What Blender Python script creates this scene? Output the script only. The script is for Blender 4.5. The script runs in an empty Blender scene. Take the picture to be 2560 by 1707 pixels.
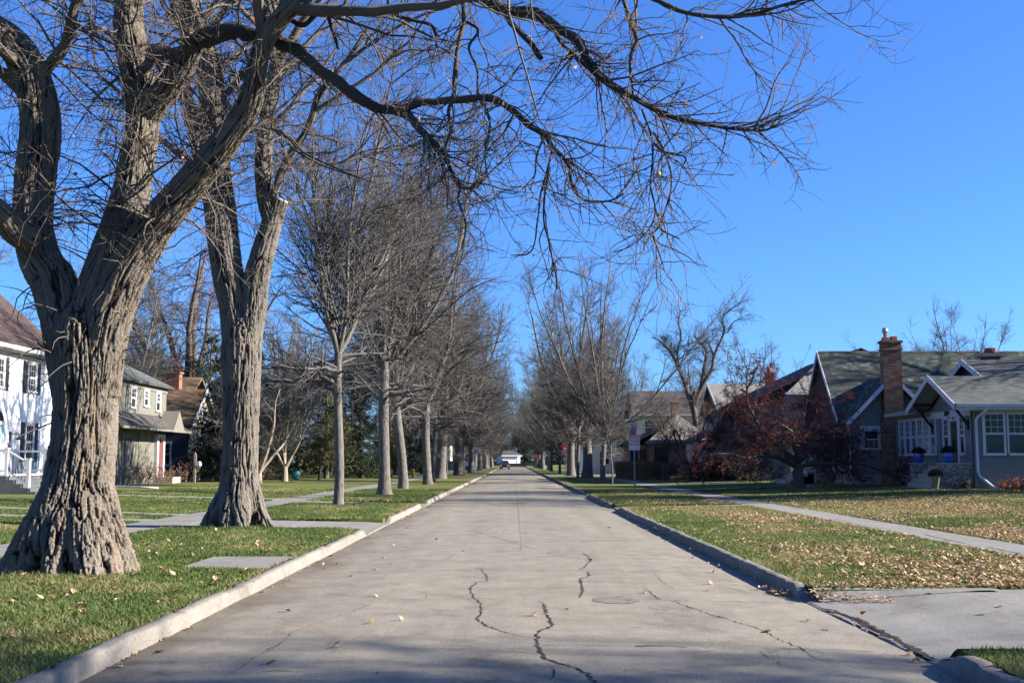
import bpy, math, random
import numpy as np
from mathutils import Vector, Matrix
from mathutils.kdtree import KDTree

S = bpy.context.scene
COL = S.collection
R = math.radians

# ------------------------------------------------------------------ camera, sky, sun, exposure
CAM_H = 1.65
FPX = 2844.0                      # focal length in photo pixels (2560 wide)
PITCH = math.atan((1153 - 853.5) / FPX)
YAW = 4.0 / FPX
cam_d = bpy.data.cameras.new("camera")
cam_d.lens = FPX / 2560 * 36.0
cam_d.sensor_width = 36.0
cam_d.clip_start = 0.1
cam_d.clip_end = 4000
cam = bpy.data.objects.new("camera", cam_d)
COL.objects.link(cam)
cam.location = (0, 0, CAM_H)
cam.rotation_euler = (math.pi / 2 + PITCH, 0, YAW)
S.camera = cam

SUN_EL = R(25.0)
SUN_AZ = R(3.5)                   # degrees towards the camera from the street's right-hand side
sdir = Vector((math.cos(SUN_EL) * math.cos(SUN_AZ), -math.cos(SUN_EL) * math.sin(SUN_AZ), math.sin(SUN_EL)))
sun_d = bpy.data.lights.new("sun", 'SUN')
sun_d.energy = 5.0
sun_d.angle = R(0.53)
sun_d.color = (1.0, 0.93, 0.83)
sun = bpy.data.objects.new("sun", sun_d)
COL.objects.link(sun)
sun.rotation_euler = sdir.to_track_quat('Z', 'Y').to_euler()
sun.location = (60, -10, 60)

W = bpy.data.worlds.new("World")
S.world = W
W.use_nodes = True
wn = W.node_tree
bg = wn.nodes['Background']
sky = wn.nodes.new('ShaderNodeTexSky')
sky.sky_type = 'NISHITA'
sky.sun_disc = False
sky.sun_elevation = SUN_EL
sky.sun_rotation = math.atan2(sdir.x, sdir.y)
sky.altitude = 300
sky.air_density = 1.0
sky.dust_density = 0.9
sky.ozone_density = 2.6
tint = wn.nodes.new('ShaderNodeMix')          # polarised-looking deep blue of the autumn sky
tint.data_type = 'RGBA'; tint.blend_type = 'MULTIPLY'
tint.inputs[0].default_value = 1.0
tint.inputs[7].default_value = (0.42, 0.78, 1.42, 1)
wn.links.new(sky.outputs[0], tint.inputs[6])
wn.links.new(tint.outputs[2], bg.inputs[0])
bg.inputs[1].default_value = 0.05
S.view_settings.view_transform = 'Standard'
S.view_settings.look = 'None'
S.view_settings.gamma = 1.0
S.view_settings.use_curve_mapping = False
S.view_settings.exposure = 1.88

# ------------------------------------------------------------------ helpers
def _ray(u, v):
    cx = (u - 1280) / FPX
    cy = (853.5 - v) / FPX
    cp, sp = math.cos(PITCH), math.sin(PITCH)
    d = np.array([cx, cp - sp * cy, sp + cp * cy])
    c, s = math.cos(YAW), math.sin(YAW)
    return np.array([c * d[0] - s * d[1], s * d[0] + c * d[1], d[2]])

def px(u, v, Y):
    """world point seen at photo pixel (u, v) at the distance Y along the street"""
    d = _ray(u, v)
    t = Y / d[1]
    return np.array([0, 0, CAM_H]) + d * t

def gnd(u, v, g=0.15):
    d = _ray(u, v)
    t = (g - CAM_H) / d[2]
    return np.array([0, 0, CAM_H]) + d * t

def lawn_z(x, y):
    """height of the ground (without the road trough)"""
    x = np.asarray(x, float); y = np.asarray(y, float)
    z = np.full(np.broadcast(x, y).shape, 0.14)
    z = z + np.clip((x - 9.5) / 9.0, 0, 1) * 0.26
    z = z + np.clip((-x - 9.5) / 10.0, 0, 1) * 0.19
    return z

def lz(x, y):
    return float(lawn_z(x, y))

def srgb(r, g, b):
    f = lambda c: (c / 255 / 12.92) if c <= 10 else ((c / 255 + 0.055) / 1.055) ** 2.4
    return (f(r), f(g), f(b), 1)

def tag(o, label=None, cat=None, group=None, kind=None):
    if label: o['label'] = label
    if cat: o['category'] = cat
    if group: o['group'] = group
    if kind: o['kind'] = kind
    return o

def thing(name, label, cat, loc=(0, 0, 0), rz=0.0, group=None):
    o = bpy.data.objects.new(name, None)
    COL.objects.link(o)
    o.empty_display_size = 0.3
    o.location = loc
    o.rotation_euler = (0, 0, rz)
    return tag(o, label, cat, group)

def copy_tree(o, parent=None):
    c = o.copy()
    COL.objects.link(c)
    if parent is not None:
        c.parent = parent
    for ch in o.children:
        copy_tree(ch, c)
    return c

def face_uv(me):
    """metric UVs: u horizontal along each face, v up the slope"""
    n = len(me.polygons)
    if n == 0: return
    nor = np.empty(n * 3, np.float32); me.polygons.foreach_get('normal', nor); nor = nor.reshape(-1, 3)
    lt = np.empty(n, np.int32); me.polygons.foreach_get('loop_total', lt)
    nl = len(me.loops)
    vi = np.empty(nl, np.int32); me.loops.foreach_get('vertex_index', vi)
    co = np.empty(len(me.vertices) * 3, np.float32); me.vertices.foreach_get('co', co); co = co.reshape(-1, 3)
    u = np.stack([-nor[:, 1], nor[:, 0], np.zeros(n)], 1)
    ln = np.linalg.norm(u, axis=1)
    flat = ln < 0.05
    u[flat] = (1, 0, 0); ln[flat] = 1
    u /= ln[:, None]
    v = np.cross(nor, u)
    v[flat] = (0, 1, 0)
    fu = np.repeat(u, lt, 0); fv = np.repeat(v, lt, 0)
    c = co[vi]
    uv = np.stack([(c * fu).sum(1), (c * fv).sum(1)], 1).astype(np.float32)
    lay = me.uv_layers.new(name='UVMap')
    lay.data.foreach_set('uv', uv.ravel())

class MB:
    """collects faces (in the local space of the parent) and links them as ONE mesh object"""
    def __init__(s):
        s.v = []; s.f = []; s.m = []; s.n = 0; s.sm = []
    def add(s, V, F, m=0, smooth=False):
        s.v.append(np.asarray(V, float).reshape(-1, 3))
        for f in F:
            s.f.append([i + s.n for i in f]); s.m.append(m); s.sm.append(smooth)
        s.n += len(s.v[-1])
        return s
    def box(s, a, b, m=0, bev=0.0):
        x0, y0, z0 = [min(p, q) for p, q in zip(a, b)]
        x1, y1, z1 = [max(p, q) for p, q in zip(a, b)]
        V = [(x0, y0, z0), (x1, y0, z0), (x1, y1, z0), (x0, y1, z0), (x0, y0, z1), (x1, y0, z1), (x1, y1, z1), (x0, y1, z1)]
        F = [(3, 2, 1, 0), (4, 5, 6, 7), (0, 1, 5, 4), (1, 2, 6, 5), (2, 3, 7, 6), (3, 0, 4, 7)]
        return s.add(V, F, m)
    def prism(s, poly, d, m=0):
        """closed prism: poly is a list of 3d points (one planar loop), d the extrusion vector"""
        P = np.asarray(poly, float); n = len(P)
        V = np.concatenate([P, P + np.asarray(d, float)])
        F = [tuple(range(n))[::-1], tuple(range(n, 2 * n))] + [(i, (i + 1) % n, n + (i + 1) % n, n + i) for i in range(n)]
        return s.add(V, F, m)
    def quad(s, pts, m=0):
        return s.add(pts, [tuple(range(len(pts)))], m)
    def tube(s, pts, r, sides=8, m=0, caps=True):
        pts = np.asarray(pts, float); k = len(pts)
        r = np.broadcast_to(np.asarray(r, float), (k,))
        V, F = tube_arrays(pts[None], r[None], sides)
        F = [tuple(f) for f in F]
        if caps:
            F.append(tuple(range(sides))[::-1]); F.append(tuple(range((k - 1) * sides, k * sides)))
        return s.add(V, F, m, True)
    def lathe(s, prof, c=(0, 0, 0), sides=20, m=0):
        V = []; F = []
        for r, z in prof:
            for i in range(sides):
                a = 2 * math.pi * i / sides
                V.append((c[0] + r * math.cos(a), c[1] + r * math.sin(a), c[2] + z))
        for k in range(len(prof) - 1):
            for i in range(sides):
                j = (i + 1) % sides
                F.append((k * sides + i, k * sides + j, (k + 1) * sides + j, (k + 1) * sides + i))
        F.append(tuple(range(sides))[::-1]); F.append(tuple(range((len(prof) - 1) * sides, len(prof) * sides)))
        return s.add(V, F, m, True)
    def build(s, name, mats, parent=None, uv=True):
        me = bpy.data.meshes.new(name)
        V = np.concatenate(s.v) if s.v else np.zeros((0, 3))
        me.from_pydata(V.tolist(), [], s.f)
        if not isinstance(mats, (list, tuple)): mats = [mats]
        for mt in mats: me.materials.append(mt)
        me.polygons.foreach_set('material_index', s.m)
        me.polygons.foreach_set('use_smooth', s.sm)
        me.update()
        if uv: face_uv(me)
        o = bpy.data.objects.new(name, me)
        COL.objects.link(o)
        if parent is not None: o.parent = parent
        return o

def np_mesh(name, V, F, mats, parent=None, smooth=True, attrs=None, mi=None):
    """fast mesh from numpy arrays; F (n,3) or (n,4)"""
    V = np.ascontiguousarray(V, np.float32); F = np.ascontiguousarray(F, np.int32)
    me = bpy.data.meshes.new(name)
    me.vertices.add(len(V)); me.vertices.foreach_set('co', V.ravel())
    k = F.shape[1]
    me.loops.add(F.size); me.loops.foreach_set('vertex_index', F.ravel())
    me.polygons.add(len(F))
    me.polygons.foreach_set('loop_start', np.arange(0, F.size, k, dtype=np.int32))
    me.polygons.foreach_set('loop_total', np.full(len(F), k, np.int32))
    me.polygons.foreach_set('use_smooth', np.full(len(F), smooth))
    if not isinstance(mats, (list, tuple)): mats = [mats]
    for mt in mats: me.materials.append(mt)
    if mi is not None: me.polygons.foreach_set('material_index', np.ascontiguousarray(mi, np.int32))
    for an, (typ, arr) in (attrs or {}).items():
        a = me.attributes.new(an, typ, 'POINT')
        arr = np.ascontiguousarray(arr, np.float32)
        a.data.foreach_set({'FLOAT': 'value', 'FLOAT_VECTOR': 'vector', 'FLOAT_COLOR': 'color'}[typ], arr.ravel())
    me.update(calc_edges=True)
    o = bpy.data.objects.new(name, me)
    COL.objects.link(o)
    if parent is not None: o.parent = parent
    return o

def _norm(a):
    return a / np.maximum(np.linalg.norm(a, axis=-1, keepdims=True), 1e-9)

def tube_arrays(P, Rr, S_, base=0):
    """P (N,K,3), Rr (N,K) -> verts, quads of N open tubes with S_ sides"""
    N, K, _ = P.shape
    T = np.empty_like(P)
    T[:, 1:-1] = P[:, 2:] - P[:, :-2]; T[:, 0] = P[:, 1] - P[:, 0]; T[:, -1] = P[:, -1] - P[:, -2]
    T = _norm(T)
    avg = _norm(P[:, -1] - P[:, 0] + 1e-6)
    ref = np.where(np.abs(avg[:, 2:3]) > 0.75, np.array([[1.0, 0.13, 0.05]]), np.array([[0.05, 0.1, 1.0]]))
    e1 = _norm(np.cross(T, ref[:, None, :]))
    e2 = np.cross(T, e1)
    a = np.arange(S_) * 2 * math.pi / S_
    ring = np.cos(a)[None, None, :, None] * e1[:, :, None, :] + np.sin(a)[None, None, :, None] * e2[:, :, None, :]
    V = P[:, :, None, :] + ring * Rr[:, :, None, None]
    n, k, s = np.meshgrid(np.arange(N), np.arange(K - 1), np.arange(S_), indexing='ij')
    s2 = (s + 1) % S_
    i = lambda kk, ss: (n * K + kk) * S_ + ss + base
    F = np.stack([i(k, s), i(k, s2), i(k + 1, s2), i(k + 1, s)], -1).reshape(-1, 4)
    return V.reshape(-1, 3), F

def tubes_mesh(name, sets, mat, parent=None, extra=None):
    """sets: list of (P, R, sides)"""
    Vs, Fs, ms, b = [], [], [], 0
    for P, Rr, sd, *mi in sets:
        if len(P) == 0: continue
        V, F = tube_arrays(P, Rr, sd, b)
        Vs.append(V); Fs.append(F); b += len(V); ms.append(np.full(len(F), mi[0] if mi else 0))
    return np_mesh(name, np.concatenate(Vs), np.concatenate(Fs), mat, parent, mi=np.concatenate(ms))

# hash value noise, vectorised
def _hash(ix, iy, iz, seed):
    h = (ix.astype(np.int64) * 374761393 + iy.astype(np.int64) * 668265263 + iz.astype(np.int64) * 2147483647 + seed * 974711) & 0xFFFFFFFF
    h = ((h ^ (h >> 13)) * 1274126177) & 0xFFFFFFFF
    h = ((h ^ (h >> 16)) * 2246822519) & 0xFFFFFFFF
    h = h ^ (h >> 15)
    return (h & 0xFFFFFF) / float(0xFFFFFF)

def vnoise(p, seed=0):
    p = np.asarray(p, float)
    i = np.floor(p); f = p - i
    f = f * f * (3 - 2 * f)
    ix, iy, iz = i[..., 0], i[..., 1], i[..., 2]
    r = 0
    for dx in (0, 1):
        wx = f[..., 0] if dx else 1 - f[..., 0]
        for dy in (0, 1):
            wy = f[..., 1] if dy else 1 - f[..., 1]
            for dz in (0, 1):
                wz = f[..., 2] if dz else 1 - f[..., 2]
                r = r + wx * wy * wz * _hash(ix + dx, iy + dy, iz + dz, seed)
    return r * 2 - 1

def spline(pts, k):
    """Catmull-Rom resample of (n, d) points to k points, even in arc length"""
    pts = np.asarray(pts, float)
    P = np.concatenate([[2 * pts[0] - pts[1]], pts, [2 * pts[-1] - pts[-2]]])
    out = []
    for i in range(1, len(P) - 2):
        t = np.linspace(0, 1, 16, endpoint=False)[:, None]
        p0, p1, p2, p3 = P[i - 1], P[i], P[i + 1], P[i + 2]
        out.append(0.5 * ((2 * p1) + (-p0 + p2) * t + (2 * p0 - 5 * p1 + 4 * p2 - p3) * t ** 2 + (-p0 + 3 * p1 - 3 * p2 + p3) * t ** 3))
    out.append(pts[-1][None])
    Q = np.concatenate(out)
    d = np.r_[0, np.cumsum(np.linalg.norm(np.diff(Q[:, :3], axis=0), axis=1))]
    s = np.linspace(0, d[-1], k)
    return np.stack([np.interp(s, d, Q[:, j]) for j in range(Q.shape[1])], 1)
# ------------------------------------------------------------------ materials
def mat(name, rough=0.9, spec=0.3):
    m = bpy.data.materials.new(name)
    m.use_nodes = True
    nt = m.node_tree
    b = nt.nodes['Principled BSDF']
    b.inputs['Roughness'].default_value = rough
    b.inputs['Specular IOR Level'].default_value = spec
    return m, nt, b

def N(nt, typ, **kw):
    n = nt.nodes.new(typ)
    for k, v in kw.items():
        if k.startswith('i_'):
            key = k[2:]
            key = int(key) if key.isdigit() else key.replace('_', ' ')
            n.inputs[key].default_value = v
        else:
            setattr(n, k, v)
    return n

def L(nt, a, b): nt.links.new(a, b)

def coord(nt, kind='Object', scale=(1, 1, 1), attr=None):
    if attr:
        a = N(nt, 'ShaderNodeAttribute', attribute_name=attr); o = a.outputs['Vector']
    else:
        o = N(nt, 'ShaderNodeTexCoord').outputs[kind]
    mp = N(nt, 'ShaderNodeMapping')
    mp.inputs['Scale'].default_value = scale
    L(nt, o, mp.inputs[0])
    return mp.outputs[0]

def noise(nt, co, scale, detail=4, rough=0.55, dist=0.0):
    n = N(nt, 'ShaderNodeTexNoise')
    n.inputs['Scale'].default_value = scale; n.inputs['Detail'].default_value = detail
    n.inputs['Roughness'].default_value = rough; n.inputs['Distortion'].default_value = dist
    L(nt, co, n.inputs['Vector'])
    return n.outputs[0]

def ramp(nt, fac, stops, interp='LINEAR'):
    r = N(nt, 'ShaderNodeValToRGB')
    r.color_ramp.interpolation = interp
    el = r.color_ramp.elements
    while len(el) < len(stops): el.new(0.5)
    for e, (p, c) in zip(el, stops):
        e.position = p
        e.color = c if len(c) == 4 else (*c, 1)
    L(nt, fac, r.inputs[0])
    return r.outputs[0]

def mix(nt, fac, a, b, typ='MIX'):
    m = N(nt, 'ShaderNodeMix', data_type='RGBA', blend_type=typ)
    for sock, v in ((m.inputs[0], fac), (m.inputs[6], a), (m.inputs[7], b)):
        if hasattr(v, 'links'): L(nt, v, sock)
        elif isinstance(v, (int, float)): sock.default_value = v
        else: sock.default_value = v if len(v) == 4 else (*v, 1)
    return m.outputs[2]

def mth(nt, op, a, b=None, clamp=False):
    m = N(nt, 'ShaderNodeMath', operation=op, use_clamp=clamp)
    for i, v in enumerate((a, b)):
        if v is None: continue
        if hasattr(v, 'links'): L(nt, v, m.inputs[i])
        else: m.inputs[i].default_value = v
    return m.outputs[0]

def bump(nt, b, h, strength=0.5, dist=0.02):
    n = N(nt, 'ShaderNodeBump')
    n.inputs['Strength'].default_value = strength; n.inputs['Distance'].default_value = dist
    L(nt, h, n.inputs['Height']); L(nt, n.outputs[0], b.inputs['Normal'])

def plain(name, col, rough=0.6, spec=0.4, var=0.12, scale=3.0, metal=0.0):
    m, nt, b = mat(name, rough, spec)
    co = coord(nt)
    n = noise(nt, co, scale, 5)
    c = np.array(col[:3])
    L(nt, ramp(nt, n, [(0.3, tuple(c * (1 - var))), (0.7, tuple(np.minimum(c * (1 + var), 1)))]), b.inputs['Base Color'])
    b.inputs['Metallic'].default_value = metal
    return m

def concrete(name, base, dark, stain, joints=None, warm=(0.30, 0.22, 0.15)):
    m, nt, b = mat(name, 0.92, 0.25)
    co = coord(nt)
    big = noise(nt, co, 0.22, 6, 0.6, 0.6)
    med = noise(nt, co, 2.1, 7, 0.65)
    fine = noise(nt, co, 55, 3, 0.7)
    c = ramp(nt, med, [(0.28, dark), (0.72, base)])
    c = mix(nt, ramp(nt, big, [(0.42, (0, 0, 0)), (0.75, (0.55, 0.55, 0.55))]), c, stain)
    pat = noise(nt, coord(nt, scale=(1.6, 0.35, 1)), 1.0, 6, 0.7, 0.8)
    c = mix(nt, ramp(nt, pat, [(0.60, (0, 0, 0)), (0.78, (0.5, 0.5, 0.5))]), c, warm)
    lane = noise(nt, coord(nt, scale=(1.3, 0.05, 1)), 1.0, 5, 0.6, 0.3)
    c = mix(nt, 0.8, c, ramp(nt, lane, [(0.3, (0.80, 0.79, 0.78)), (0.7, (1.12, 1.12, 1.12))]), 'MULTIPLY')
    blot = noise(nt, coord(nt, scale=(1, 0.7, 1)), 0.9, 8, 0.72, 1.2)
    c = mix(nt, 0.9, c, ramp(nt, blot, [(0.33, (0.70, 0.68, 0.66)), (0.46, (1, 1, 1)), (0.62, (1.05, 1.05, 1.05)), (0.72, (1.18, 1.17, 1.14))]), 'MULTIPLY')
    agg = ramp(nt, fine, [(0.28, (0.45, 0.44, 0.43)), (0.48, (1, 1, 1)), (0.72, (1.5, 1.5, 1.5))])
    c = mix(nt, 0.75, c, agg, 'MULTIPLY')
    v = N(nt, 'ShaderNodeTexVoronoi'); v.inputs['Scale'].default_value = 9.0
    L(nt, co, v.inputs['Vector'])
    pit = ramp(nt, v.outputs['Distance'], [(0.03, (0.45, 0.42, 0.4)), (0.09, (1, 1, 1))])
    c = mix(nt, 0.5, c, pit, 'MULTIPLY')
    L(nt, c, b.inputs['Base Color'])
    h = mth(nt, 'ADD', mth(nt, 'MULTIPLY', fine, 0.4), med)
    bump(nt, b, h, 0.6, 0.016)
    return m

M = {}
def gutter_dirt(m):
    nt = m.node_tree; b = nt.nodes['Principled BSDF']; src = b.inputs['Base Color'].links[0].from_socket
    sx = N(nt, 'ShaderNodeSeparateXYZ'); L(nt, N(nt, 'ShaderNodeTexCoord').outputs['Object'], sx.inputs[0])
    n = noise(nt, coord(nt, scale=(1, .45, 1)), 1.1, 7, .7, .6)
    f = mth(nt, 'ADD', mth(nt, 'MULTIPLY', sx.outputs[0], 0.75), mth(nt, 'MULTIPLY', n, 2.4))
    k = ramp(nt, mth(nt, 'ADD', mth(nt, 'MULTIPLY', f, 0.5), 0.75), [(0.0, (.85, .85, .85)), (0.42, (0, 0, 0))])
    L(nt, mix(nt, k, src, (0.082, 0.064, 0.046)), b.inputs['Base Color'])
M['road'] = concrete('street_concrete', (0.226, 0.203, 0.160), (0.146, 0.130, 0.101), (0.168, 0.149, 0.116), warm=(0.125, 0.100, 0.072))
gutter_dirt(M['road'])
M['kerb'] = concrete('kerb_concrete', (0.215, 0.195, 0.165), (0.13, 0.116, 0.10), (0.16, 0.143, 0.122), warm=(0.22, 0.19, 0.16))
M['walk'] = concrete('sidewalk_concrete', (0.200, 0.190, 0.170), (0.150, 0.142, 0.126), (0.162, 0.154, 0.140), warm=(0.13, 0.118, 0.10))
M['crack'] = plain('crack_dirt', (0.045, 0.036, 0.03), 1.0, 0.1, 0.4, 20)
M['joint'] = plain('joint_filler', (0.085, 0.073, 0.06), 1.0, 0.1, 0.3, 20)
M['patch'] = plain('tar_patch', (0.150, 0.137, 0.112), 1.0, 0.05, 0.35, 14)

def grass_ground():
    m, nt, b = mat('lawn', 1.0, 0.1)
    co = coord(nt)
    big = noise(nt, co, 0.16, 5, 0.6, 0.5)
    med = noise(nt, co, 1.4, 6, 0.65)
    fine = noise(nt, coord(nt, scale=(1, 1, 1)), 38, 4, 0.8)
    c = ramp(nt, med, [(0.25, (0.062, 0.080, 0.024)), (0.55, (0.105, 0.122, 0.038)), (0.8, (0.15, 0.145, 0.055))])
    c = mix(nt, ramp(nt, big, [(0.45, (0, 0, 0)), (0.72, (0.6, 0.6, 0.6))]), c, (0.135, 0.125, 0.055))
    c = mix(nt, 0.8, c, ramp(nt, fine, [(0.3, (0.5, 0.5, 0.5)), (0.7, (1.4, 1.4, 1.3))]), 'MULTIPLY')
    L(nt, c, b.inputs['Base Color'])
    bump(nt, b, mth(nt, 'ADD', fine, med), 0.8, 0.05)
    return m
M['lawn'] = grass_ground()

def tinted(name, lo, hi, rough=0.8, trans=0.0, mid=None):
    """colour picked per leaf / blade by the float attribute 'tint'"""
    m, nt, b = mat(name, rough, 0.25)
    a = N(nt, 'ShaderNodeAttribute', attribute_name='tint')
    st = [(0.0, lo), (1.0, hi)] if mid is None else [(0.0, lo), (0.5, mid), (1.0, hi)]
    c = ramp(nt, a.outputs['Fac'], st)
    L(nt, c, b.inputs['Base Color'])
    if trans:
        t = N(nt, 'ShaderNodeBsdfTranslucent'); L(nt, c, t.inputs[0])
        ms = N(nt, 'ShaderNodeMixShader', i_0=trans)
        L(nt, b.outputs[0], ms.inputs[1]); L(nt, t.outputs[0], ms.inputs[2])
        L(nt, ms.outputs[0], nt.nodes['Material Output'].inputs[0])
    return m
M['blade'] = tinted('grass_blade', (0.058, 0.092, 0.022), (0.25, 0.215, 0.095), 0.85, 0.35, (0.108, 0.142, 0.040))
M['fallen'] = tinted('fallen_leaf', (0.11, 0.048, 0.02), (0.60, 0.46, 0.28), 0.8, 0.2, (0.42, 0.28, 0.15))
M['dryleaf'] = tinted('hanging_leaf', (0.20, 0.07, 0.03), (0.42, 0.26, 0.14), 0.7, 0.3)

def bark_hero(name, ridge, furrow, tan, tan_amt):
    m, nt, b = mat(name, 0.95, 0.15)
    co = coord(nt, attr='bark')
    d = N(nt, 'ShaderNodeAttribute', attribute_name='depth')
    n1 = noise(nt, coord(nt, attr='bark', scale=(1, 1, 0.16)), 22, 6, 0.65, 0.4)
    n2 = noise(nt, co, 1.1, 5, 0.6)
    n3 = noise(nt, coord(nt, attr='bark', scale=(1, 1, 0.3)), 75, 4, 0.7)
    n4 = noise(nt, coord(nt, attr='bark', scale=(1, 1, 0.09)), 5.0, 5, 0.6, 0.5)
    c = mix(nt, ramp(nt, n1, [(0.3, (0, 0, 0)), (0.65, (1, 1, 1))]), tuple(np.array(ridge) * 0.62), ridge)
    c = mix(nt, ramp(nt, n4, [(0.5, (0, 0, 0)), (0.75, (tan_amt,) * 3)]), c, tan)
    c = mix(nt, ramp(nt, n2, [(0.45, (0, 0, 0)), (0.7, (0.75, 0.75, 0.75))]), c, tuple(np.array(ridge) * np.array((0.58, 0.58, 0.57))))
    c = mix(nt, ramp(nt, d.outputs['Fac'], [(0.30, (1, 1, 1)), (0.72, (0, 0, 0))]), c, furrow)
    c = mix(nt, 0.7, c, ramp(nt, n3, [(0.3, (0.6, 0.6, 0.6)), (0.7, (1.3, 1.3, 1.3))]), 'MULTIPLY')
    L(nt, c, b.inputs['Base Color'])
    bump(nt, b, mth(nt, 'ADD', n1, mth(nt, 'MULTIPLY', n3, 0.7)), 1.0, 0.05)
    return m
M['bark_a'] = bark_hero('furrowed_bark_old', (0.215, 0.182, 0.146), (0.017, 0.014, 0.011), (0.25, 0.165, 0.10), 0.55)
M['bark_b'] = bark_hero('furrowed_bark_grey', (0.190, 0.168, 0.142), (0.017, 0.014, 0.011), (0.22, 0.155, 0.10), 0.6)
M['cut_wood'] = plain('fresh_cut_wood', (0.40, 0.32, 0.21), 0.9, 0.1, 0.2, 12)

def bark_far(name, a, bcol):
    m, nt, b = mat(name, 0.95, 0.15)
    n1 = noise(nt, coord(nt, scale=(1, 1, 0.22)), 16, 6, 0.7, 0.3)
    n2 = noise(nt, coord(nt), 1.3, 4)
    c = ramp(nt, n1, [(0.34, bcol), (0.62, a)])
    c = mix(nt, ramp(nt, n2, [(0.4, (0, 0, 0)), (0.75, (0.5, 0.5, 0.5))]), c, tuple(np.array(a) * 0.7))
    L(nt, c, b.inputs['Base Color'])
    bump(nt, b, n1, 0.9, 0.05)
    return m
M['bark_grey'] = bark_far('street_tree_bark', (0.165, 0.150, 0.132), (0.055, 0.048, 0.042))
M['bark_dark'] = bark_far('dark_tree_bark', (0.12, 0.10, 0.085), (0.05, 0.042, 0.036))
M['bark_pale'] = bark_far('pale_tree_bark', (0.30, 0.25, 0.20), (0.15, 0.12, 0.095))

def twigmat(name, a, b_):
    m, nt, b = mat(name, 0.85, 0.2)
    n = noise(nt, coord(nt), 0.9, 4)
    L(nt, ramp(nt, n, [(0.3, a), (0.7, b_)]), b.inputs['Base Color'])
    bump(nt, b, noise(nt, coord(nt), 30, 4, .7), .8, .02)
    return m
M['twig_hero'] = twigmat('twig_bark_brown', (0.060, 0.048, 0.040), (0.15, 0.122, 0.10))
M['limb_dark'] = twigmat('limb_bark_dark', (0.030, 0.024, 0.02), (0.075, 0.06, 0.048))
M['twig'] = twigmat('twig_bark_grey', (0.058, 0.053, 0.049), (0.115, 0.105, 0.097))
M['twig_dark'] = twigmat('twig_bark_dark', (0.05, 0.035, 0.03), (0.10, 0.07, 0.06))
M['twig_red'] = twigmat('twig_bark_reddish', (0.12, 0.085, 0.07), (0.20, 0.14, 0.115))
# ------------------------------------------------------------------ ground, street, kerbs, pavements
rng = np.random.default_rng(11)
XL, XR = -3.27, 3.42              # kerb faces
Y_END = 318.0
CROSS = (115.5, 128.5)

def road_z(x):
    c = (XL + XR) / 2
    return 0.06 * (1 - ((x - c) / ((XR - XL) / 2)) ** 2)

# ground: one sheet to the horizon with a trough for the street
APRONS = [(-8, -3.0, 25.95, 30.35), (-8, -3.0, 41.25, 44.15), (3.0, 8, 9.45, 13.72), (3.0, 8, 38.3, 40.5), (3.0, 8, 53.3, 56.9)]
gx = np.r_[-900, -300, -120, -60, -40, -20, np.arange(-16, -8.1, 2.0), -7.98, -7.9, -6.5, -5, XL - 0.18, XL - 0.145, XR + 0.145, XR + 0.18, 5, 6.5, 7.9, 7.98, np.arange(9.5, 19.1, 1.5), 24, 40, 60, 120, 300, 900]
gy = np.r_[-60, np.arange(-10, 115, 5.0), 115, CROSS[0], CROSS[1], 129, np.arange(135, 330, 15.0), 400, 600, 1000, 2200]
gy = np.unique(np.r_[gy, [q + d for a in APRONS for q, d in ((a[2], 0), (a[2], .03), (a[3], 0), (a[3], -.03))]])
X_, Y_ = np.meshgrid(gx, gy)
Z_ = lawn_z(X_, Y_)
for a in APRONS:
    Z_ = np.where((X_ > a[0] + .06) & (X_ < a[1] - .06) & (Y_ > a[2] + .01) & (Y_ < a[3] - .01), -0.1, Z_) if a[0] < 0 else np.where((X_ > a[0] + .06) & (X_ < a[1] - .06) & (Y_ > a[2] + .01) & (Y_ < a[3] - .01), -0.1, Z_)
Z_ = np.where((X_ >= XL - 0.15) & (X_ <= XR + 0.15), -0.25, Z_)
Z_ = np.where((Y_ > 340) & (Z_ > 0), Z_ + 0.9, Z_)
nx, ny = len(gx), len(gy)
ii, jj = np.meshgrid(np.arange(nx - 1), np.arange(ny - 1))
F = np.stack([jj * nx + ii, jj * nx + ii + 1, (jj + 1) * nx + ii + 1, (jj + 1) * nx + ii], -1).reshape(-1, 4)
ground = np_mesh('ground', np.stack([X_, Y_, Z_], -1).reshape(-1, 3), F, M['lawn'], smooth=False)
tag(ground, 'mown lawn ground on both sides of the street', kind='structure')

# ---- street with its cracks, joints and a tar patch (one surface)
rx = np.linspace(XL - 0.02, XR + 0.02, 15)
ry = np.r_[np.arange(-12, 60, 3.0), np.arange(60, Y_END + 8, 8.0)]
X_, Y_ = np.meshgrid(rx, ry)
Vr = np.stack([X_, Y_, road_z(X_)], -1).reshape(-1, 3)
n1 = len(rx)
ii, jj = np.meshgrid(np.arange(n1 - 1), np.arange(len(ry) - 1))
Fr = np.stack([jj * n1 + ii, jj * n1 + ii + 1, (jj + 1) * n1 + ii + 1, (jj + 1) * n1 + ii], -1).reshape(-1, 4)
RV, RF, RM = [Vr], [Fr], [np.zeros(len(Fr), int)]
rbase = len(Vr)

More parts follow.
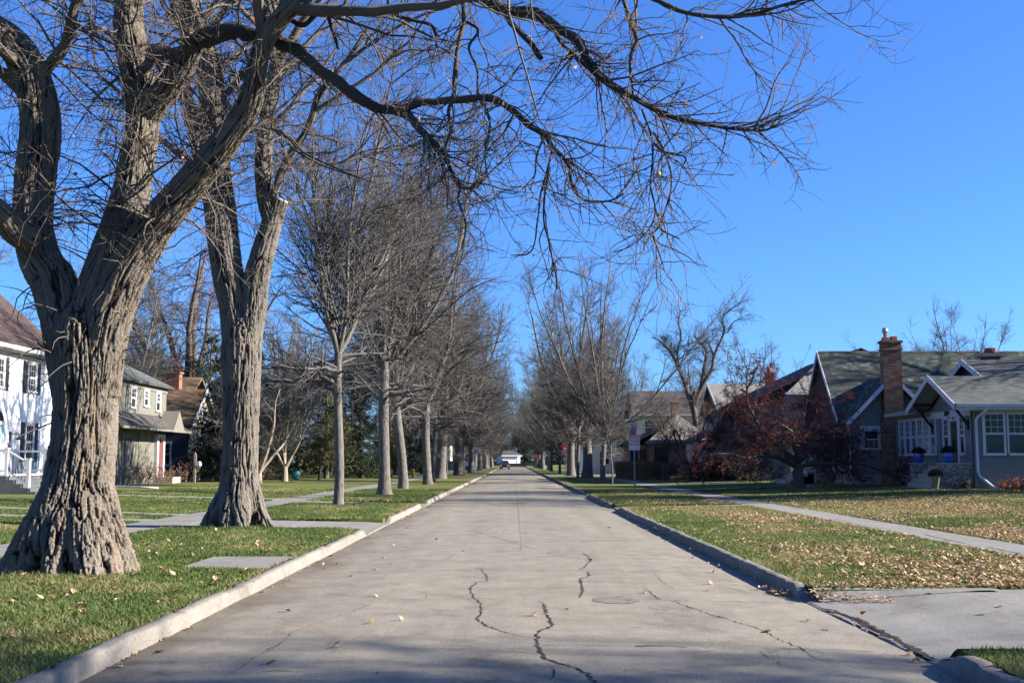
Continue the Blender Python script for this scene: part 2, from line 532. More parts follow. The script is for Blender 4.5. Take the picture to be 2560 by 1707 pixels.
def add_strip(pts, w, m, zf, jit=0.012, step=0.05, lift=0.004, taper=True):
    """jagged crack / joint ribbon following ground points"""
    global rbase
    pts = np.asarray(pts, float)
    d = np.r_[0, np.cumsum(np.linalg.norm(np.diff(pts, axis=0), axis=1))]
    k = max(3, int(d[-1] / step))
    s = np.linspace(0, d[-1], k)
    q = np.stack([np.interp(s, d, pts[:, 0]), np.interp(s, d, pts[:, 1])], 1)
    q += rng.normal(0, jit, q.shape)
    t = _norm(np.gradient(q, axis=0)); nrm = np.stack([-t[:, 1], t[:, 0]], 1)
    ww = w * (0.35 + 0.9 * rng.random(k) ** 1.5)
    if taper: ww *= np.minimum(1, np.minimum(s, d[-1] - s) / (0.12 * d[-1] + 1e-6) + 0.15)
    a = q + nrm * ww[:, None] / 2; b = q - nrm * ww[:, None] / 2
    xy = np.concatenate([a, b])
    z = zf(xy[:, 0], xy[:, 1]) + lift
    V = np.c_[xy, z]
    i = np.arange(k - 1)
    F = np.stack([k + i, k + i + 1, i + 1, i], -1)
    return V, F, np.full(len(F), m)

def road_crack(uv, w, m=1, jit=0.012, **kw):
    global rbase
    pts = np.array([gnd(u, v, 0.04)[:2] for u, v in uv])
    V, F, mm = add_strip(pts, w, m, lambda x, y: road_z(x), jit, **kw)
    RV.append(V); RF.append(F + rbase); RM.append(mm); rbase += len(V)

z8 = lambda L_: [(a * 0.6378, 1200 + b * 0.6378) for a, b in L_]
z6 = lambda L_: [(1500 + a * 0.4507, 1200 + b * 0.4507) for a, b in L_]
road_crack(z8([(1880,350),(1905,375),(1910,400),(1870,405),(1840,430),(1860,470),(1885,490),(1890,520),(1870,550),(1910,580),(1960,600),(2050,620),(2100,625)]), 0.022)
road_crack(z8([(2110,480),(2135,490),(2140,530),(2160,560),(2165,580),(2110,600),(2105,640),(2115,680),(2150,715),(2240,740),(2290,760),(2320,795),(2335,830)]), 0.034, jit=0.014)
road_crack(z8([(2280,285),(2305,300),(2315,318),(2290,345),(2265,358)]), 0.024)
road_crack(z8([(2305,360),(2308,380),(2275,390),(2285,430),(2280,450),(2270,470)]), 0.030)
road_crack(z8([(1860,200),(1920,222),(2000,245),(2060,262),(2110,280)]), 0.016)
road_crack(z8([(2165,740),(2175,770),(2160,795)]), 0.012)
road_crack(z8([(870,785),(900,760),(1000,690),(1060,660),(1100,635),(1150,590),(1240,560),(1370,520),(1480,475)]), 0.007, 2)
road_crack(z8([(1030,670),(1050,662),(1115,632)]), 0.012)
road_crack(z8([(1740,320),(1760,310),(1780,290)]), 0.007)
road_crack(z6([(240,595),(310,650),(330,665),(420,675),(490,705),(560,720),(610,745),(690,760),(760,785),(860,810),(920,835),(980,870),(1060,905),(1120,925),(1180,970),(1250,995),(1300,1025)]), 0.014)
road_crack(z6([(480,703),(530,712)]), 0.03); road_crack(z6([(620,745),(690,762)]), 0.026)
road_crack(z6([(880,950),(960,990),(1010,1025)]), 0.010)
for q_ in range(26):
    a_ = rng.random() * 5.6 - 2.9; b_ = 8.6 + 14 * rng.random() ** 1.4; t_ = rng.normal(0, .5); l_ = .12 + .5 * rng.random()
    V, F, mm = add_strip(np.array([(a_, b_), (a_ + l_ * math.cos(t_) * .5, b_ + l_ * math.sin(t_) * .5 + rng.normal(0, .05)), (a_ + l_ * math.cos(t_), b_ + l_ * math.sin(t_))]), .006 + .006 * rng.random(), int(rng.integers(1, 3)), lambda x, y: road_z(x), .009)
    RV.append(V); RF.append(F + rbase); RM.append(mm); rbase += len(V)
road_crack(z6([(300,510),(340,560),(410,605)]), 0.007)
road_crack(z8([(2030,145),(2120,155),(2300,168)]), 0.012, 2)
# transverse joints
for v, segs in ((1382, [(800, 1470, 2, .010)]), (1429, [(775, 1890, 2, .018), (1170, 1400, 1, .006)]), (1457, [(1215, 1330, 1, .010), (1350, 1850, 2, .014)]),
                (1501, [(600, 1370, 2, .008), (1165, 1232, 1, .014), (1570, 1720, 1, .012), (1750, 1990, 2, .016)]),
                (1619, [(1033, 1175, 1, .014), (1350, 1520, 1, .010), (1590, 1715, 2, .04), (1950, 2190, 2, .02)]),
                (1345, [(1000, 1560, 2, .008)]), (1318, [(1030, 1420, 2, .010)])):
    for a, b, m_, w_ in segs:
        road_crack([(a, v), ((a + b) / 2, v - 2), (b, v + 1)], w_, m_, jit=0.007, taper=False)
for Yj in (34, 43, 51, 60.5, 69, 78):     # joints farther on
    xs = np.linspace(-3.1, 3.2, 6)
    V, F, mm = add_strip(np.c_[xs, np.full(6, Yj)], 0.02, 2, lambda x, y: road_z(x), 0.01)
    RV.append(V); RF.append(F + rbase); RM.append(mm); rbase += len(V)
xs = np.linspace(18, 150, 60)              # centre joint
V, F, mm = add_strip(np.c_[np.full(60, 0.15), xs], 0.012, 2, lambda x, y: road_z(x), 0.008, step=0.5)
RV.append(V); RF.append(F + rbase); RM.append(mm); rbase += len(V)
# tar patch
pc = gnd(1540, 1500, 0.05)
k = 22; a = np.linspace(0, 2 * math.pi, k, endpoint=False)
rr = 1 + rng.normal(0, .09, k)
V = np.c_[pc[0] + .27 * rr * np.cos(a), pc[1] + .36 * rr * np.sin(a)]
V = np.c_[V, road_z(V[:, 0]) + 0.004]
V = np.concatenate([[[pc[0], pc[1], road_z(pc[0]) + .0042]], V])
F = np.array([[0, 1 + i, 1 + (i + 1) % k, 1 + (i + 1) % k] for i in range(k)])
RV.append(V); RF.append(F + rbase); RM.append(np.full(k, 3)); rbase += len(V)
Vall = np.concatenate(RV); Fall = np.concatenate(RF); Mall = np.concatenate(RM)
tri = Fall[:, 2] == Fall[:, 3]
road = np_mesh('road', Vall, Fall[~tri], [M['road'], M['crack'], M['joint'], M['patch']], smooth=True, mi=Mall[~tri])
tag(road, 'worn concrete street with cracks and joints', kind='structure')
mb = MB()
mb.add(Vall, [tuple(f[:3]) for f in Fall[tri]], 0)
tp = mb.build('street_patch', M['patch']); tag(tp, 'grey tar patch on the street', kind='structure')

# ---- kerbs
def make_kerb(side, x0, spans, openings, seed):
    """side -1 left / +1 right; rounded profile, lowered at the driveway openings"""
    r = np.random.default_rng(seed)
    prof = np.array([(0.0, -0.06), (0.008, 0.04), (0.022, 0.122), (0.032, 0.140), (0.052, 0.150), (0.10, 0.153), (0.150, 0.153), (0.162, 0.14), (0.162, -0.06)])
    Vs, Fs, b = [], [], 0
    for y0, y1 in spans:
        st = 0.05 if y0 < 30 else 0.35
        ys = np.unique(np.r_[np.arange(y0, 30, .05), np.arange(max(30, y0), 60, .3), np.arange(max(60, y0), y1 + .01, 1.0)]); ys = ys[(ys >= y0) & (ys <= y1)]
        low = np.zeros(len(ys))
        for a, c in openings:
            low = np.maximum(low, np.clip((ys - a) / 0.55, 0, 1) * np.clip((c - ys) / 0.55, 0, 1))
        low = low * low * (3 - 2 * low)
        nz = vnoise(np.c_[ys * 3.0, ys * 0, ys * 0 + seed]) * 0.007 + vnoise(np.c_[ys * 0.6, ys * 0, ys * 0 + seed + 9]) * 0.012
        jn = np.where(np.abs(((ys + 0.6) % 3.05) - 0.06) < 0.06, -0.02, 0)
        chip = np.where(vnoise(np.c_[ys * 1.7, ys * 0 + 3, ys * 0 + seed]) > 0.72, -0.025, 0)
        K = len(prof)
        P = np.zeros((len(ys), K, 3))
        for k_, (dx, z) in enumerate(prof):
            h = np.where(z > 0, z * (1 - (0.80 if side < 0 else 0.94) * low), z)
            amp = 1.0 if z > 0.1 else 0.3
            ex = vnoise(np.c_[ys * 5, ys * 0 + k_ * 3.1, ys * 0 + seed]) * 0.005 + vnoise(np.c_[ys * 16, ys * 0 + k_ * 5.1, ys * 0 + seed]) * 0.004
            P[:, k_, 0] = x0 + side * (dx + nz * 0.7 + ex - (0.02 if 0 else 0))
            P[:, k_, 1] = ys
            P[:, k_, 2] = h + amp * (nz * 0.5 + jn + chip * (z > 0.1) + ex)
        ii, jj = np.meshgrid(np.arange(K - 1), np.arange(len(ys) - 1))
        F = np.stack([jj * K + ii, jj * K + ii + 1, (jj + 1) * K + ii + 1, (jj + 1) * K + ii], -1).reshape(-1, 4)
        if side > 0: F = F[:, ::-1]
        Vs.append(P.reshape(-1, 3)); Fs.append(F + b); b += len(ys) * K
    o = np_mesh('kerb', np.concatenate(Vs), np.concatenate(Fs), M['kerb'], smooth=True)
    return o
kl = make_kerb(-1, XL, [(-10, CROSS[0]), (CROSS[1], Y_END)], [(25.2, 31.2), (40.6, 44.6), (85, 89)], 3)
tag(kl, 'low sunlit concrete kerb on the left of the street', kind='structure')
kr = make_kerb(1, XR, [(-10, CROSS[0]), (CROSS[1], Y_END)], [(9.0, 14.4), (37.6, 41.6), (52.5, 57.8), (76, 79)], 5)
tag(kr, 'shaded concrete kerb on the right of the street', kind='structure')

# ---- pavements
PAVE = []
def pave(name, label, poly_rows, lift=0.012, m='walk', cracks=(), joints=0.0, zf=None):
    """poly_rows: list of (x, y0, y1) or rows ((xa,ya),(xb,yb)); quads between rows, following the lawn"""
    mbs = MB()
    zf = zf or (lambda x, y: lawn_z(x, y) + lift)
    for r0, r1 in zip(poly_rows[:-1], poly_rows[1:]):
        pts = [r0[0], r1[0], r1[1], r0[1]]
        V = [(x, y, float(zf(x, y))) for x, y in pts]
        nn = np.cross(np.array(V[1]) - V[0], np.array(V[2]) - V[0])
        if nn[2] < 0: V = V[::-1]
        mbs.quad(V, 0)
        xs = [p[0] for p in pts]; ys = [p[1] for p in pts]
        PAVE.append(np.array(pts))
    for pts, w, mm in cracks:
        V, F, _ = add_strip(np.array(pts), w, mm, zf, 0.006, lift=0.004)
        mbs.add(V, [tuple(f) for f in F], mm)
    o = mbs.build(name, [M[m], M['crack'], M['joint']])
    return tag(o, label, kind='structure')

def xrows(xs, y0, y1, y0b=None, y1b=None):
    y0b = y0 if y0b is None else y0b; y1b = y1 if y1b is None else y1b
    out = []
    for x in xs:
        t = (x - xs[0]) / (xs[-1] - xs[0])
        out.append(((x, y0 + (y0b - y0) * t), (x, y1 + (y1b - y1) * t)))
    return out
def yrows(ys, x0, x1): return [((x0, y), (x1, y)) for y in ys]
jl = lambda x0, x1, ya, yb, st: [([(x0, y), (x1, y)], 0.012, 2) for y in np.arange(ya, yb, st)]

pave('sidewalk', 'concrete sidewalk on the left behind the street trees', yrows([0, 26, 34, 60, 114], -9.3, -8.0), cracks=jl(-9.3, -8.0, 8, 80, 1.55))
pave('sidewalk', 'left sidewalk beyond the crossing', yrows([130, 200, 315], -9.3, -8.0))
c6 = [([gnd(1500 + a * .4507, 1200 + b * .4507, .16)[:2] for a, b in q], w_, 1) for q, w_ in (
      ([(1280, 205), (1400, 235), (1520, 255), (1650, 282)], .02), ([(1790, 295), (1880, 318), (1960, 335), (2040, 350)], .035), ([(2140, 365), (2230, 385), (2352, 407)], .04))]
pave('sidewalk', 'cracked concrete sidewalk across the leaf-strewn right lawn', yrows([0, 20, 53, 114], 8.0, 9.25), cracks=jl(8.0, 9.25, 8, 80, 1.55) + c6)
pave('sidewalk', 'right sidewalk beyond the crossing', yrows([130, 200, 315], 8.0, 9.25))
def apron_z(xk, xs_):
    return lambda x, y: 0.032 + (np.abs(np.asarray(x, float) - xk) / abs(xs_ - xk)) ** 0.7 * 0.122
pave('driveway', 'concrete driveway apron behind the second big tree',
     [((-3.30, 25.5), (-3.30, 30.9)), ((-3.9, 25.9), (-3.9, 30.4)), ((-5.5, 26.2), (-5.5, 30.1)), ((-8.0, 26.2), (-8.0, 30.2))], zf=apron_z(-3.3, -8), cracks=[([(-5.6, 26.2), (-5.6, 30.1)], .012, 2)])
pave('driveway', 'nearer concrete wheel strip of the left driveway', xrows([-9.3, -12, -16, -22], 28.8, 29.9, 32.2, 33.3))
pave('driveway', 'farther concrete wheel strip of the left driveway', xrows([-9.3, -12, -16, -22], 31.8, 32.9, 36.4, 37.6))
pave('path', 'front path of the white house', xrows([-9.3, -12, -16, -19.5], 44.6, 46.6, 46.6, 48.2))
pave('path', 'kerb walk between the third and fourth street trees on the left', [((-3.35, 40.8), (-3.35, 44.4)), ((-4.2, 41.3), (-4.2, 43.9)), ((-8.0, 41.6), (-8.0, 44.0))], zf=apron_z(-3.3, -8))
pave('path', 'short carriage step of concrete at the left kerb', yrows([16.3, 18.3], -4.75, -3.46))
pave('driveway', 'wide pale driveway apron at the bottom right',
     [((3.47, 9.2), (3.47, 14.0)), ((3.8, 9.42), (3.8, 13.76)), ((5.2, 9.42), (5.2, 13.75)), ((8.0, 9.42), (8.0, 13.75))], zf=lambda x, y: 0.013 + np.minimum((np.abs(np.asarray(x, float) - 3.47) / 2.0), 1) * 0.141,
     cracks=[([gnd(1500 + a * .4507, 1200 + b * .4507, .06)[:2] for a, b in [(1225, 685), (1300, 700), (1360, 730), (1420, 745), (1480, 775), (1520, 800), (1560, 815), (1640, 850), (1660, 870), (1720, 895), (1790, 930), (1860, 965)]], 0.085, 1), ([gnd(1500 + a * .4507, 1200 + b * .4507, .06)[:2] for a, b in [(1225, 690), (1310, 712), (1400, 742), (1490, 790), (1560, 822), (1650, 868)]], 0.07, 1),
             ([(5.3, 9.5), (5.3, 13.6)], .012, 2)])
mbw = MB()
apz = lambda x: 0.016 + min(abs(x - 3.47) / 2.0, 1) * 0.141
for ya, yb in ((13.50, 13.80), (9.68, 9.36)):
    xs_ = np.linspace(3.57, 5.7, 9)
    for xa, xb in zip(xs_[:-1], xs_[1:]):
        pr = [(0, 0.001), (.45, .25), (.75, .75), (1.0, 1.0)]
        for (f0, h0_), (f1, h1_) in zip(pr[:-1], pr[1:]):
            zz = lambda x, h: apz(x) + (0.153 - apz(x)) * h + .002
            q_ = [(xa, ya + (yb - ya) * f0, zz(xa, h0_)), (xb, ya + (yb - ya) * f0, zz(xb, h0_)), (xb, ya + (yb - ya) * f1, zz(xb, h1_)), (xa, ya + (yb - ya) * f1, zz(xa, h1_))]
            nn = np.cross(np.array(q_[1]) - q_[0], np.array(q_[2]) - q_[0]); mbw.quad(q_ if nn[2] > 0 else q_[::-1])
tag(mbw.build('driveway_flare', M['walk']), 'sloped concrete wings of the right driveway apron', kind='structure')
pave('driveway', 'pale driveway running on beyond the right sidewalk', xrows([9.25, 12, 15.5, 18.5, 34], 9.8, 13.4))
pave('path', 'concrete kerb walk beside the leafy verge on the right', [((3.52, 37.6), (3.52, 41.4)), ((4.4, 38.2), (4.4, 40.6)), ((8.0, 38.6), (8.0, 40.2))], zf=apron_z(3.52, 8))
pave('driveway', 'kerb walk behind the parking sign on the right', [((3.52, 52.6), (3.52, 57.6)), ((4.6, 53.2), (4.6, 57.0)), ((8.0, 53.6), (8.0, 56.6))], zf=apron_z(3.52, 8))
pave('path', 'path from the right sidewalk to the stone steps', xrows([9.25, 12, 15.5], 53.8, 55.6, 58.5, 60.5))
pave('path', 'path to the brick corner house', xrows([9.25, 12, 15.5], 76, 77.3))
# cross street and the street across the far end
pave('road', 'cross street on the left', xrows([-200, -60, -3.3], CROSS[0] + 1.5, CROSS[1] - 1.5), lift=0.02, m='road')
pave('road', 'cross street on the right', xrows([3.45, 9.5, 18.5, 60, 200], CROSS[0] + 1.5, CROSS[1] - 1.5), lift=0.02, m='road')
pave('road', 'street across the far end', xrows([-80, 0, 9.5, 18.5, 80], Y_END - 1, Y_END + 9), lift=0.02, m='road')

# ---- grass blades and fallen leaves
def in_pave(x, y, grow=0.0):
    r = np.zeros(len(x), bool)
    for q in PAVE:
        c = q.mean(0)
        p = c + (q - c) * (1 + grow)
        s = np.zeros(len(x)); ok1 = np.ones(len(x), bool); ok2 = np.ones(len(x), bool)
        for i in range(4):
            a, b = p[i], p[(i + 1) % 4]
            cr = (b[0] - a[0]) * (y - a[1]) - (b[1] - a[1]) * (x - a[0])
            ok1 &= cr >= 0; ok2 &= cr <= 0
        r |= ok1 | ok2
    return r

def scatter(n, x0, x1, y0, y1, r, dens=None):
    y = y0 * (y1 / y0) ** r.random(n)          # more near the camera
    x = x0 + (x1 - x0) * r.random(n)
    vis = np.abs(x) < 0.52 * y + 3.5
    keep = vis & ~in_pave(x, y)
    if dens is not None: keep &= r.random(n) < dens(x, y)
    return x[keep], y[keep]

def grass(name, label, n, x0, x1, y0, y1, seed, dry):
    r = np.random.default_rng(seed)
    x, y = scatter(n, x0, x1, y0, y1, r)
    z = lawn_z(x, y)
    k = len(x)
    big = vnoise(np.c_[x * 0.35, y * 0.35, x * 0 + seed]); med = vnoise(np.c_[x * 2.2, y * 2.2, x * 0 + seed])
    h = (0.022 + 0.026 * r.random(k)) * (1 + 0.3 * med) * (1 + y / 70)
    for tx, ty in ((-6.1, 15.9), (-6.4, 26.6)):
        dd_ = np.hypot(x - tx, y - ty); h = h * np.where(dd_ < 1.5, 1.0 + 1.1 * np.clip(1.5 - dd_, 0, .6), 1)
    w = (0.0032 + 0.003 * r.random(k)) * (1 + y / 9)
    a = r.random(k) * 2 * math.pi
    lean = r.normal(0, 0.6, (k, 2)) * h[:, None] * 1.3
    dx, dy = np.cos(a) * w, np.sin(a) * w
    V = np.stack([np.stack([x - dx, y - dy, z - .004], 1), np.stack([x + dx, y + dy, z - .004], 1), np.stack([x + lean[:, 0], y + lean[:, 1], z + h], 1)], 1).reshape(-1, 3)
    F = np.arange(k * 3).reshape(-1, 3)
    pat = vnoise(np.c_[x * .9, y * .5, x * 0 + seed + 4])
    t = np.clip(0.36 + 0.26 * big + 0.2 * med + np.where(pat > .45, .35, 0) + np.where(pat < -.5, -.2, 0) + r.normal(0, 0.16, k) + dry(x, y), 0, 1)
    o = np_mesh(name, V, F, M['blade'], smooth=False, attrs={'tint': ('FLOAT', np.repeat(t, 3))})
    return tag(o, label, 'grass', kind='stuff')

kdry = lambda x, y: 0.35 * np.exp(-((np.abs(x - XL) - .25) / .22) ** 2) * 0.7
grass('grass', 'short green grass of the left lawns and tree lawn', 600000, -17, XL - 0.155, 5.0, 62, 21, lambda x, y: kdry(x, y) + np.where(x < -9.3, 0.12, 0) + 0.45 * np.exp(-(((x + 4.4) / .9) ** 2 + ((y - 21.5) / 1.6) ** 2)) - 0.05)
grass('grass', 'dry late autumn grass of the right lawns', 600000, XR + 0.155, 21, 5.0, 60, 22, lambda x, y: 0.10 + 0.1 * (x < 8))

def leaf_mesh_arrays(x, y, z, size, r):
    """curled four-quad leaves"""
    k = len(x)
    a = r.random(k) * 2 * math.pi
    pts = np.array([(-1, 0, .0), (-.35, -.5, .28), (.35, -.48, .24), (1, .05, .05), (.35, .5, .3), (-.35, .46, .2), (0, 0, 0)])
    curl = 0.3 + 1.4 * r.random((k, 1)) ** 1.4
    P = np.repeat(pts[None], k, 0) * (0.8 + 0.4 * r.random((k, 7, 1)))
    P[:, :, 2] = P[:, :, 2] * curl + r.normal(0, .08, (k, 7))
    tilt = r.normal(0, .32, k); 
    P[:, :, 2] += P[:, :, 0] * tilt[:, None]
    P[:, :, 2] -= P[:, :, 2].min(1, keepdims=True)
    P *= size[:, None, None]
    ca, sa = np.cos(a)[:, None], np.sin(a)[:, None]
    Q = np.stack([x[:, None] + P[:, :, 0] * ca - P[:, :, 1] * sa, y[:, None] + P[:, :, 0] * sa + P[:, :, 1] * ca, z[:, None] + P[:, :, 2]], -1)
    f = np.array([(0, 1, 6), (1, 2, 6), (2, 3, 6), (3, 4, 6), (4, 5, 6), (5, 0, 6)])
    F = (np.arange(k)[:, None, None] * 7 + f[None]).reshape(-1, 3)
    return Q.reshape(-1, 3), F

def leaf_litter(name, label, xs, ys, seed, lift=0.045, zf=None):
    r = np.random.default_rng(seed)
    z = (lawn_z(xs, ys) if zf is None else zf(xs, ys)) + lift * r.random(len(xs))
    V, F = leaf_mesh_arrays(xs, ys, z, 0.019 + 0.026 * r.random(len(xs)) ** 1.3, r)
    t = np.clip(r.normal(0.52, 0.30, len(xs)), 0, 1)
    o = np_mesh(name, V, F, M['fallen'], smooth=False, attrs={'tint': ('FLOAT', np.repeat(t, 7))})
    return tag(o, label, 'leaves', kind='stuff')

r = np.random.default_rng(31)
def dens_r(x, y):
    n = vnoise(np.c_[x * .45, y * .3, x * 0 + 5]) * .55 + vnoise(np.c_[x * 1.7, y * 1.3, x * 0 + 8]) * .45
    d = np.clip(0.50 + n * 1.5, 0.02, 1)
    d *= np.clip((x - 3.6) / 2.4, 0.12, 1)
    d *= np.where(y > 40, np.clip(1 - (y - 40) / 9, 0.03, 1), 1)
    d *= np.where((x > 10) & (y < 19), 0.35, 1)
    return d
lx, ly = scatter(230000, XR + .25, 26, 13.6, 62, r, dens_r)
l2x, l2y = scatter(110000, XR + .25, 27, 21, 52, r, lambda x, y: np.clip(dens_r(x, y) * 1.25, 0, 1))
lx = np.r_[lx, l2x]; ly = np.r_[ly, l2y]
leaf_litter('fallen_leaves', 'thick litter of dry tan leaves over the right lawns', lx, ly, 32)
def dens_l(x, y): return np.clip(0.3 + vnoise(np.c_[x * .6, y * .4, x * 0 + 15]) * .7, .05, 1)
lx, ly = scatter(1500, -16, XL - .25, 19, 60, r, dens_l)
leaf_litter('fallen_leaves', 'thin sprinkling of tan leaves on the left lawns', lx, ly, 33)
lx = XL + .05 + np.abs(r.normal(0, .12, 420)); ly = 30 + 60 * r.random(420)
leaf_litter('fallen_leaves', 'dry leaves drifted along the far left gutter', lx, ly, 34, 0.02, lambda x, y: road_z(x) + .003)
lx = 3.6 + 5.6 * r.random(650) ** 1.2; ly = 13.8 + np.abs(r.normal(0, .22, 650))
leaf_litter('fallen_leaves', 'band of dry leaves along the grass edge of the right driveway apron', lx, ly, 36)
lx = 3.5 + .8 * r.random(90); ly = 13.9 - .8 * (lx - 3.5) - r.random(90) * .3
leaf_litter('fallen_leaves', 'small heap of brown leaves where the right kerb meets the driveway', lx, ly, 37, .05, lambda x, y: 0.06 + x * 0)
lx = XR - .02 - np.abs(r.normal(0, .10, 260)); ly = np.r_[14 + 28 * r.random(180), 14.2 + .8 * r.random(80)]
leaf_litter('fallen_leaves', 'dry leaves drifted against the right kerb', lx, ly, 35, 0.04, lambda x, y: road_z(x) + .003)

# single leaves one can point at
LEAF_PROTO = []
for q in range(6):
    rq = np.random.default_rng(50 + q)
    V, F = leaf_mesh_arrays(np.zeros(1), np.zeros(1), np.zeros(1), np.array([0.058]), rq)
    # a lobed leaf: two leaves crossed
    V2, F2 = leaf_mesh_arrays(np.zeros(1), np.zeros(1), np.full(1, .003), np.array([0.05]), rq)
    o = np_mesh('fallen_leaf', np.concatenate([V, V2]), np.concatenate([F, F2 + 7]), M['fallen'], smooth=False,
                attrs={'tint': ('FLOAT', np.full(14, (0.15, 0.45, 0.6, 0.7, 0.85, 0.3)[q]))})
    LEAF_PROTO.append(o)
used_proto = [False] * 6
def place_leaf(x, y, z, label, group, q, rz, sc):
    if used_proto[q]:
        o = LEAF_PROTO[q].copy(); COL.objects.link(o)
    else:
        o = LEAF_PROTO[q]; used_proto[q] = True
    o.location = (x, y, z); o.rotation_euler = (0, 0, rz); o.scale = (sc, sc, sc)
    tag(o, label, 'leaf', group)
rl = np.random.default_rng(61)
big_leaves = z8([(745, 570), (500, 683), (470, 712), (1060, 718), (1575, 552), (1475, 457), (1455, 563), (1478, 765), (2092, 537), (2222, 513), (2315, 318),
                 (1595, 185), (1975, 208), (2155, 290), (1815, 280), (1505, 303), (1530, 325), (1475, 350), (1380, 375), (1128, 508), (1115, 410), (1025, 428), (1068, 408), (1138, 382), (1268, 328), (1270, 342), (1245, 312), (1320, 322),
                 (1210, 333), (1300, 288), (1710, 233), (1540, 253), (1455, 213), (1720, 142), (2040, 272), (540, 663), (625, 657), (650, 610), (1180, 353), (1315, 657), (1675, 460)]) + \
             z6([(618, 570), (595, 608), (248, 627), (1150, 767), (925, 835), (1720, 943), (605, 452), (625, 503), (510, 425), (460, 380), (360, 337), (50, 263), (65, 297), (1890, 1058), (2050, 1110), (1755, 980)])
for i, (u, v) in enumerate(big_leaves):
    p = gnd(u, v, 0.045)
    place_leaf(p[0], p[1], road_z(p[0]) + .003, 'dry tan leaf lying on the bare street concrete', 'single leaves on the street', int(rl.integers(6)), rl.random() * 6.28, 0.45 + .5 * rl.random())
for (u, v) in z6([(1895, 612), (2212, 720), (1465, 752), (1665, 580)]):
    p = gnd(u, v, 0.15)
    if p[0] < 8.9: place_leaf(p[0], p[1], 0.165, 'curled leaf lying on the pale driveway apron', 'leaves on the driveway apron', int(rl.integers(6)), rl.random() * 6.28, 1.0)
n_l = 0
while n_l < 95:
    x = -3.6 - 6.5 * rl.random() ** 1.3; y = 7.4 + 15 * rl.random()
    if abs(x) > .45 * y + .5 or in_pave(np.array([x]), np.array([y]))[0]: continue
    place_leaf(x, y, lz(x, y) + .03, 'tan leaf lying in the green grass near the big left trunks', 'leaves in the left tree lawn', int(rl.integers(6)), rl.random() * 6.28, .7 + .5 * rl.random()); n_l += 1
n_l = 0
while n_l < 110:
    x = 3.8 + 4 * rl.random() ** .8; y = 13.9 + 6 * rl.random()
    if abs(x) > .46 * y + .5 or in_pave(np.array([x]), np.array([y]))[0]: continue
    place_leaf(x, y, lz(x, y) + .03, 'tan leaf in the near end of the right verge by the driveway', 'leaves at the near end of the right verge', int(rl.integers(6)), rl.random() * 6.28, .7 + .5 * rl.random()); n_l += 1
# ------------------------------------------------------------------ trees
def grow(P, Rr, n, rng, Lf, ang=(45, 12), t0=0.1, t1=1.0, K=6, up=0.0, up_end=None, wig=0.12, rk=0.55, rtip=0.004, rmin=0.004, wlen=True, side_bias=0.0):
    """n child polylines on the N parents P (N,K,3); Lf(t, parent_len, rnd) -> length"""
    Np, Kp, _ = P.shape
    seg = np.linalg.norm(np.diff(P, axis=1), axis=2).sum(1)
    w = seg / seg.sum() if wlen else np.full(Np, 1 / Np)
    idx = rng.choice(Np, n, p=w)
    t = t0 + (t1 - t0) * rng.random(n)
    f = t * (Kp - 1); i = np.minimum(f.astype(int), Kp - 2); fr = (f - i)[:, None]
    base = P[idx, i] * (1 - fr) + P[idx, i + 1] * fr
    rp = Rr[idx, i] * (1 - fr[:, 0]) + Rr[idx, i + 1] * fr[:, 0]
    T = _norm(P[idx, i + 1] - P[idx, i])
    a = np.radians(rng.normal(ang[0], ang[1], n))
    rnd = rng.normal(size=(n, 3)); 
    perp = _norm(rnd - (rnd * T).sum(1, keepdims=True) * T)
    d = _norm(T * np.cos(a)[:, None] + perp * np.sin(a)[:, None])
    ln = Lf(t, seg[idx], rng.random(n))
    out = np.empty((n, K, 3)); out[:, 0] = base
    ue = up if up_end is None else up_end
    st = (ln / (K - 1))[:, None]
    for k in range(1, K):
        b = up + (ue - up) * (k / (K - 1))
        d = _norm(d + rng.normal(0, wig, (n, 3)) + np.array([0, 0, 1.0]) * b)
        out[:, k] = out[:, k - 1] + d * st
    r0 = np.maximum(np.minimum(rp * 0.75, rk * 0.02 * ln + rmin), rmin)
    s = np.linspace(0, 1, K)[None]
    rr = r0[:, None] * (1 - s) ** 0.8 + rtip * s
    return out, rr

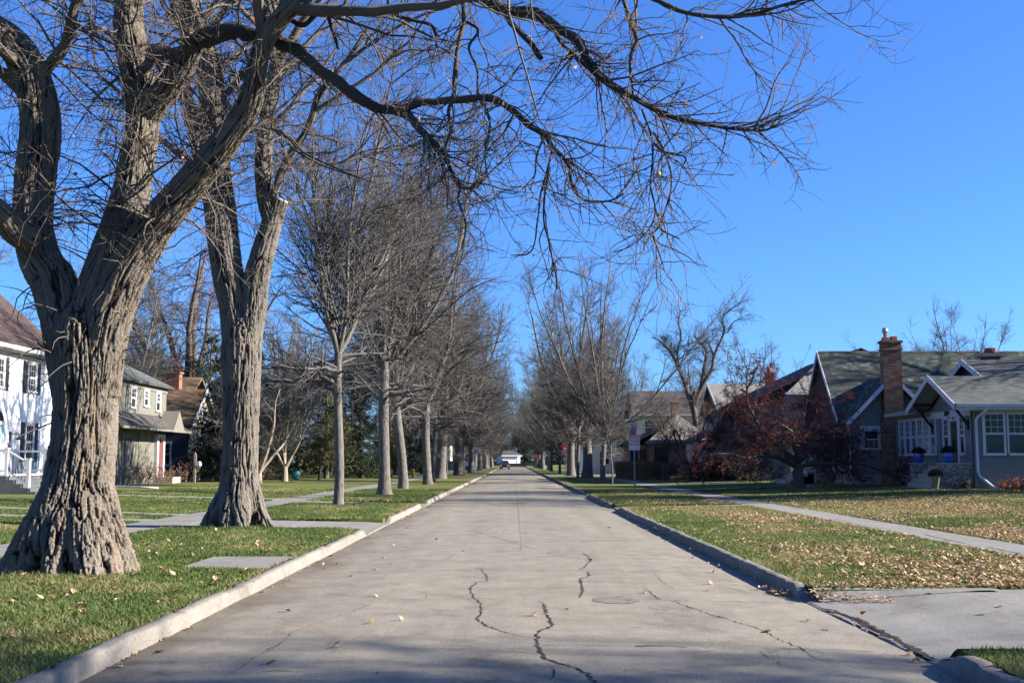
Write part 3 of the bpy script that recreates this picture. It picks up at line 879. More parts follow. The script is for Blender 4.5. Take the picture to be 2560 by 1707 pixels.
def bare_tree(seed, H, th, r0, nst, st_ang, spread, n2, n3, n4, stem_up=0.10, lat=(50, 14), lat_up=-0.02, lat_end=0.06, tw_up=0.0, tw_end=0.05,
              nlow=6, low_ang=75, low_up=-0.05, rt=0.006, lean=(0, 0), sides3=3, wig=0.10, flare=1.5, twig_len=0.55):
    r = np.random.default_rng(seed)
    K = 14
    s = np.linspace(0, 1, K)
    trunk = np.stack([lean[0] * s ** 1.5 + .05 * np.sin(s * 5 + seed), lean[1] * s ** 1.5 + .05 * np.sin(s * 4 + 2 * seed), -0.15 + (th + 0.15) * s], 1)
    tr = r0 * (1.0 - 0.18 * s + (flare - 1) * np.exp(-s * th / (0.8 * r0 + .1)))
    sets = [(trunk[None], tr[None], 20)]
    # stems
    K1 = 14
    SP = np.zeros((nst, K1, 3)); SR = np.zeros((nst, K1))
    for q in range(nst):
        az = 2 * math.pi * (q + .6 * r.random()) / max(1, nst - 1)
        an = R(max(3, r.normal(*st_ang))) if q else R(abs(r.normal(3, 3)))
        t = 1.0 - (0.16 * r.random() if q else 0)
        p = trunk[-1] * t + trunk[-3] * (1 - t) if q else trunk[-1]
        ln = (H - th) * (1.0 if q == 0 else 0.72 + .25 * r.random()) / max(.5, math.cos(an * .7))
        d = np.array([math.sin(an) * math.cos(az), math.sin(an) * math.sin(az), math.cos(an)])
        SP[q, 0] = p
        for k in range(1, K1):
            d = d + r.normal(0, .07, 3) + np.array([0, 0, stem_up]); d /= np.linalg.norm(d)
            SP[q, k] = SP[q, k - 1] + d * ln / (K1 - 1)
        rs = tr[-1] * (0.80 if q == 0 else 0.42 + .22 * r.random())
        SR[q] = rs * (1 - np.linspace(0, 1, K1)) ** 0.85 + 0.012
    sets.append((SP, SR, 10))
    low = None
    P2, R2 = grow(SP, SR, n2, r, lambda t, pl, u: spread * (1.15 - .75 * t) * (.65 + .5 * u), lat, .04, .97, 9, lat_up, lat_end, wig, .42, rt * .8, rt)
    if nlow:
        PL, RL = grow(trunk[None, K * 2 // 3:], tr[None, K * 2 // 3:], nlow, r, lambda t, pl, u: spread * (.4 + .5 * u), (low_ang, 10), .2, 1, 9, low_up, .04, wig, .75, .008, .012)
        P2 = np.concatenate([P2, PL]); R2 = np.concatenate([R2, RL])
    P3, R3 = grow(P2, R2, n3, r, lambda t, pl, u: np.minimum(pl * .6, 1.9) * (1.1 - .5 * t) * (.5 + .7 * u), (48, 14), .12, 1, 6, tw_up, tw_end, wig * 1.3, .6, rt * .8, rt)
    P4, R4 = grow(P3, R3, n4, r, lambda t, pl, u: twig_len * (.4 + .9 * u), (42, 15), .1, 1, 4, tw_up, tw_end * 1.6, wig * 1.6, .5, rt * .55, rt * .8)
    crown = [(P2, R2, 6), (P3, R3, 4), (P4, R4, 3)]
    return sets, crown, (SP, SR, P2, R2, P3, R3)

def tree_object(name, label, cat, sets, crown, bark, twig, group=None):
    root = thing(name, label, cat, group=group)
    tubes_mesh('trunk', sets, bark, root)
    tubes_mesh('crown', crown, twig, root)
    return root

# ---- the two big old trees on the left, traced limb by limb
def poly(pts, Y, w, k=28, m2=1.0):
    """pts [(u,v)] photo pixels, Y distance (number or list), w width in pixels (number or list) -> (k,4) x,y,z,r"""
    n = len(pts)
    Ys = np.interp(np.linspace(0, 1, n), np.linspace(0, 1, len(Y)), Y) if isinstance(Y, (list, tuple)) else np.full(n, float(Y))
    ws = np.interp(np.linspace(0, 1, n), np.linspace(0, 1, len(w)), w) if isinstance(w, (list, tuple)) else np.full(n, float(w))
    q = np.array([np.r_[px(u, v, yy), ww / FPX * yy / 2] for (u, v), yy, ww in zip(pts, Ys, ws)])
    return spline(q, k)

z1 = lambda L_: [(a * .5485, b * .5485) for a, b in L_]
z7 = lambda L_: [(700 + a * .5952, b * .5952) for a, b in L_]

def hero_trunk(name, limbs, root_pts, mat_, parent, voxel, amp, freq, seed, vs=0.14):
    """limbs: list of (k,4); one continuous surface by voxel remesh, then bark furrows in real relief"""
    mb = MB()
    kd_pts = []; frames = []
    for qi, q in enumerate(limbs + root_pts):
        P, Rd = q[:, :3], q[:, 3]
        mb.tube(P, Rd, 20)
        if qi >= len(limbs): continue
        T = _norm(np.gradient(P, axis=0))
        ref = np.array([0.9, 0.35, 0.0]) if abs(T[:, 2]).mean() > .4 else np.array([0.1, 0.2, 1.0])
        e1 = _norm(np.cross(T, np.cross(ref[None], T) * 1.0)) if False else _norm(np.cross(np.broadcast_to(ref, T.shape), T))
        e2 = np.cross(T, e1)
        s = np.r_[0, np.cumsum(np.linalg.norm(np.diff(P, axis=0), axis=1))]
        m_ = max(2, int(s[-1] / .06))
        ss = np.linspace(0, s[-1], m_)
        ip = lambda A: np.stack([np.interp(ss, s, A[:, j]) for j in range(A.shape[1])], 1)
        kd_pts.append(ip(P)); frames.append((ip(e1), ip(e2), ss + P[0, 2], np.interp(ss, s, Rd)))
    tmp = mb.build('trunk_tmp', mat_, None, uv=False)
    md = tmp.modifiers.new('r', 'REMESH'); md.mode = 'VOXEL'; md.voxel_size = voxel
    sm = tmp.modifiers.new('s', 'SMOOTH'); sm.iterations = 24; sm.factor = 0.5
    dg = bpy.context.evaluated_depsgraph_get(); dg.update()
    ev = tmp.evaluated_get(dg)
    me = bpy.data.meshes.new_from_object(ev)
    bpy.data.objects.remove(tmp)
    n = len(me.vertices)
    co = np.empty(n * 3, np.float32); me.vertices.foreach_get('co', co); co = co.reshape(-1, 3).astype(float)
    no = np.empty(n * 3, np.float32); me.vertices.foreach_get('normal', no); no = no.reshape(-1, 3).astype(float)
    A = np.concatenate(kd_pts); E1 = np.concatenate([f[0] for f in frames]); E2 = np.concatenate([f[1] for f in frames])
    SS = np.concatenate([f[2] for f in frames]); RR = np.concatenate([f[3] for f in frames])
    # nearest skeleton sample (distance over radius)
    best = np.full(n, 1e9); bi = np.zeros(n, int)
    A32 = A.astype(np.float32); aa = (A32 ** 2).sum(1); iw = (1 / (RR + .03) ** 2).astype(np.float32)
    for c0 in range(0, n, 20000):
        q_ = co[c0:c0 + 20000].astype(np.float32)
        d2 = ((q_ ** 2).sum(1)[:, None] + aa[None] - 2 * q_ @ A32.T) * iw[None]
        bi[c0:c0 + 20000] = d2.argmin(1)
    dv = co - A[bi]
    lx_, ly_ = (dv * E1[bi]).sum(1), (dv * E2[bi]).sum(1)
    ang = np.arctan2(ly_, lx_)
    rr_ = RR[bi]
    T_ = np.cross(E1[bi], E2[bi]); sv = SS[bi] + (dv * T_).sum(1)
    rad = np.hypot(lx_, ly_)
    rq = np.maximum(rr_, .05)
    bark = np.stack([rq * np.cos(ang), rq * np.sin(ang), sv - np.maximum(rad - rr_, 0) * .8], 1)
    p = bark * np.array([freq, freq, freq * vs])
    warp = vnoise(bark * np.array([3.0, 3.0, 1.1]), seed + 1)[:, None] * np.array([0.55, 0.55, 0.0])
    a_ = vnoise(p + warp, seed); b_ = vnoise(p * 2.1 + warp * 1.5 + 7.3, seed + 2); c_ = vnoise(p * np.array([4.5, 4.5, 9]) + 3, seed + 3)
    ridge = 1 - np.abs(a_) * 1.9                       # sharp plates between furrows
    ridge = np.clip(np.abs(a_) * 4.0, 0, 1) ** .8
    brk = np.clip(np.abs(vnoise(bark * np.array([freq * .8, freq * .8, freq * .42]) + warp * 2 + 31, seed + 8)) * 6.0, 0, 1)
    ridge = ridge * (.82 + .18 * brk)
    ridge2 = np.clip(np.abs(b_) * 3.0, 0, 1)
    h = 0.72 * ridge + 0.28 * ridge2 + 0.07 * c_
    big = vnoise(bark * np.array([2.2, 2.2, .5]) + 11, seed + 5)
    am = amp * np.clip(rr_ / 0.42, 0.22, 1.25)
    disp = (h - 0.62) * am + big * am * 0.55
    co2 = co + no * disp[:, None]
    me.vertices.foreach_set('co', co2.astype(np.float32).ravel())
    at = me.attributes.new('bark', 'FLOAT_VECTOR', 'POINT'); at.data.foreach_set('vector', bark.astype(np.float32).ravel())
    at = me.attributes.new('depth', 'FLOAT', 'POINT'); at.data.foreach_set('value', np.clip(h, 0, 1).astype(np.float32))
    me.materials.clear(); me.materials.append(mat_)
    me.polygons.foreach_set('use_smooth', np.full(len(me.polygons), True))
    me.name = name; me.update()
    o = bpy.data.objects.new(name, me); COL.objects.link(o); o.parent = parent
    return o

def leaves_on(P, n, r, mat_, parent, size=0.035):
    """a few dry leaves still hanging on the twigs"""
    i = r.integers(len(P), size=n)
    p = P[i, -1]
    k = n
    V, F = leaf_mesh_arrays(np.zeros(k), np.zeros(k), np.zeros(k), size * (.7 + .6 * r.random(k)), r)
    V = V.reshape(k, 7, 3)
    V = np.stack([V[:, :, 2], V[:, :, 1], -V[:, :, 0]], -1)        # hang them down
    V = V + p[:, None, :]
    return np_mesh('leaves', V.reshape(-1, 3), F, mat_, parent, smooth=False, attrs={'tint': ('FLOAT', np.repeat(r.random(k), 7))})

# ---------- tree one (nearest)
B1Y = 15.9
T1 = thing('old_tree', 'massive furrowed old tree nearest on the left, long limb over the street', 'tree', (0, 0, 0))
trunkA = poly([(193, 1440), (190, 1340), (195, 1212), (208, 1100), (213, 1000), (213, 900), (212, 820), (210, 770)], B1Y, [205, 188, 164, 152, 148, 150, 140, 90], 30)
L1 = poly([(190, 985), (176, 880), (160, 790), (135, 705)] + z1([(190, 1200), (152, 1060), (148, 930), (158, 800), (178, 640), (178, 500), (140, 340), (70, 215), (-40, 130), (-200, 40)]), [15.9, 15.95, 16.05, 16.1, 16.1, 16.1], [110, 112, 108, 104, 96, 92, 94, 100, 100, 96, 90, 84, 78, 70], 48)
R1 = poly([(216, 985), (224, 880), (238, 780), (258, 715)] + z1([(500, 1200), (548, 1050), (590, 900), (622, 740), (648, 560), (640, 400), (605, 250), (585, 100), (600, -60), (640, -260)]), [15.9, 15.9, 15.95, 16.0, 16.0], [110, 115, 115, 110, 104, 98, 92, 86, 82, 80, 78, 74, 66, 52], 48)
R1b = poly(z1([(652, 560), (700, 480), (765, 400), (835, 300), (880, 210), (905, 160)]), [16.0, 15.4], [74, 66, 60, 54], 24)
R2 = poly([(240, 985), (252, 880), (275, 780), (312, 690)] + z1([(655, 1110), (730, 1000), (830, 880), (905, 790), (985, 700), (1065, 590), (1130, 490), (1160, 380), (1180, 270), (1215, 170), (1290, 70), (1390, -20), (1500, -150), (1640, -330)]), [15.9, 15.7, 15.2, 14.6, 13.9], [110, 110, 108, 100, 94, 88, 84, 80, 74, 68, 60, 53, 50, 50, 48, 44, 38], 56)
LS = poly(z1([(150, 1090), (80, 1060), (20, 1000), (-60, 930), (-180, 880), (-330, 760)]), [15.5, 15.0, 14.4], [70, 66, 62, 52], 20)
L2 = poly(z1([(200, 330), (240, 280), (300, 200), (325, 100), (350, 10), (420, -80), (520, -220)]), [15.1, 14.4], [34, 30, 26, 24, 20], 24)
STUB = poly(z1([(640, 300), (690, 250), (740, 235), (790, 245), (850, 225)]), [16.2, 15.8], [42, 40, 30, 26], 14)
# the long limb out over the street, starting at the broken fork
LL = poly(z1([(890, 190), (960, 165), (1050, 145), (1150, 155)]) + z7([(20, 190), (100, 240), (180, 295), (300, 390), (430, 450), (510, 462), (590, 540), (680, 630), (715, 705), (760, 785), (800, 790), (845, 768)]), [15.4, 14.9, 14.3, 13.8, 13.4], [40, 44, 42, 36, 33, 30, 28, 24, 20, 16, 12, 10, 8, 6], 60)
LU = poly(z7([(505, 464), (600, 430), (720, 412), (850, 408), (920, 430), (990, 470), (1050, 520), (1110, 570), (1140, 620), (1200, 680), (1230, 790), (1280, 840), (1390, 842), (1445, 815)]), [14.0, 13.5, 13.0], [22, 20, 20, 18, 16, 13, 10, 7, 5, 3], 44)
# upper limbs, leaving and re-entering the top of the frame
B1 = poly([(700, -240), (880, -170), (1080, -90)] + z7([(870, -10), (940, 48), (1080, 70), (1180, 130), (1260, 180), (1290, 255), (1380, 350), (1480, 410), (1600, 470), (1740, 515), (1900, 540), (2040, 550), (2110, 500)]), [14.6, 14.2, 13.8, 13.4, 13.2], [44, 40, 36, 32, 27, 22, 20, 18, 15, 11, 7, 4], 60)
B1s = poly(z7([(930, 40), (965, 95), (1000, 130), (1060, 190), (1100, 252)]), [14.1, 13.9], [15, 13, 13, 13], 14)
B1p = poly(z7([(1140, 105), (1180, 180), (1215, 215), (1275, 265), (1390, 360)]), [13.95, 13.6], [10, 12, 11, 8], 16)
B2 = poly(z7([(1300, -150), (1450, -60), (1590, 0), (1700, 52), (1850, 76), (1990, 64), (2100, 28), (2200, 0), (2300, -30)]), [14.0, 13.2], [16, 14, 13, 11, 9, 6, 3], 32)
B3 = poly(z7([(740, -60), (770, 0), (772, 90), (745, 200), (735, 330), (730, 410), (708, 470), (715, 560), (680, 632), (650, 680)]), [14.6, 14.0], [13, 12, 12, 11, 9, 7, 4], 36)
B4 = poly(z7([(1420, -60), (1445, 0), (1470, 90), (1500, 170), (1475, 250), (1482, 400)]), [13.5, 13.3], [13, 12, 12, 10, 6], 24)
B5 = poly(z7([(785, 90), (830, 130), (790, 200), (830, 290), (835, 400), (880, 520), (870, 620)]), [14.3, 14.0], [8, 7, 6, 5, 3], 24)
B6 = poly(z7([(0, 60), (90, 110), (180, 40), (220, 130), (240, 210)]), [14.6, 14.6], [14, 14, 11, 6], 20)
B7 = poly(z7([(450, -30), (465, 45), (560, 90), (640, 110), (660, 190)]), [14.6, 14.4], [12, 10, 8, 4], 20)
hangs = [
    z7([(1110, 570), (1075, 650), (1068, 740), (1050, 800)]), z7([(1140, 640), (1100, 800), (1085, 930), (1055, 1055), (970, 1072)]),
    z7([(1125, 700), (1110, 900), (1130, 1020), (1158, 1150), (1165, 1212)]), z7([(1520, 460), (1555, 560), (1565, 680), (1558, 780), (1576, 880), (1550, 960), (1480, 1030), (1400, 1060)]),
    z7([(1570, 560), (1615, 640), (1640, 720), (1640, 800), (1610, 900), (1590, 940)]), z7([(1590, 900), (1600, 965), (1680, 1000)]), z7([(1560, 600), (1620, 640), (1700, 660), (1690, 700)]),
    z7([(1576, 880), (1590, 940), (1560, 990), (1530, 1022)]), z7([(1560, 980), (1585, 1040), (1608, 1112)]),
    z7([(850, 410), (880, 520), (865, 640), (870, 720), (900, 800)]), z7([(990, 470), (940, 560), (900, 600), (860, 660)]), z7([(715, 560), (690, 640), (770, 680), (860, 740)]),
    z7([(0, 545), (100, 640), (260, 720), (400, 770)]), z7([(760, 790), (750, 840), (780, 950), (760, 1040)])]
HG = [poly(h_, [13.7, 13.3], [6, 5, 4, 2.5], 18) for h_ in hangs]
# roots
def root_(pts, w): return poly(pts, [B1Y, B1Y - .35, B1Y - .7], w, 14)
roots = [root_([(195, 1120), (165, 1230), (110, 1335), (45, 1418), (-40, 1490)], [70, 110, 112, 80, 40]),
         poly([(210, 1120), (240, 1240), (275, 1350), (318, 1432), (360, 1500)], [B1Y, B1Y - .3], [70, 90, 76, 44, 18], 14),
         poly([(200, 1140), (205, 1260), (215, 1365), (228, 1500)], [B1Y, B1Y - .8], [70, 88, 76, 36], 12),
         poly([(190, 1140), (168, 1260), (140, 1365), (115, 1505)], [B1Y, B1Y - .85], [70, 85, 72, 34], 12),
         poly([(200, 1140), (220, 1260), (250, 1372), (288, 1500)], [B1Y, B1Y - .65], [70, 84, 66, 28], 12),
         poly([(205, 1130), (200, 1250), (190, 1330), (170, 1400)], [B1Y, B1Y + 1.0], [70, 90, 80, 50], 12)]
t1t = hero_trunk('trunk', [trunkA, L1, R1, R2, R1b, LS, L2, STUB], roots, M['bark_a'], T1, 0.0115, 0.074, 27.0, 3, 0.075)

def pack(lst, k=28):
    out = []
    for q in lst:
        out.append(spline(q, k) if len(q) != k else q)
    A_ = np.array(out)
    return A_[:, :, :3], A_[:, :, 3]
rg = np.random.default_rng(71)
fineP, fineR = pack([LL, LU, B1, B1s, B1p, B2, B3, B4, B5, B6, B7] + HG, 64)
kn = vnoise(fineP * 9.0, 5); fineR = fineR * (1.05 + .30 * np.clip(kn, -.5, 1)); fineP = fineP + np.stack([vnoise(fineP * 3.1, 6 + q) for q in range(3)], -1) * (fineR[:, :, None] * .55 + .006)
fi = np.linspace(0, 63, 28).round().astype(int)
lP, lR = pack([L1[14:], R1[14:], R1b, R2[18:], LS, L2])
allP = np.concatenate([lP, fineP[:, fi]]); allR = np.concatenate([lR, fineR[:, fi]])
# unseen upper limbs give the crown its mass above the frame
Pu, Ru = grow(*pack([L1[24:], R1[26:], R2[30:]]), 16, rg, lambda t, pl, u: 2.5 + 2.2 * u, (45, 12), .2, 1, 9, .06, .0, .12, .8, .012, .03)
P2, R2_ = grow(allP, allR, 225, rg, lambda t, pl, u: (.4 + .95 * u) * (1.05 - .55 * t), (56, 16), .05, 1.0, 9, -.05, -.02, .20, .40, .0032, .0045)
P2b, R2b = grow(Pu, Ru, 110, rg, lambda t, pl, u: .8 + 1.5 * u, (50, 14), .1, 1, 9, -.06, -.03, .16, .5, .004, .006)
P2 = np.concatenate([P2, P2b, Pu]); R2_ = np.concatenate([R2_, R2b, Ru])
FX, FXR = grow(fineP, fineR, 150, rg, lambda t, pl, u: .35 + .6 * u, (50, 14), .1, 1, 9, -.03, -.02, .16, .4, .003, .005)
tipP = fineP[[1, 2, 5, 0]][:, 34:]; tipR = fineR[[1, 2, 5, 0]][:, 34:]      # feathered ends of the long limbs
TX, TXR = grow(tipP, tipR, 85, rg, lambda t, pl, u: .5 + .9 * u, (34, 11), .0, 1, 9, .01, .03, .12, .4, .003, .0045)
P2 = np.concatenate([P2, FX, TX]); R2_ = np.concatenate([R2_, FXR, TXR])
P3, R3 = grow(P2, R2_, 1950, rg, lambda t, pl, u: .25 + .5 * u, (52, 16), .1, 1, 7, -.03, .05, .14, .32, .0026, .0038)
P4, R4 = grow(P3, R3, 4200, rg, lambda t, pl, u: .10 + .26 * u, (48, 16), .1, 1, 5, -.01, .06, .14, .30, .0022, .0030)
# sprouts on the trunk
Ps, Rs = grow(*pack([trunkA[14:], L1[:24], R1[:26], R2[:30]]), 190, rg, lambda t, pl, u: .5 + .7 * u, (75, 12), .05, 1, 8, .02, -.10, .22, .4, .003, .006)
Q2, QR2 = grow(*pack([L1[14:], R1[14:], R1b, R2[16:44], LS, L2, STUB]), 170, rg, lambda t, pl, u: .6 + 1.5 * u, (62, 14), .02, 1, 9, -.02, -.03, .17, .4, .0032, .0045)
Q3, QR3 = grow(Q2, QR2, 1100, rg, lambda t, pl, u: .25 + .6 * u, (50, 16), .1, 1, 7, -.03, .03, .15, .32, .0026, .0036)
Q4, QR4 = grow(Q3, QR3, 2600, rg, lambda t, pl, u: .10 + .3 * u, (48, 16), .1, 1, 5, -.01, .05, .15, .30, .0022, .0030)
tubes_mesh('crown', [(Q2, QR2, 5, 0), (Q3, QR3, 3, 0), (Q4, QR4, 3, 0), (fineP, fineR, 8, 1), (P2, R2_, 5, 0), (P3, R3, 4, 0), (P4, R4, 3, 0), (Ps, Rs, 4, 0)], [M['twig_hero'], M['limb_dark']], T1)
leaves_on(P4, 260, rg, M['dryleaf'], T1, 0.040)['kind'] = 'stuff'

# ---------- tree two
B2Y = 26.6
T2 = thing('old_tree', 'second old tree on the left with a sawn-off pale limb stub', 'tree')
tA = poly([(598, 1330), (597, 1270), (598, 1180), (602, 1060), (606, 950), (606, 870), (610, 800)], B2Y, [106, 98, 92, 88, 90, 94, 70], 24)
S1 = poly([(600, 960), (594, 850), (586, 760)] + z1([(1045, 1280), (1022, 1130), (1005, 980), (985, 820), (975, 640), (975, 480), (950, 300), (900, 130), (860, 0), (830, -140)]), [26.6, 26.65, 26.7], [66, 70, 72, 74, 74, 72, 70, 66, 62, 58, 52, 44], 36)
S2 = poly([(612, 960), (620, 850), (634, 760)] + z1([(1165, 1290), (1200, 1150), (1235, 1030), (1258, 960), (1275, 915)]), [26.6, 26.55], [66, 68, 66, 62, 56, 50, 45, 42], 26)
S3 = poly(z1([(1240, 1010), (1212, 900), (1200, 760), (1210, 600), (1228, 480), (1255, 330), (1270, 220), (1230, 90), (1200, -60)]), [26.55, 26.6], [46, 44, 40, 36, 34, 30, 26], 30)
S4 = poly(z1([(1245, 900), (1270, 820), (1305, 730), (1380, 625), (1420, 540), (1445, 450), (1500, 370), (1600, 250), (1680, 120)]), [26.4, 25.8], [22, 18, 16, 14, 10], 24)
S5 = poly(z1([(935, 770), (905, 690), (880, 560), (850, 450), (835, 330), (850, 180), (800, 40), (780, -80)]), [26.6, 27.4], [34, 32, 30, 28, 26], 24)
S6 = poly(z1([(940, 600), (1000, 520), (1090, 600), (1200, 590), (1280, 600), (1340, 680), (1460, 750), (1600, 800)]), [26.4, 24.6], [12, 10, 8, 5], 24)
roots2 = [poly([(597, 1150), (578, 1225), (545, 1280), (500, 1345)], [B2Y, B2Y - .4], [40, 56, 46, 18], 12), poly([(600, 1150), (622, 1225), (650, 1290), (698, 1348)], [B2Y, B2Y - .4], [40, 56, 42, 14], 12),
          poly([(598, 1160), (599, 1235), (602, 1290), (606, 1362)], [B2Y, B2Y - .9], [40, 56, 48, 24], 12), poly([(595, 1160), (582, 1240), (570, 1290), (558, 1360)], [B2Y, B2Y - .9], [40, 54, 42, 20], 12)]
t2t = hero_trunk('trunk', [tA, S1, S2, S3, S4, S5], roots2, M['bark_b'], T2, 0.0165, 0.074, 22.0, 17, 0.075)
# the pale sawn face
e = S2[-1]; dd = _norm(S2[-1, :3] - S2[-3, :3])
mbc = MB(); mbc.tube([e[:3] - dd * .02, e[:3] + dd * .035], [e[3] * 0.98, e[3] * .96], 18)
mbc.build('cut_end', M['cut_wood'], T2)
aP, aR = pack([S1[8:], S3, S4, S5, S6], 28)
P1u, R1u = grow(aP, aR, 26, rg, lambda t, pl, u: 2.2 + 2.6 * u, (45, 12), .25, 1, 9, .05, .0, .12, .8, .012, .03)
P2, R2_ = grow(np.concatenate([spline_k[None] for spline_k in []]) if False else P1u, R1u, 150, rg, lambda t, pl, u: .9 + 1.5 * u, (50, 14), .1, 1, 9, -.04, -.02, .17, .5, .005, .008)
P2x, R2x = grow(aP, aR, 110, rg, lambda t, pl, u: .7 + 1.5 * u, (60, 14), .02, 1, 9, -.06, -.02, .18, .5, .005, .008)
P2 = np.concatenate([P2, P2x]); R2_ = np.concatenate([R2_, R2x])
P3, R3 = grow(P2, R2_, 1500, rg, lambda t, pl, u: .4 + .8 * u, (50, 16), .1, 1, 7, -.04, .04, .20, .35, .004, .006)
P4, R4 = grow(P3, R3, 4200, rg, lambda t, pl, u: .18 + .4 * u, (48, 16), .1, 1, 5, -.02, .06, .22, .3, .0035, .0045)
tubes_mesh('crown', [(S6[None, :, :3], S6[None, :, 3], 6), (P1u, R1u, 6), (P2, R2_, 5), (P3, R3, 3), (P4, R4, 3)], M['twig_hero'], T2)
leaves_on(P4, 150, rg, M['dryleaf'], T2, 0.045)['kind'] = 'stuff'

# ---------- the street trees
def put(root, x, y, rz=0.0, sc=1.0, label=None, group=None, first=[]):
    if root.name in first: o = copy_tree(root)
    else: first.append(root.name); o = root
    o.location = (x, y, lz(x, y)); o.rotation_euler = (0, 0, rz); o.scale = (sc, sc, sc)
    if label: o['label'] = label
    if group: o['group'] = group
    return o
def xy(u, v, g=.15): 
    p = gnd(u, v, g); return p[0], p[1]

s_, c_, _ = bare_tree(101, 16.5, 5.2, 0.165, 7, (33, 11), 4.3, 150, 1600, 9000, lat=(42, 13), lat_up=.04, lat_end=-.09, tw_up=-.05, tw_end=.10, nlow=14, low_ang=70, low_up=-.10, rt=.0044, flare=1.35)
ashA = tree_object('street_tree', 'straight grey street tree closest after the two old ones, by the kerb walk', 'tree', s_, c_, M['bark_grey'], M['twig'])
s_, c_, _ = bare_tree(102, 18, 5.6, 0.26, 8, (33, 11), 4.9, 165, 1700, 9000, lat=(42, 13), lat_up=.04, lat_end=-.09, tw_up=-.05, tw_end=.10, nlow=15, low_ang=72, low_up=-.12, rt=.0052, flare=1.75)
ashB = tree_object('street_tree', 'thick grey street tree with flared foot beyond the kerb walk', 'tree', s_, c_, M['bark_grey'], M['twig'])
s_, c_, _ = bare_tree(103, 17, 4.6, 0.25, 7, (32, 9), 4.6, 155, 1450, 7600, lat=(42, 13), lat_up=.04, lat_end=-.07, nlow=9, low_ang=70, low_up=-.08, rt=.0068, lean=(.4, .2))
ashC = tree_object('street_tree', 'x', 'tree', s_, c_, M['bark_grey'], M['twig'])
s_, c_, _ = bare_tree(104, 19.0, 3.2, 0.20, 11, (36, 12), 3.3, 190, 1700, 8600, stem_up=.055, lat=(34, 10), lat_up=.05, lat_end=.08, tw_up=.04, tw_end=.08, nlow=7, low_ang=68, low_up=.02, rt=.0075)
vaseA = tree_object('street_tree', 'x', 'tree', s_, c_, M['bark_grey'], M['twig'])
s_, c_, _ = bare_tree(105, 16.5, 3.6, 0.42, 9, (36, 10), 3.8, 160, 1450, 7200, stem_up=.05, lat=(40, 12), lat_up=.03, lat_end=.05, tw_up=.02, tw_end=.05, nlow=6, low_ang=70, low_up=0, rt=.0085)
vaseB = tree_object('street_tree', 'x', 'tree', s_, c_, M['bark_grey'], M['twig'])
s_, c_, _ = bare_tree(107, 17, 4.4, 0.40, 8, (36, 9), 5.0, 160, 1500, 7600, lat=(42, 13), lat_up=.04, lat_end=-.06, nlow=9, low_ang=68, low_up=-.04, rt=.0075, lean=(.3, .3), flare=1.5)
thickD = tree_object('street_tree', 'x', 'tree', s_, c_, M['bark_grey'], M['twig'])
s_, c_, _ = bare_tree(106, 9, 2.2, 0.06, 4, (16, 5), 1.5, 50, 420, 1600, lat=(40, 10), nlow=3, low_ang=60, rt=.008, flare=1.2)
young = tree_object('young_tree', 'x', 'tree', s_, c_, M['bark_grey'], M['twig'])

left = [('A', 843, 1263, 0.0, 1.0, None), ('B', 958, 1238, .6, 1.0, None), ('C', 1007, 1222, 2.2, 1.05, 'darker straight trunk third along the left row of street trees'),
        ('C', 1067, 1210, 1.3, 1.15, 'slightly leaning street tree fourth along the left row'), ('A', 1085, 1204, 2.9, .95, 'thinner brown street tree fifth along the left row'),
        ('D', 1100, 1196, 0.0, 1.15, 'leaning grey street tree sixth along the left row'), ('D', 1146, 1188, 4.1, 1.2, 'thick dark street tree just before the left street corner'),
        ]
proto = {'A': ashA, 'B': ashB, 'C': ashC, 'V': vaseA, 'W': vaseB, 'Y': young, 'D': thickD}
for k_, u, v, rz, sc, lab in left:
    x, y = xy(u, v); put(proto[k_], x, y, rz, sc, lab, 'street trees on the left')
x, y = xy(1116, 1196); put(young, x, y, 0, .95, 'slender pale young tree among the left street trees')
x, y = xy(1158, 1188); put(young, x, y, 2.0, 1.0, 'thin young tree touching the thick corner tree on the left')
for k_, u, v, rz, sc, lab in (('V', 1509, 1204, .4, 1.0, 'vase-shaped bare street tree nearest on the right, behind the parking sign'),
                              ('W', 1468, 1193, 1.7, 1.12, 'stout pale-trunked street tree on the right, broadest of its row'),
                              ('A', 1446, 1195, 2.4, .80, 'slim straight street tree left of the stout one on the right'),
                              ('W', 1428, 1189, 5.1, 1.0, 'right street tree with its foot in dark shade, by the yield sign')):
    x, y = xy(u, v); put(proto[k_], x, y, rz, sc, lab, 'street trees on the right')
x, y = xy(1530, 1210); put(young, x, y, .5, .9, 'thin dark young tree just left of the parking sign')
rf = np.random.default_rng(81)
for side in (-1, 1):
    yy = 133.0
    while yy < 310:
        x = side * (5.6 + 1.2 * rf.random())
        k_ = ('D', 'B', 'C', 'V', 'W')[rf.integers(5)] if side < 0 else ('C', 'V', 'W', 'W')[rf.integers(4)]
        put(proto[k_], x, yy, rf.random() * 6.28, .75 + .4 * rf.random(),
            'bare street tree in the far block on the %s of the street' % ('left' if side < 0 else 'right'), 'far street trees on the %s' % ('left' if side < 0 else 'right'))
        yy += (6 if side < 0 else 9) + 7 * rf.random()
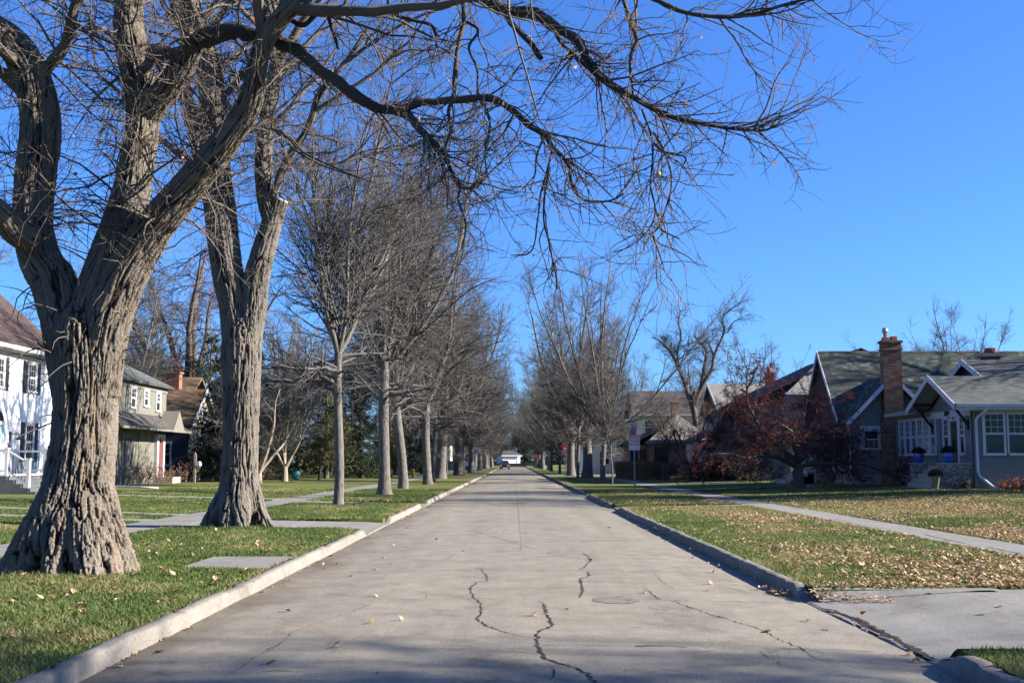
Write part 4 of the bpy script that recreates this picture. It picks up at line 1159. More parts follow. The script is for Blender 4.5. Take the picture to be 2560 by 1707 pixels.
# ------------------------------------------------------------------ house materials
def siding(name, col, rough=0.75):
    return plain(name, col, rough, 0.3, 0.06, 1.5)
def shingles(name, cols, sc=1.0, light=None):
    m, nt, b = mat(name, 0.95, 0.15)
    uv = N(nt, 'ShaderNodeTexCoord').outputs['UV']
    br = N(nt, 'ShaderNodeTexBrick'); br.offset = .5; br.offset_frequency = 2
    br.inputs['Scale'].default_value = 1.0
    br.inputs['Brick Width'].default_value = 0.33 * sc; br.inputs['Row Height'].default_value = 0.145 * sc
    br.inputs['Mortar Size'].default_value = 0.006; br.inputs['Mortar Smooth'].default_value = 0.2
    br.inputs['Color1'].default_value = (*cols[0], 1); br.inputs['Color2'].default_value = (*cols[1], 1)
    br.inputs['Mortar'].default_value = tuple(np.array(cols[0]) * .45) + (1,)
    L(nt, uv, br.inputs['Vector'])
    c = br.outputs['Color']
    n = noise(nt, uv, 0.7, 6, .7)
    if light:
        b2 = N(nt, 'ShaderNodeTexBrick'); b2.offset = .5
        b2.inputs['Scale'].default_value = 1.0
        b2.inputs['Brick Width'].default_value = 0.24 * sc; b2.inputs['Row Height'].default_value = 0.145 * sc
        b2.inputs['Color1'].default_value = (0, 0, 0, 1); b2.inputs['Color2'].default_value = (1, 1, 1, 1); b2.inputs['Mortar'].default_value = (0, 0, 0, 1); b2.inputs['Mortar Size'].default_value = 0.004
        L(nt, uv, b2.inputs['Vector'])
        lum = mth(nt, 'MULTIPLY', b2.outputs['Color'], 1.0)
        sel = ramp(nt, mth(nt, 'MULTIPLY', lum, mth(nt, 'ADD', n, .35)), [(.66, (0, 0, 0)), (.74, (1, 1, 1))])
        c = mix(nt, mth(nt, 'MULTIPLY', sel, .85), c, light)
    c = mix(nt, .75, c, ramp(nt, n, [(.3, (.7, .7, .7)), (.7, (1.25, 1.25, 1.25))]), 'MULTIPLY')
    L(nt, c, b.inputs['Base Color'])
    bump(nt, b, br.outputs['Fac'], -0.5, 0.02)
    return m
def brick(name, c1, c2, mortar, w=.25, h=.088):
    m, nt, b = mat(name, 0.9, 0.2)
    uv = N(nt, 'ShaderNodeTexCoord').outputs['UV']
    br = N(nt, 'ShaderNodeTexBrick')
    br.inputs['Scale'].default_value = 1.0; br.inputs['Brick Width'].default_value = w; br.inputs['Row Height'].default_value = h
    br.inputs['Mortar Size'].default_value = 0.010; br.inputs['Bias'].default_value = -.1
    br.inputs['Color1'].default_value = (*c1, 1); br.inputs['Color2'].default_value = (*c2, 1); br.inputs['Mortar'].default_value = (*mortar, 1)
    L(nt, uv, br.inputs['Vector'])
    n = noise(nt, uv, 1.1, 6, .7)
    c = mix(nt, .7, br.outputs['Color'], ramp(nt, n, [(.3, (.65, .65, .65)), (.7, (1.3, 1.3, 1.3))]), 'MULTIPLY')
    L(nt, c, b.inputs['Base Color']); bump(nt, b, br.outputs['Fac'], -.6, .012)
    return m
def stone(name):
    m, nt, b = mat(name, 0.9, 0.2)
    uv = N(nt, 'ShaderNodeTexCoord').outputs['UV']
    mp = N(nt, 'ShaderNodeMapping'); mp.inputs['Scale'].default_value = (3.2, 5.2, 1); L(nt, uv, mp.inputs[0])
    v = N(nt, 'ShaderNodeTexVoronoi'); v.inputs['Scale'].default_value = 1; v.inputs['Randomness'].default_value = .8; L(nt, mp.outputs[0], v.inputs['Vector'])
    e_ = N(nt, 'ShaderNodeTexVoronoi', feature='DISTANCE_TO_EDGE'); e_.inputs['Scale'].default_value = 1; e_.inputs['Randomness'].default_value = .8; L(nt, mp.outputs[0], e_.inputs['Vector'])
    sx = N(nt, 'ShaderNodeSeparateColor'); L(nt, v.outputs['Color'], sx.inputs[0])
    c = ramp(nt, sx.outputs[0], [(0, (.16, .14, .12)), (.3, (.30, .25, .20)), (.55, (.22, .21, .21)), (.8, (.38, .27, .20)), (1, (.30, .28, .26))])
    n = noise(nt, uv, 14, 5, .7)
    c = mix(nt, .6, c, ramp(nt, n, [(.3, (.6, .6, .6)), (.7, (1.3, 1.3, 1.3))]), 'MULTIPLY')
    ed = ramp(nt, e_.outputs['Distance'], [(.03, (0, 0, 0)), (.09, (1, 1, 1))])
    c = mix(nt, ed, (.13, .115, .10), c)
    L(nt, c, b.inputs['Base Color']); bump(nt, b, mth(nt, 'ADD', ed, mth(nt, 'MULTIPLY', n, .5)), .8, .04)
    return m
def glass(name, col=(.025, .03, .034)):
    m, nt, b = mat(name, 0.05, 0.22)
    n = noise(nt, coord(nt), 1.2, 4)
    L(nt, ramp(nt, n, [(.4, tuple(np.array(col) * .7)), (.65, tuple(np.array(col) * 1.6))]), b.inputs['Base Color'])
    return m
M['white_trim'] = plain('white_paint', (.50, .50, .50), .5, .4, .04)
M['white_side'] = siding('white_clapboard', (.66, .66, .66))
M['taupe_side'] = siding('taupe_lap_siding', (.185, .170, .165))
M['taupe_shake'] = siding('taupe_shake_siding', (.20, .185, .165))
M['beige_side'] = siding('beige_brick_paint', (.135, .132, .106))
M['cream_side'] = siding('cream_siding', (.50, .46, .38))
M['dark_side'] = siding('dark_blue_siding', (.05, .055, .065))
M['frieze'] = siding('beige_frieze_board', (.36, .33, .28))
M['green_roof'] = shingles('mottled_green_shingles', [(.046, .052, .045), (.075, .083, .072)], 1.25, (.115, .155, .128))
M['grey_roof'] = shingles('grey_green_shingles', [(.062, .068, .066), (.10, .106, .102)], 1.1)
M['maroon_roof'] = shingles('maroon_shingles', [(.050, .036, .033), (.078, .054, .048)], 1.1)
M['brown_roof'] = shingles('brown_shingles', [(.11, .07, .04), (.18, .12, .072)], 1.2)
M['pale_roof'] = shingles('pale_grey_shingles', [(.16, .155, .14), (.22, .215, .195)], 1.2)
M['dark_roof'] = shingles('dark_shingles', [(.05, .045, .045), (.09, .08, .078)], 1.1)
M['brown_wood'] = plain('dark_brown_fascia', (.055, .035, .028), .7, .3)
M['brick_mix'] = brick('red_yellow_brick', (.15, .042, .024), (.235, .135, .060), (.24, .205, .165))
M['brick_red'] = brick('red_brick', (.26, .075, .045), (.16, .05, .035), (.20, .16, .13))
M['brick_tan'] = brick('tan_brick', (.38, .22, .12), (.30, .16, .09), (.34, .29, .23))
M['stone'] = stone('field_stone')
M['glass'] = glass('window_glass')
M['glass_pale'] = glass('curtained_glass', (.10, .11, .12))
M['black'] = plain('black_paint', (.018, .018, .02), .5, .4)
M['charcoal'] = plain('charcoal_shutter', (.035, .037, .042), .6, .3)
M['steps_grey'] = plain('grey_porch_paint', (.075, .08, .085), .7, .3, .2)
M['foundation'] = plain('foundation_concrete', (.30, .275, .23), .9, .2, .2)
M['red_door'] = plain('dark_red_door', (.17, .03, .035), .5, .4)
M['teal_door'] = plain('pale_teal_door', (.36, .58, .58), .5, .4)
M['wood_door'] = plain('brown_wood_door', (.09, .045, .025), .5, .4, .3, 8)
M['metal'] = plain('galvanised_metal', (.42, .43, .44), .4, .5, .1, 3, .7)
M['clay'] = plain('clay_pot', (.30, .095, .055), .8, .2, .2)

class House:
    def __init__(s, name, label, loc, cat='house', group=None):
        s.o = thing(name, label, cat, loc, 0, group); s.l = np.array(loc, float)
    def part(s, name, mb, mats, parent=None, label=None):
        for a in mb.v: a -= s.l
        o = mb.build(name, mats, parent or s.o)
        if label: o['label'] = label
        return o
def fp(face, plane, a, z, d):
    return {'+x': (plane + d, a, z), '-x': (plane - d, a, z), '-y': (a, plane - d, z), '+y': (a, plane + d, z)}[face]
def fbox(mb, face, plane, a0, a1, z0, z1, d0, d1, m=0):
    return mb.box(fp(face, plane, a0, z0, d0), fp(face, plane, a1, z1, d1), m)
def orient(pts, n):
    p = [np.array(q, float) for q in pts]
    k = np.cross(p[1] - p[0], p[2] - p[0])
    return pts if np.dot(k, n) > 0 else pts[::-1]
NRM = {'+x': (1, 0, 0), '-x': (-1, 0, 0), '-y': (0, -1, 0), '+y': (0, 1, 0)}
def lap(mb, face, plane, la, lb, z0, z1, h=.12, m=0, t=.022):
    """overlapping boards in real relief; la(z), lb(z): limits along the wall at height z"""
    if not callable(la): v0 = la; la = lambda z: v0
    if not callable(lb): v1 = lb; lb = lambda z: v1
    n = max(1, int(round((z1 - z0) / h)))
    zz = np.linspace(z0, z1, n + 1)
    for a, b in zip(zz[:-1], zz[1:]):
        q = [fp(face, plane, la(a), a, t), fp(face, plane, lb(a), a, t), fp(face, plane, lb(b), b, .003), fp(face, plane, la(b), b, .003)]
        if abs(lb(b) - la(b)) < 1e-4: q = q[:3]
        mb.quad(orient(q, NRM[face]), m)
        u = [fp(face, plane, la(a), a, t), fp(face, plane, lb(a), a, t), fp(face, plane, lb(a), a, 0), fp(face, plane, la(a), a, 0)]
        mb.quad(orient(u, (0, 0, -1)), m)
def window(H, face, plane, a0, a1, z0, z1, grid=(3, 3), lower=None, trim=.11, gl='glass', sill=True, tm='white_trim', label=None, sash=True):
    mb = MB(); d = .07
    t = trim
    fbox(mb, face, plane, a0 - t, a0, z0, z1, 0, d); fbox(mb, face, plane, a1, a1 + t, z0, z1, 0, d)
    fbox(mb, face, plane, a0 - t, a1 + t, z1, z1 + t * 1.15, 0, d + .012)
    fbox(mb, face, plane, a0 - t * 1.25, a1 + t * 1.25, z0 - .075, z0, 0, d + (.045 if sill else 0))
    zm = (z0 + z1) / 2
    s = .045
    if sash:
        for za, zb, dd in ((z0, zm, .036), (zm, z1, .048)):
            fbox(mb, face, plane, a0, a0 + s, za, zb, .022, dd); fbox(mb, face, plane, a1 - s, a1, za, zb, .022, dd)
            fbox(mb, face, plane, a0 + s, a1 - s, za, za + s, .022, dd); fbox(mb, face, plane, a0 + s, a1 - s, zb - s, zb, .022, dd)
    def bars(g, za, zb):
        c, r_ = g
        for i in range(1, c):
            a = a0 + (a1 - a0) * i / c; fbox(mb, face, plane, a - .011, a + .011, za + s, zb - s, .022, .042)
        for i in range(1, r_):
            z = za + (zb - za) * i / r_; fbox(mb, face, plane, a0 + s, a1 - s, z - .011, z + .011, .022, .044)
    if grid: bars(grid, zm if sash else z0, z1)
    if lower: bars(lower, z0, zm)
    w = H.part('window', mb, M[tm], label=label)
    pn = MB(); pn.quad(orient([fp(face, plane, a0, z0, .028), fp(face, plane, a1, z0, .028), fp(face, plane, a1, z1, .028), fp(face, plane, a0, z1, .028)], NRM[face]))
    H.part('pane', pn, M[gl], w)
    return w
def shutter(H, face, plane, a0, a1, z0, z1):
    mb = MB()
    n = 3
    for i in range(n):
        w = (a1 - a0) / n
        fbox(mb, face, plane, a0 + i * w + .004, a0 + (i + 1) * w - .004, z0, z1, .02, .045)
    for z in (z0 + .18, (z0 + z1) / 2, z1 - .25): fbox(mb, face, plane, a0, a1, z, z + .09, .045, .07)
    return H.part('shutter', mb, M['charcoal'])
def roof_slab(mb, p0, p1, p2, p3, th=.14, m=0):
    """slab under the outward-facing quad p0..p3"""
    P = [np.array(p, float) for p in (p0, p1, p2, p3)]
    n = np.cross(P[1] - P[0], P[2] - P[0]); n /= np.linalg.norm(n)
    if n[2] < 0: P = P[::-1]; n = -n
    return mb.prism(P[::-1], -n * th, m) if False else mb.prism([q - n * th for q in P], n * th, m)

def gable_x(H, x0, x1, ya, yr, yb, ze, zr, roof, th=.16, fascia=None, zeb=None):
    """gable roof, ridge along X at yr; eaves at ya (camera side) and yb"""
    zeb = ze if zeb is None else zeb
    mb = MB()
    roof_slab(mb, (x0, ya, ze), (x1, ya, ze), (x1, yr, zr), (x0, yr, zr), th)
    roof_slab(mb, (x0, yb, zeb), (x1, yb, zeb), (x1, yr, zr - .003), (x0, yr, zr - .003), th)
    r_ = H.part('roof', mb, M[roof])
    if fascia:
        fb = MB()
        for (y, z) in ((ya, ze), (yb, zeb)):
            d = np.array([0, yr - y, zr - z]); 
            fb.prism([(x0 - .045, y, z - .26), (x0 - .045, y, z + .03), (x0 - .045, yr, zr + .03), (x0 - .045, yr, zr - .26)], (.04, 0, 0))
        H.part('fascia', fb, M[fascia])
    return r_

def lettering(txt, size, mat_, parent, loc, rot, name='lettering', align='CENTER', ext=.003, bold=0.0):
    cu = bpy.data.curves.new('t', 'FONT'); cu.body = txt; cu.size = size; cu.extrude = ext; cu.offset = bold
    cu.align_x = align; cu.align_y = 'CENTER'
    ob = bpy.data.objects.new('t', cu); COL.objects.link(ob)
    dg = bpy.context.evaluated_depsgraph_get(); dg.update()
    me = bpy.data.meshes.new_from_object(ob.evaluated_get(dg))
    bpy.data.objects.remove(ob); bpy.data.curves.remove(cu)
    me.materials.clear(); me.materials.append(mat_); me.name = name
    o = bpy.data.objects.new(name, me); COL.objects.link(o); o.parent = parent
    o.location = loc; o.rotation_euler = rot
    return o

# ================================================================== right: taupe bungalow with the gabled entry
G = .40
H = House('bungalow', 'taupe bungalow with white gabled entry hood and stone porch walls, nearest on the right', (20.3, 50.5, G))
mb = MB()
mb.box((20.33, 50.53, G - .3), (33, 60.4, 4.1))
lap(mb, '-y', 50.5, 20.33, 33, G + .12, 3.86, .105); lap(mb, '-x', 20.3, 50.53, 60.4, G + .12, 3.9, .105)
H.part('wall', mb, M['taupe_side'])
mb = MB()
fbox(mb, '-y', 50.5, 20.24, 20.40, G, 3.86, 0, .05); fbox(mb, '-x', 20.3, 50.45, 50.62, G, 3.8, 0, .05)
fbox(mb, '-x', 20.3, 54.25, 54.55, G, 3.7, 0, .05); fbox(mb, '-x', 20.3, 60.2, 60.4, G, 3.7, 0, .05)
H.part('corner_board', mb, M['taupe_side'])
mb = MB(); fbox(mb, '-y', 50.5, 20.2, 33, 3.86, 4.02, 0, .035); fbox(mb, '-x', 20.3, 55.2, 60.6, 3.9, 4.06, 0, .04)
H.part('frieze_board', mb, M['frieze'])
gable_x(H, 19.35, 33, 49.95, 53.05, 56.1, 4.16, 5.62, 'grey_roof', .13, 'white_trim')
gable_x(H, 21.9, 33, 53.0, 55.4, 57.9, 5.55, 6.58, 'grey_roof', .12, 'white_trim')
mb = MB(); mb.prism([(22.2, 53.4, 5.45), (22.2, 57.5, 5.45), (22.2, 55.4, 6.40)], (.05, 0, 0)); H.part('gable_wall', mb, M['black'])
# low roof over the sun porch
mb = MB()
roof_slab(mb, (19.85, 55.6, 4.12), (19.85, 60.9, 4.12), (24, 60.9, 5.1), (24, 55.6, 5.1), .12)
mb.box((19.80, 55.6, 3.98), (19.86, 60.9, 4.16), 1)
H.part('porch_roof', mb, [M['grey_roof'], M['frieze']])
# gable wall behind the hood, soffit, header
mb = MB(); lap(mb, '-x', 20.28, lambda z: 50.5 + (z - 3.9) * 2.0, lambda z: 55.7 - (z - 3.9) * 2.0, 3.98, 5.15, .105); H.part('gable_wall', mb, M['taupe_side'])
mb = MB(); fbox(mb, '-x', 20.3, 50.45, 55.3, 3.68, 3.98, 0, .06); H.part('header_board', mb, M['white_trim'])
mb = MB()
for y0, y1, z0, z1 in ((49.98, 53.05, 4.0, 5.46), (56.08, 53.05, 4.0, 5.46)):
    mb.quad(orient([(19.40, y0, z0), (20.30, y0, z0), (20.30, y1, z1), (19.40, y1, z1)], (0, 0, -1)))
H.part('soffit', mb, M['frieze'])
for y, zt in ((50.85, 4.36), (55.2, 4.36)):
    mb = MB()
    mb.box((19.42, y - .06, zt - .06), (20.28, y + .06, zt + .06))
    mb.prism([(19.44, y - .055, zt - .08), (19.58, y - .055, zt - .08), (20.29, y - .055, 3.30), (20.29, y - .055, 3.14)], (0, .11, 0))
    mb.box((20.20, y - .07, 3.05), (20.29, y + .07, 3.5))
    H.part('bracket', mb, M['black'])
mb = MB(); mb.box((19.32, 52.97, 5.28), (20.28, 53.13, 5.42)); H.part('ridge_beam', mb, M['black'])
# gutter and downspout
mb = MB(); mb.box((19.42, 49.84, 4.02), (33, 49.97, 4.19)); mb.box((19.40, 49.80, 4.15), (33, 49.85, 4.21))
mb.box((19.40, 49.97, 3.90), (33, 50.02, 4.10)); H.part('gutter', mb, M['white_trim'])
mb = MB(); mb.tube([(20.78, 49.9, 4.08), (20.78, 49.92, 3.95), (20.50, 50.36, 3.60), (20.44, 50.40, 3.45), (20.44, 50.40, 1.2), (20.50, 50.38, 1.0), (20.95, 50.1, .52), (21.2, 49.95, .46)], .065, 8); H.part('downspout', mb, M['white_trim'])
for a in (20.82, 21.86, 22.90): window(H, '-y', 50.5, a, a + .88, 1.98, 3.76, (3, 3), None, .10, 'glass')
for i in range(6): window(H, '-x', 20.3, 54.85 + i * .88, 54.85 + i * .88 + .64, 2.0, 3.72, (2, 3), None, .09, 'glass_pale')
window(H, '-x', 20.3, 53.22, 53.78, 2.0, 3.62, (2, 3), None, .08, 'glass'); window(H, '-x', 20.3, 51.35, 51.85, 2.0, 3.62, (2, 3), None, .08, 'glass')
mb = MB(); fbox(mb, '-x', 20.3, 52.10, 52.95, 1.55, 3.50, .0, .03); 
dr = H.part('door', mb, M['wood_door'])
mb = MB(); fbox(mb, '-x', 20.3, 51.96, 52.10, 1.5, 3.66, 0, .06); fbox(mb, '-x', 20.3, 52.95, 53.09, 1.5, 3.66, 0, .06); fbox(mb, '-x', 20.3, 52.10, 52.95, 3.50, 3.66, 0, .055)
H.part('door_frame', mb, M['white_trim'], dr)
mb = MB(); fbox(mb, '-x', 20.3, 52.28, 52.77, 2.1, 3.35, .03, .036); H.part('pane', mb, M['glass'], dr)
mb = MB(); fbox(mb, '-x', 20.3, 52.6, 53.0, 4.4, 4.75, .01, .04); H.part('vent', mb, M['white_trim'])
mb = MB(); mb.tube([(20.24, 53.0, 3.9), (20.10, 53.0, 3.9)], [.06, .07], 10); mb.tube([(20.10, 53.0, 3.98), (20.10, 53.0, 3.74)], [.05, .09], 10); H.part('porch_lamp', mb, M['black'])
hn = lettering('319', .17, M['black'], H.o, (20.235 - 20.3, 52.5 - 50.5, 3.60 - G), (math.pi / 2, 0, -math.pi / 2), 'house_number')
mb = MB(); mb.box((19.6, 51.13, G - .2), (20.28, 54.24, 1.48))
for i in range(5): mb.box((19.6 - .24 * (i + 1), 51.13, G - .2), (19.6 - .24 * i, 54.24, 1.48 - .2 * (i + 1)))
H.part('porch_floor', mb, M['foundation'])
for y0 in (50.62, 54.25):
    mb = MB(); mb.box((18.95, y0, G - .1), (20.28, y0 + .5, 1.52)); mb.box((18.90, y0 - .05, 1.52), (20.28, y0 + .55, 1.585), 1)
    H.part('stone_wall', mb, [M['stone'], M['foundation']])
mb = MB(); mb.box((23.6, 56.6, 6.2), (24.3, 57.3, 6.85)); mb.box((23.35, 56.35, 6.85), (24.55, 57.55, 7.0), 1); mb.lathe([(.28, 7.0), (.26, 7.3)], (23.95, 56.95, 0), 12, 2)
H.part('chimney', mb, [M['brick_red'], M['foundation'], M['clay']])

# ================================================================== right: green-roofed house with the tall chimney
H = House('cottage', 'house with broad mottled green roof and tall yellow-red brick chimney behind the bungalow', (18.6, 63, G))
mb = MB()
mb.box((18.63, 63.03, G + .55), (34, 71.7, 4.0)); mb.box((18.6, 63.0, G - .3), (34, 71.7, G + .55), 1)
lap(mb, '-y', 63.0, 18.6, 23.1, G + .6, 4.0, .16); lap(mb, '-y', 63.0, lambda z: 18.6 + (z - 4.0), lambda z: 23.1 - (z - 4.0), 4.0, 6.2, .16)
lap(mb, '-x', 18.6, 63.0, 71.7, G + .6, 4.0, .16)
H.part('wall', mb, [M['taupe_shake'], M['foundation']])
mb = MB()   # main roof, ridge along X
roof_slab(mb, (18.3, 64.3, 3.95), (36, 64.3, 3.95), (36, 68.2, 8.25), (18.3, 68.2, 8.25), .18)
roof_slab(mb, (18.3, 72.1, 3.95), (36, 72.1, 3.95), (36, 68.2, 8.247), (18.3, 68.2, 8.247), .18)
# cross gable over the chimney wall
roof_slab(mb, (18.25, 62.5, 3.72), (18.25, 67.0, 3.72), (20.85, 67.0, 6.42), (20.85, 62.5, 6.42), .16)
roof_slab(mb, (23.45, 62.5, 3.72), (23.45, 66.0, 3.72), (20.85, 66.0, 6.417), (20.85, 62.5, 6.417), .16)
H.part('roof', mb, M['green_roof'])
mb = MB()
for s in (-1, 1): mb.prism([(20.85 + s * 2.65, 62.42, 3.45), (20.85 + s * 2.65, 62.42, 3.72), (20.85, 62.42, 6.45), (20.85, 62.42, 6.16)], (0, .06, 0))
for s in (-1, 1):
    y2 = 64.3 if s < 0 else 72.1
    mb.prism([(18.22, y2, 3.68), (18.22, y2, 3.98), (18.22, 68.2, 8.28), (18.22, 68.2, 7.98)], (.06, 0, 0))
H.part('fascia', mb, M['white_trim'])
mb = MB(); mb.prism([(18.5, 64.5, 3.9), (18.5, 71.8, 3.9), (18.5, 68.2, 7.9)], (.1, 0, 0)); H.part('gable_wall', mb, M['brown_wood'])
window(H, '-y', 62.98, 19.32, 20.12, 2.35, 3.35, None, (3, 3), .22, 'glass')
mb = MB()   # stepped chimney
mb.box((20.22, 62.35, G - .2), (21.42, 63.0, 3.55)); mb.prism([(20.22, 62.35, 3.55), (21.42, 62.35, 3.55), (21.36, 62.35, 4.2), (20.34, 62.35, 4.2)], (0, .65, 0))
mb.box((20.34, 62.38, 4.2), (21.36, 63.0, 8.15)); mb.box((20.30, 62.33, 7.75), (21.40, 63.05, 7.83)); mb.box((20.27, 62.30, 8.15), (21.43, 63.08, 8.28))
ch = H.part('chimney', mb, M['brick_mix'])
mb = MB(); mb.box((20.42, 62.5, 8.28), (20.75, 62.85, 8.46)); mb.box((20.88, 62.5, 8.28), (21.18, 62.85, 8.52)); H.part('chimney_pot', mb, M['clay'], ch)
mb = MB(); mb.lathe([(.10, 8.46), (.10, 8.72), (.17, 8.74), (.17, 8.92), (.12, 8.94), (.12, 9.0)], (20.58, 62.68, 0), 12); H.part('flue_cap', mb, M['metal'], ch)
mb = MB(); mb.tube([(18.5, 62.86, 3.6), (18.5, 62.86, .8), (18.3, 62.6, .62)], .05, 8); H.part('downspout', mb, M['white_trim'])
mb = MB(); mb.tube([(18.45, 66.0, 2.0), (18.45, 66.0, 1.1), (18.2, 66.0, .8)], .05, 8); H.part('downspout', mb, M['white_trim'])
mb = MB(); mb.box((17.9, 64.0, 1.75), (18.6, 66.2, 1.98)); mb.box((17.95, 64.02, 1.98), (18.6, 66.18, 3.35)); bw = H.part('bay_window', mb, M['white_trim'])
mb = MB()
for a in (64.1, 65.15): mb.quad(orient([(17.94, a, 2.06), (17.94, a + .93, 2.06), (17.94, a + .93, 3.28), (17.94, a, 3.28)], (-1, 0, 0)))
mb.quad(orient([(18.03, 64.01, 2.06), (18.5, 64.01, 2.06), (18.5, 64.01, 3.28), (18.03, 64.01, 3.28)], (0, -1, 0)))
H.part('pane', mb, M['glass'], bw)
mb = MB(); mb.box((17.6, 66.6, G - .1), (18.6, 69.2, 3.0)); H.part('stone_front', mb, M['stone'])
mb = MB(); fbox(mb, '-x', 18.6, 69.5, 70.4, 1.1, 3.1, 0, .05); dr = H.part('door', mb, M['teal_door']);
mb = MB(); fbox(mb, '-x', 18.6, 69.36, 69.5, 1.0, 3.25, 0, .08); fbox(mb, '-x', 18.6, 70.4, 70.54, 1.0, 3.25, 0, .08); fbox(mb, '-x', 18.6, 69.5, 70.4, 3.1, 3.25, 0, .075); H.part('door_frame', mb, M['white_trim'], dr)
mb = MB()
for i in range(5): mb.box((15.9 + .34 * i, 67.2, G - .2), (18.6, 71.2, G - .02 + .16 * (i + 1) - .1))
H.part('steps', mb, M['foundation'])
window(H, '-x', 18.6, 70.75, 71.4, 1.9, 3.2, (2, 2), None, .08)

# ================================================================== right: two-storey house with the brown gable, house behind it, brick corner house
H = House('two_storey_house', 'two-storey house with dark rake and pale lower roof behind the red-berried tree', (17.4, 79, G))
mb = MB(); mb.box((17.4, 79, G - .2), (31, 92, 6.0)); lap(mb, '-y', 78.98, 17.4, 24, G + .3, 5.9, .14); lap(mb, '-x', 17.38, 79, 92, G + .3, 5.9, .14); H.part('wall', mb, M['taupe_shake'])
mb = MB()
for s, xe in ((-1, 16.4), (1, 31.6)): roof_slab(mb, (xe, 78.2, 5.9), (xe, 92.5, 5.9), (24, 92.5, 9.45), (24, 78.2, 9.45 - .003 * (s > 0)), .2)
H.part('roof', mb, M['dark_roof'])
mb = MB(); mb.prism([(16.9, 78.5, 5.9), (31.1, 78.5, 5.9), (24, 78.5, 9.2)], (0, .1, 0)); H.part('gable_wall', mb, M['brown_wood'])
mb = MB(); roof_slab(mb, (18.4, 76.6, 6.25), (25, 76.6, 6.25), (25, 79.0, 8.1), (20.8, 79.0, 8.1), .12); H.part('lower_roof', mb, M['pale_roof'])
mb = MB(); mb.box((18.6, 76.9, G - .2), (25, 78.95, 6.1)); H.part('wing_wall', mb, M['taupe_shake'])
mb = MB(); mb.box((18.3, 76.5, 6.12), (25, 76.6, 6.28)); H.part('gutter', mb, M['white_trim'])
mb = MB(); mb.box((18.75, 84, 6.6), (19.3, 84.7, 8.1)); mb.box((18.68, 83.93, 8.1), (19.37, 84.77, 8.2)); mb.lathe([(.15, 8.2), (.2, 8.35), (.1, 8.6)], (19.0, 84.35, 0), 10); H.part('chimney', mb, M['brick_red'])
for x in (18.9, 21.2): window(H, '-y', 76.88, x, x + .8, 2.0, 3.4, (2, 2), None, .11)
window(H, '-x', 17.36, 80.3, 81.1, 4.0, 5.4, (2, 2), None, .11); window(H, '-x', 17.36, 80.3, 81.1, 1.6, 3.0, (2, 2), None, .11)

H = House('two_storey_house', 'white house with pale grey roof between the berried tree and the dark lawn tree', (16.6, 91, G))
mb = MB(); mb.box((16.7, 91, G - .2), (25, 99, 5.7)); lap(mb, '-y', 90.98, 16.7, 25, G + .3, 5.6, .14); lap(mb, '-x', 16.68, 91, 99, G + .3, 5.6, .14); H.part('wall', mb, M['cream_side'])
gable_x(H, 16.2, 25.4, 90.4, 95, 99.6, 5.75, 8.1, 'pale_roof', .16, 'white_trim')
mb = MB(); mb.prism([(16.6, 91, 5.6), (16.6, 99, 5.6), (16.6, 95, 7.8)], (.08, 0, 0)); H.part('gable_wall', mb, M['brick_red'])
mb = MB(); mb.box((16.2, 90.3, 5.6), (25.4, 90.42, 5.78)); H.part('gutter', mb, M['white_trim'])
mb = MB(); mb.box((14.9, 91.2, G - .2), (16.65, 98.6, 3.2)); roof_slab(mb, (14.4, 90.8, 3.3), (14.4, 99, 3.3), (16.7, 99, 4.4), (16.7, 90.8, 4.4), .14, 1); H.part('porch', mb, [M['white_side'], M['pale_roof']])
for x in (17.6, 19.4, 21.6): window(H, '-y', 90.96, x, x + .8, 1.7, 3.2, (2, 2), None, .12)
for x in (17.6, 20.4): window(H, '-y', 90.96, x, x + .8, 4.0, 5.2, (2, 2), None, .12)
mb = MB(); mb.tube([(15.0, 91.1, 3.1), (15.0, 91.1, .9), (15.15, 91.0, .55)], .06, 8); H.part('downspout', mb, M['white_trim'])
window(H, '-y', 91.18, 15.3, 16.2, 1.6, 2.8, (2, 2), None, .1)

H = House('brick_house', 'low tan brick corner house with hipped roof behind the parking sign', (12.0, 100, G))
mb = MB(); mb.box((12.0, 100, G - .2), (17.4, 110, 3.2)); mb.box((10.2, 101.5, G - .2), (12.0, 108, 3.1)); H.part('wall', mb, M['brick_tan'])
mb = MB()
x0, x1, y0, y1 = 11.5, 17.9, 99.5, 110.5; xm = 14.7; za, zb = 3.2, 5.9
A_, B_, C_, D_ = (x0, y0, za), (x1, y0, za), (x1, y1, za), (x0, y1, za); E_, F_ = (xm, y0 + 3.2, zb), (xm, y1 - 3.2, zb)
mb.quad([A_, B_, E_]); mb.quad([B_, C_, F_, E_]); mb.quad([C_, D_, F_]); mb.quad([D_, A_, E_, F_]); mb.quad([D_, C_, B_, A_])
H.part('roof', mb, M['pale_roof'])
mb = MB(); roof_slab(mb, (9.7, 101, 3.1), (9.7, 108.5, 3.1), (12.6, 108.5, 4.4), (12.6, 101, 4.4), .16); H.part('porch_roof', mb, M['dark_roof'])
mb = MB(); mb.box((14.35, 103.2, 4.5), (15.1, 104, 6.95)); mb.box((14.28, 103.1, 6.95), (15.17, 104.1, 7.08)); H.part('chimney', mb, M['brick_tan'])
window(H, '-y', 99.98, 12.35, 13.5, 1.55, 2.8, (1, 1), None, .06, 'glass', tm='brown_wood'); window(H, '-y', 99.98, 15.2, 16.2, 1.55, 2.8, (2, 2), None, .06, tm='brown_wood')
mb = MB(); fbox(mb, '-y', 101.48, 10.4, 11.0, G + .6, 2.7, 0, .03); H.part('window', mb, M['glass'])
mb = MB(); fbox(mb, '-y', 101.48, 11.2, 11.8, G + .3, 2.7, 0, .03); H.part('door', mb, M['wood_door'])

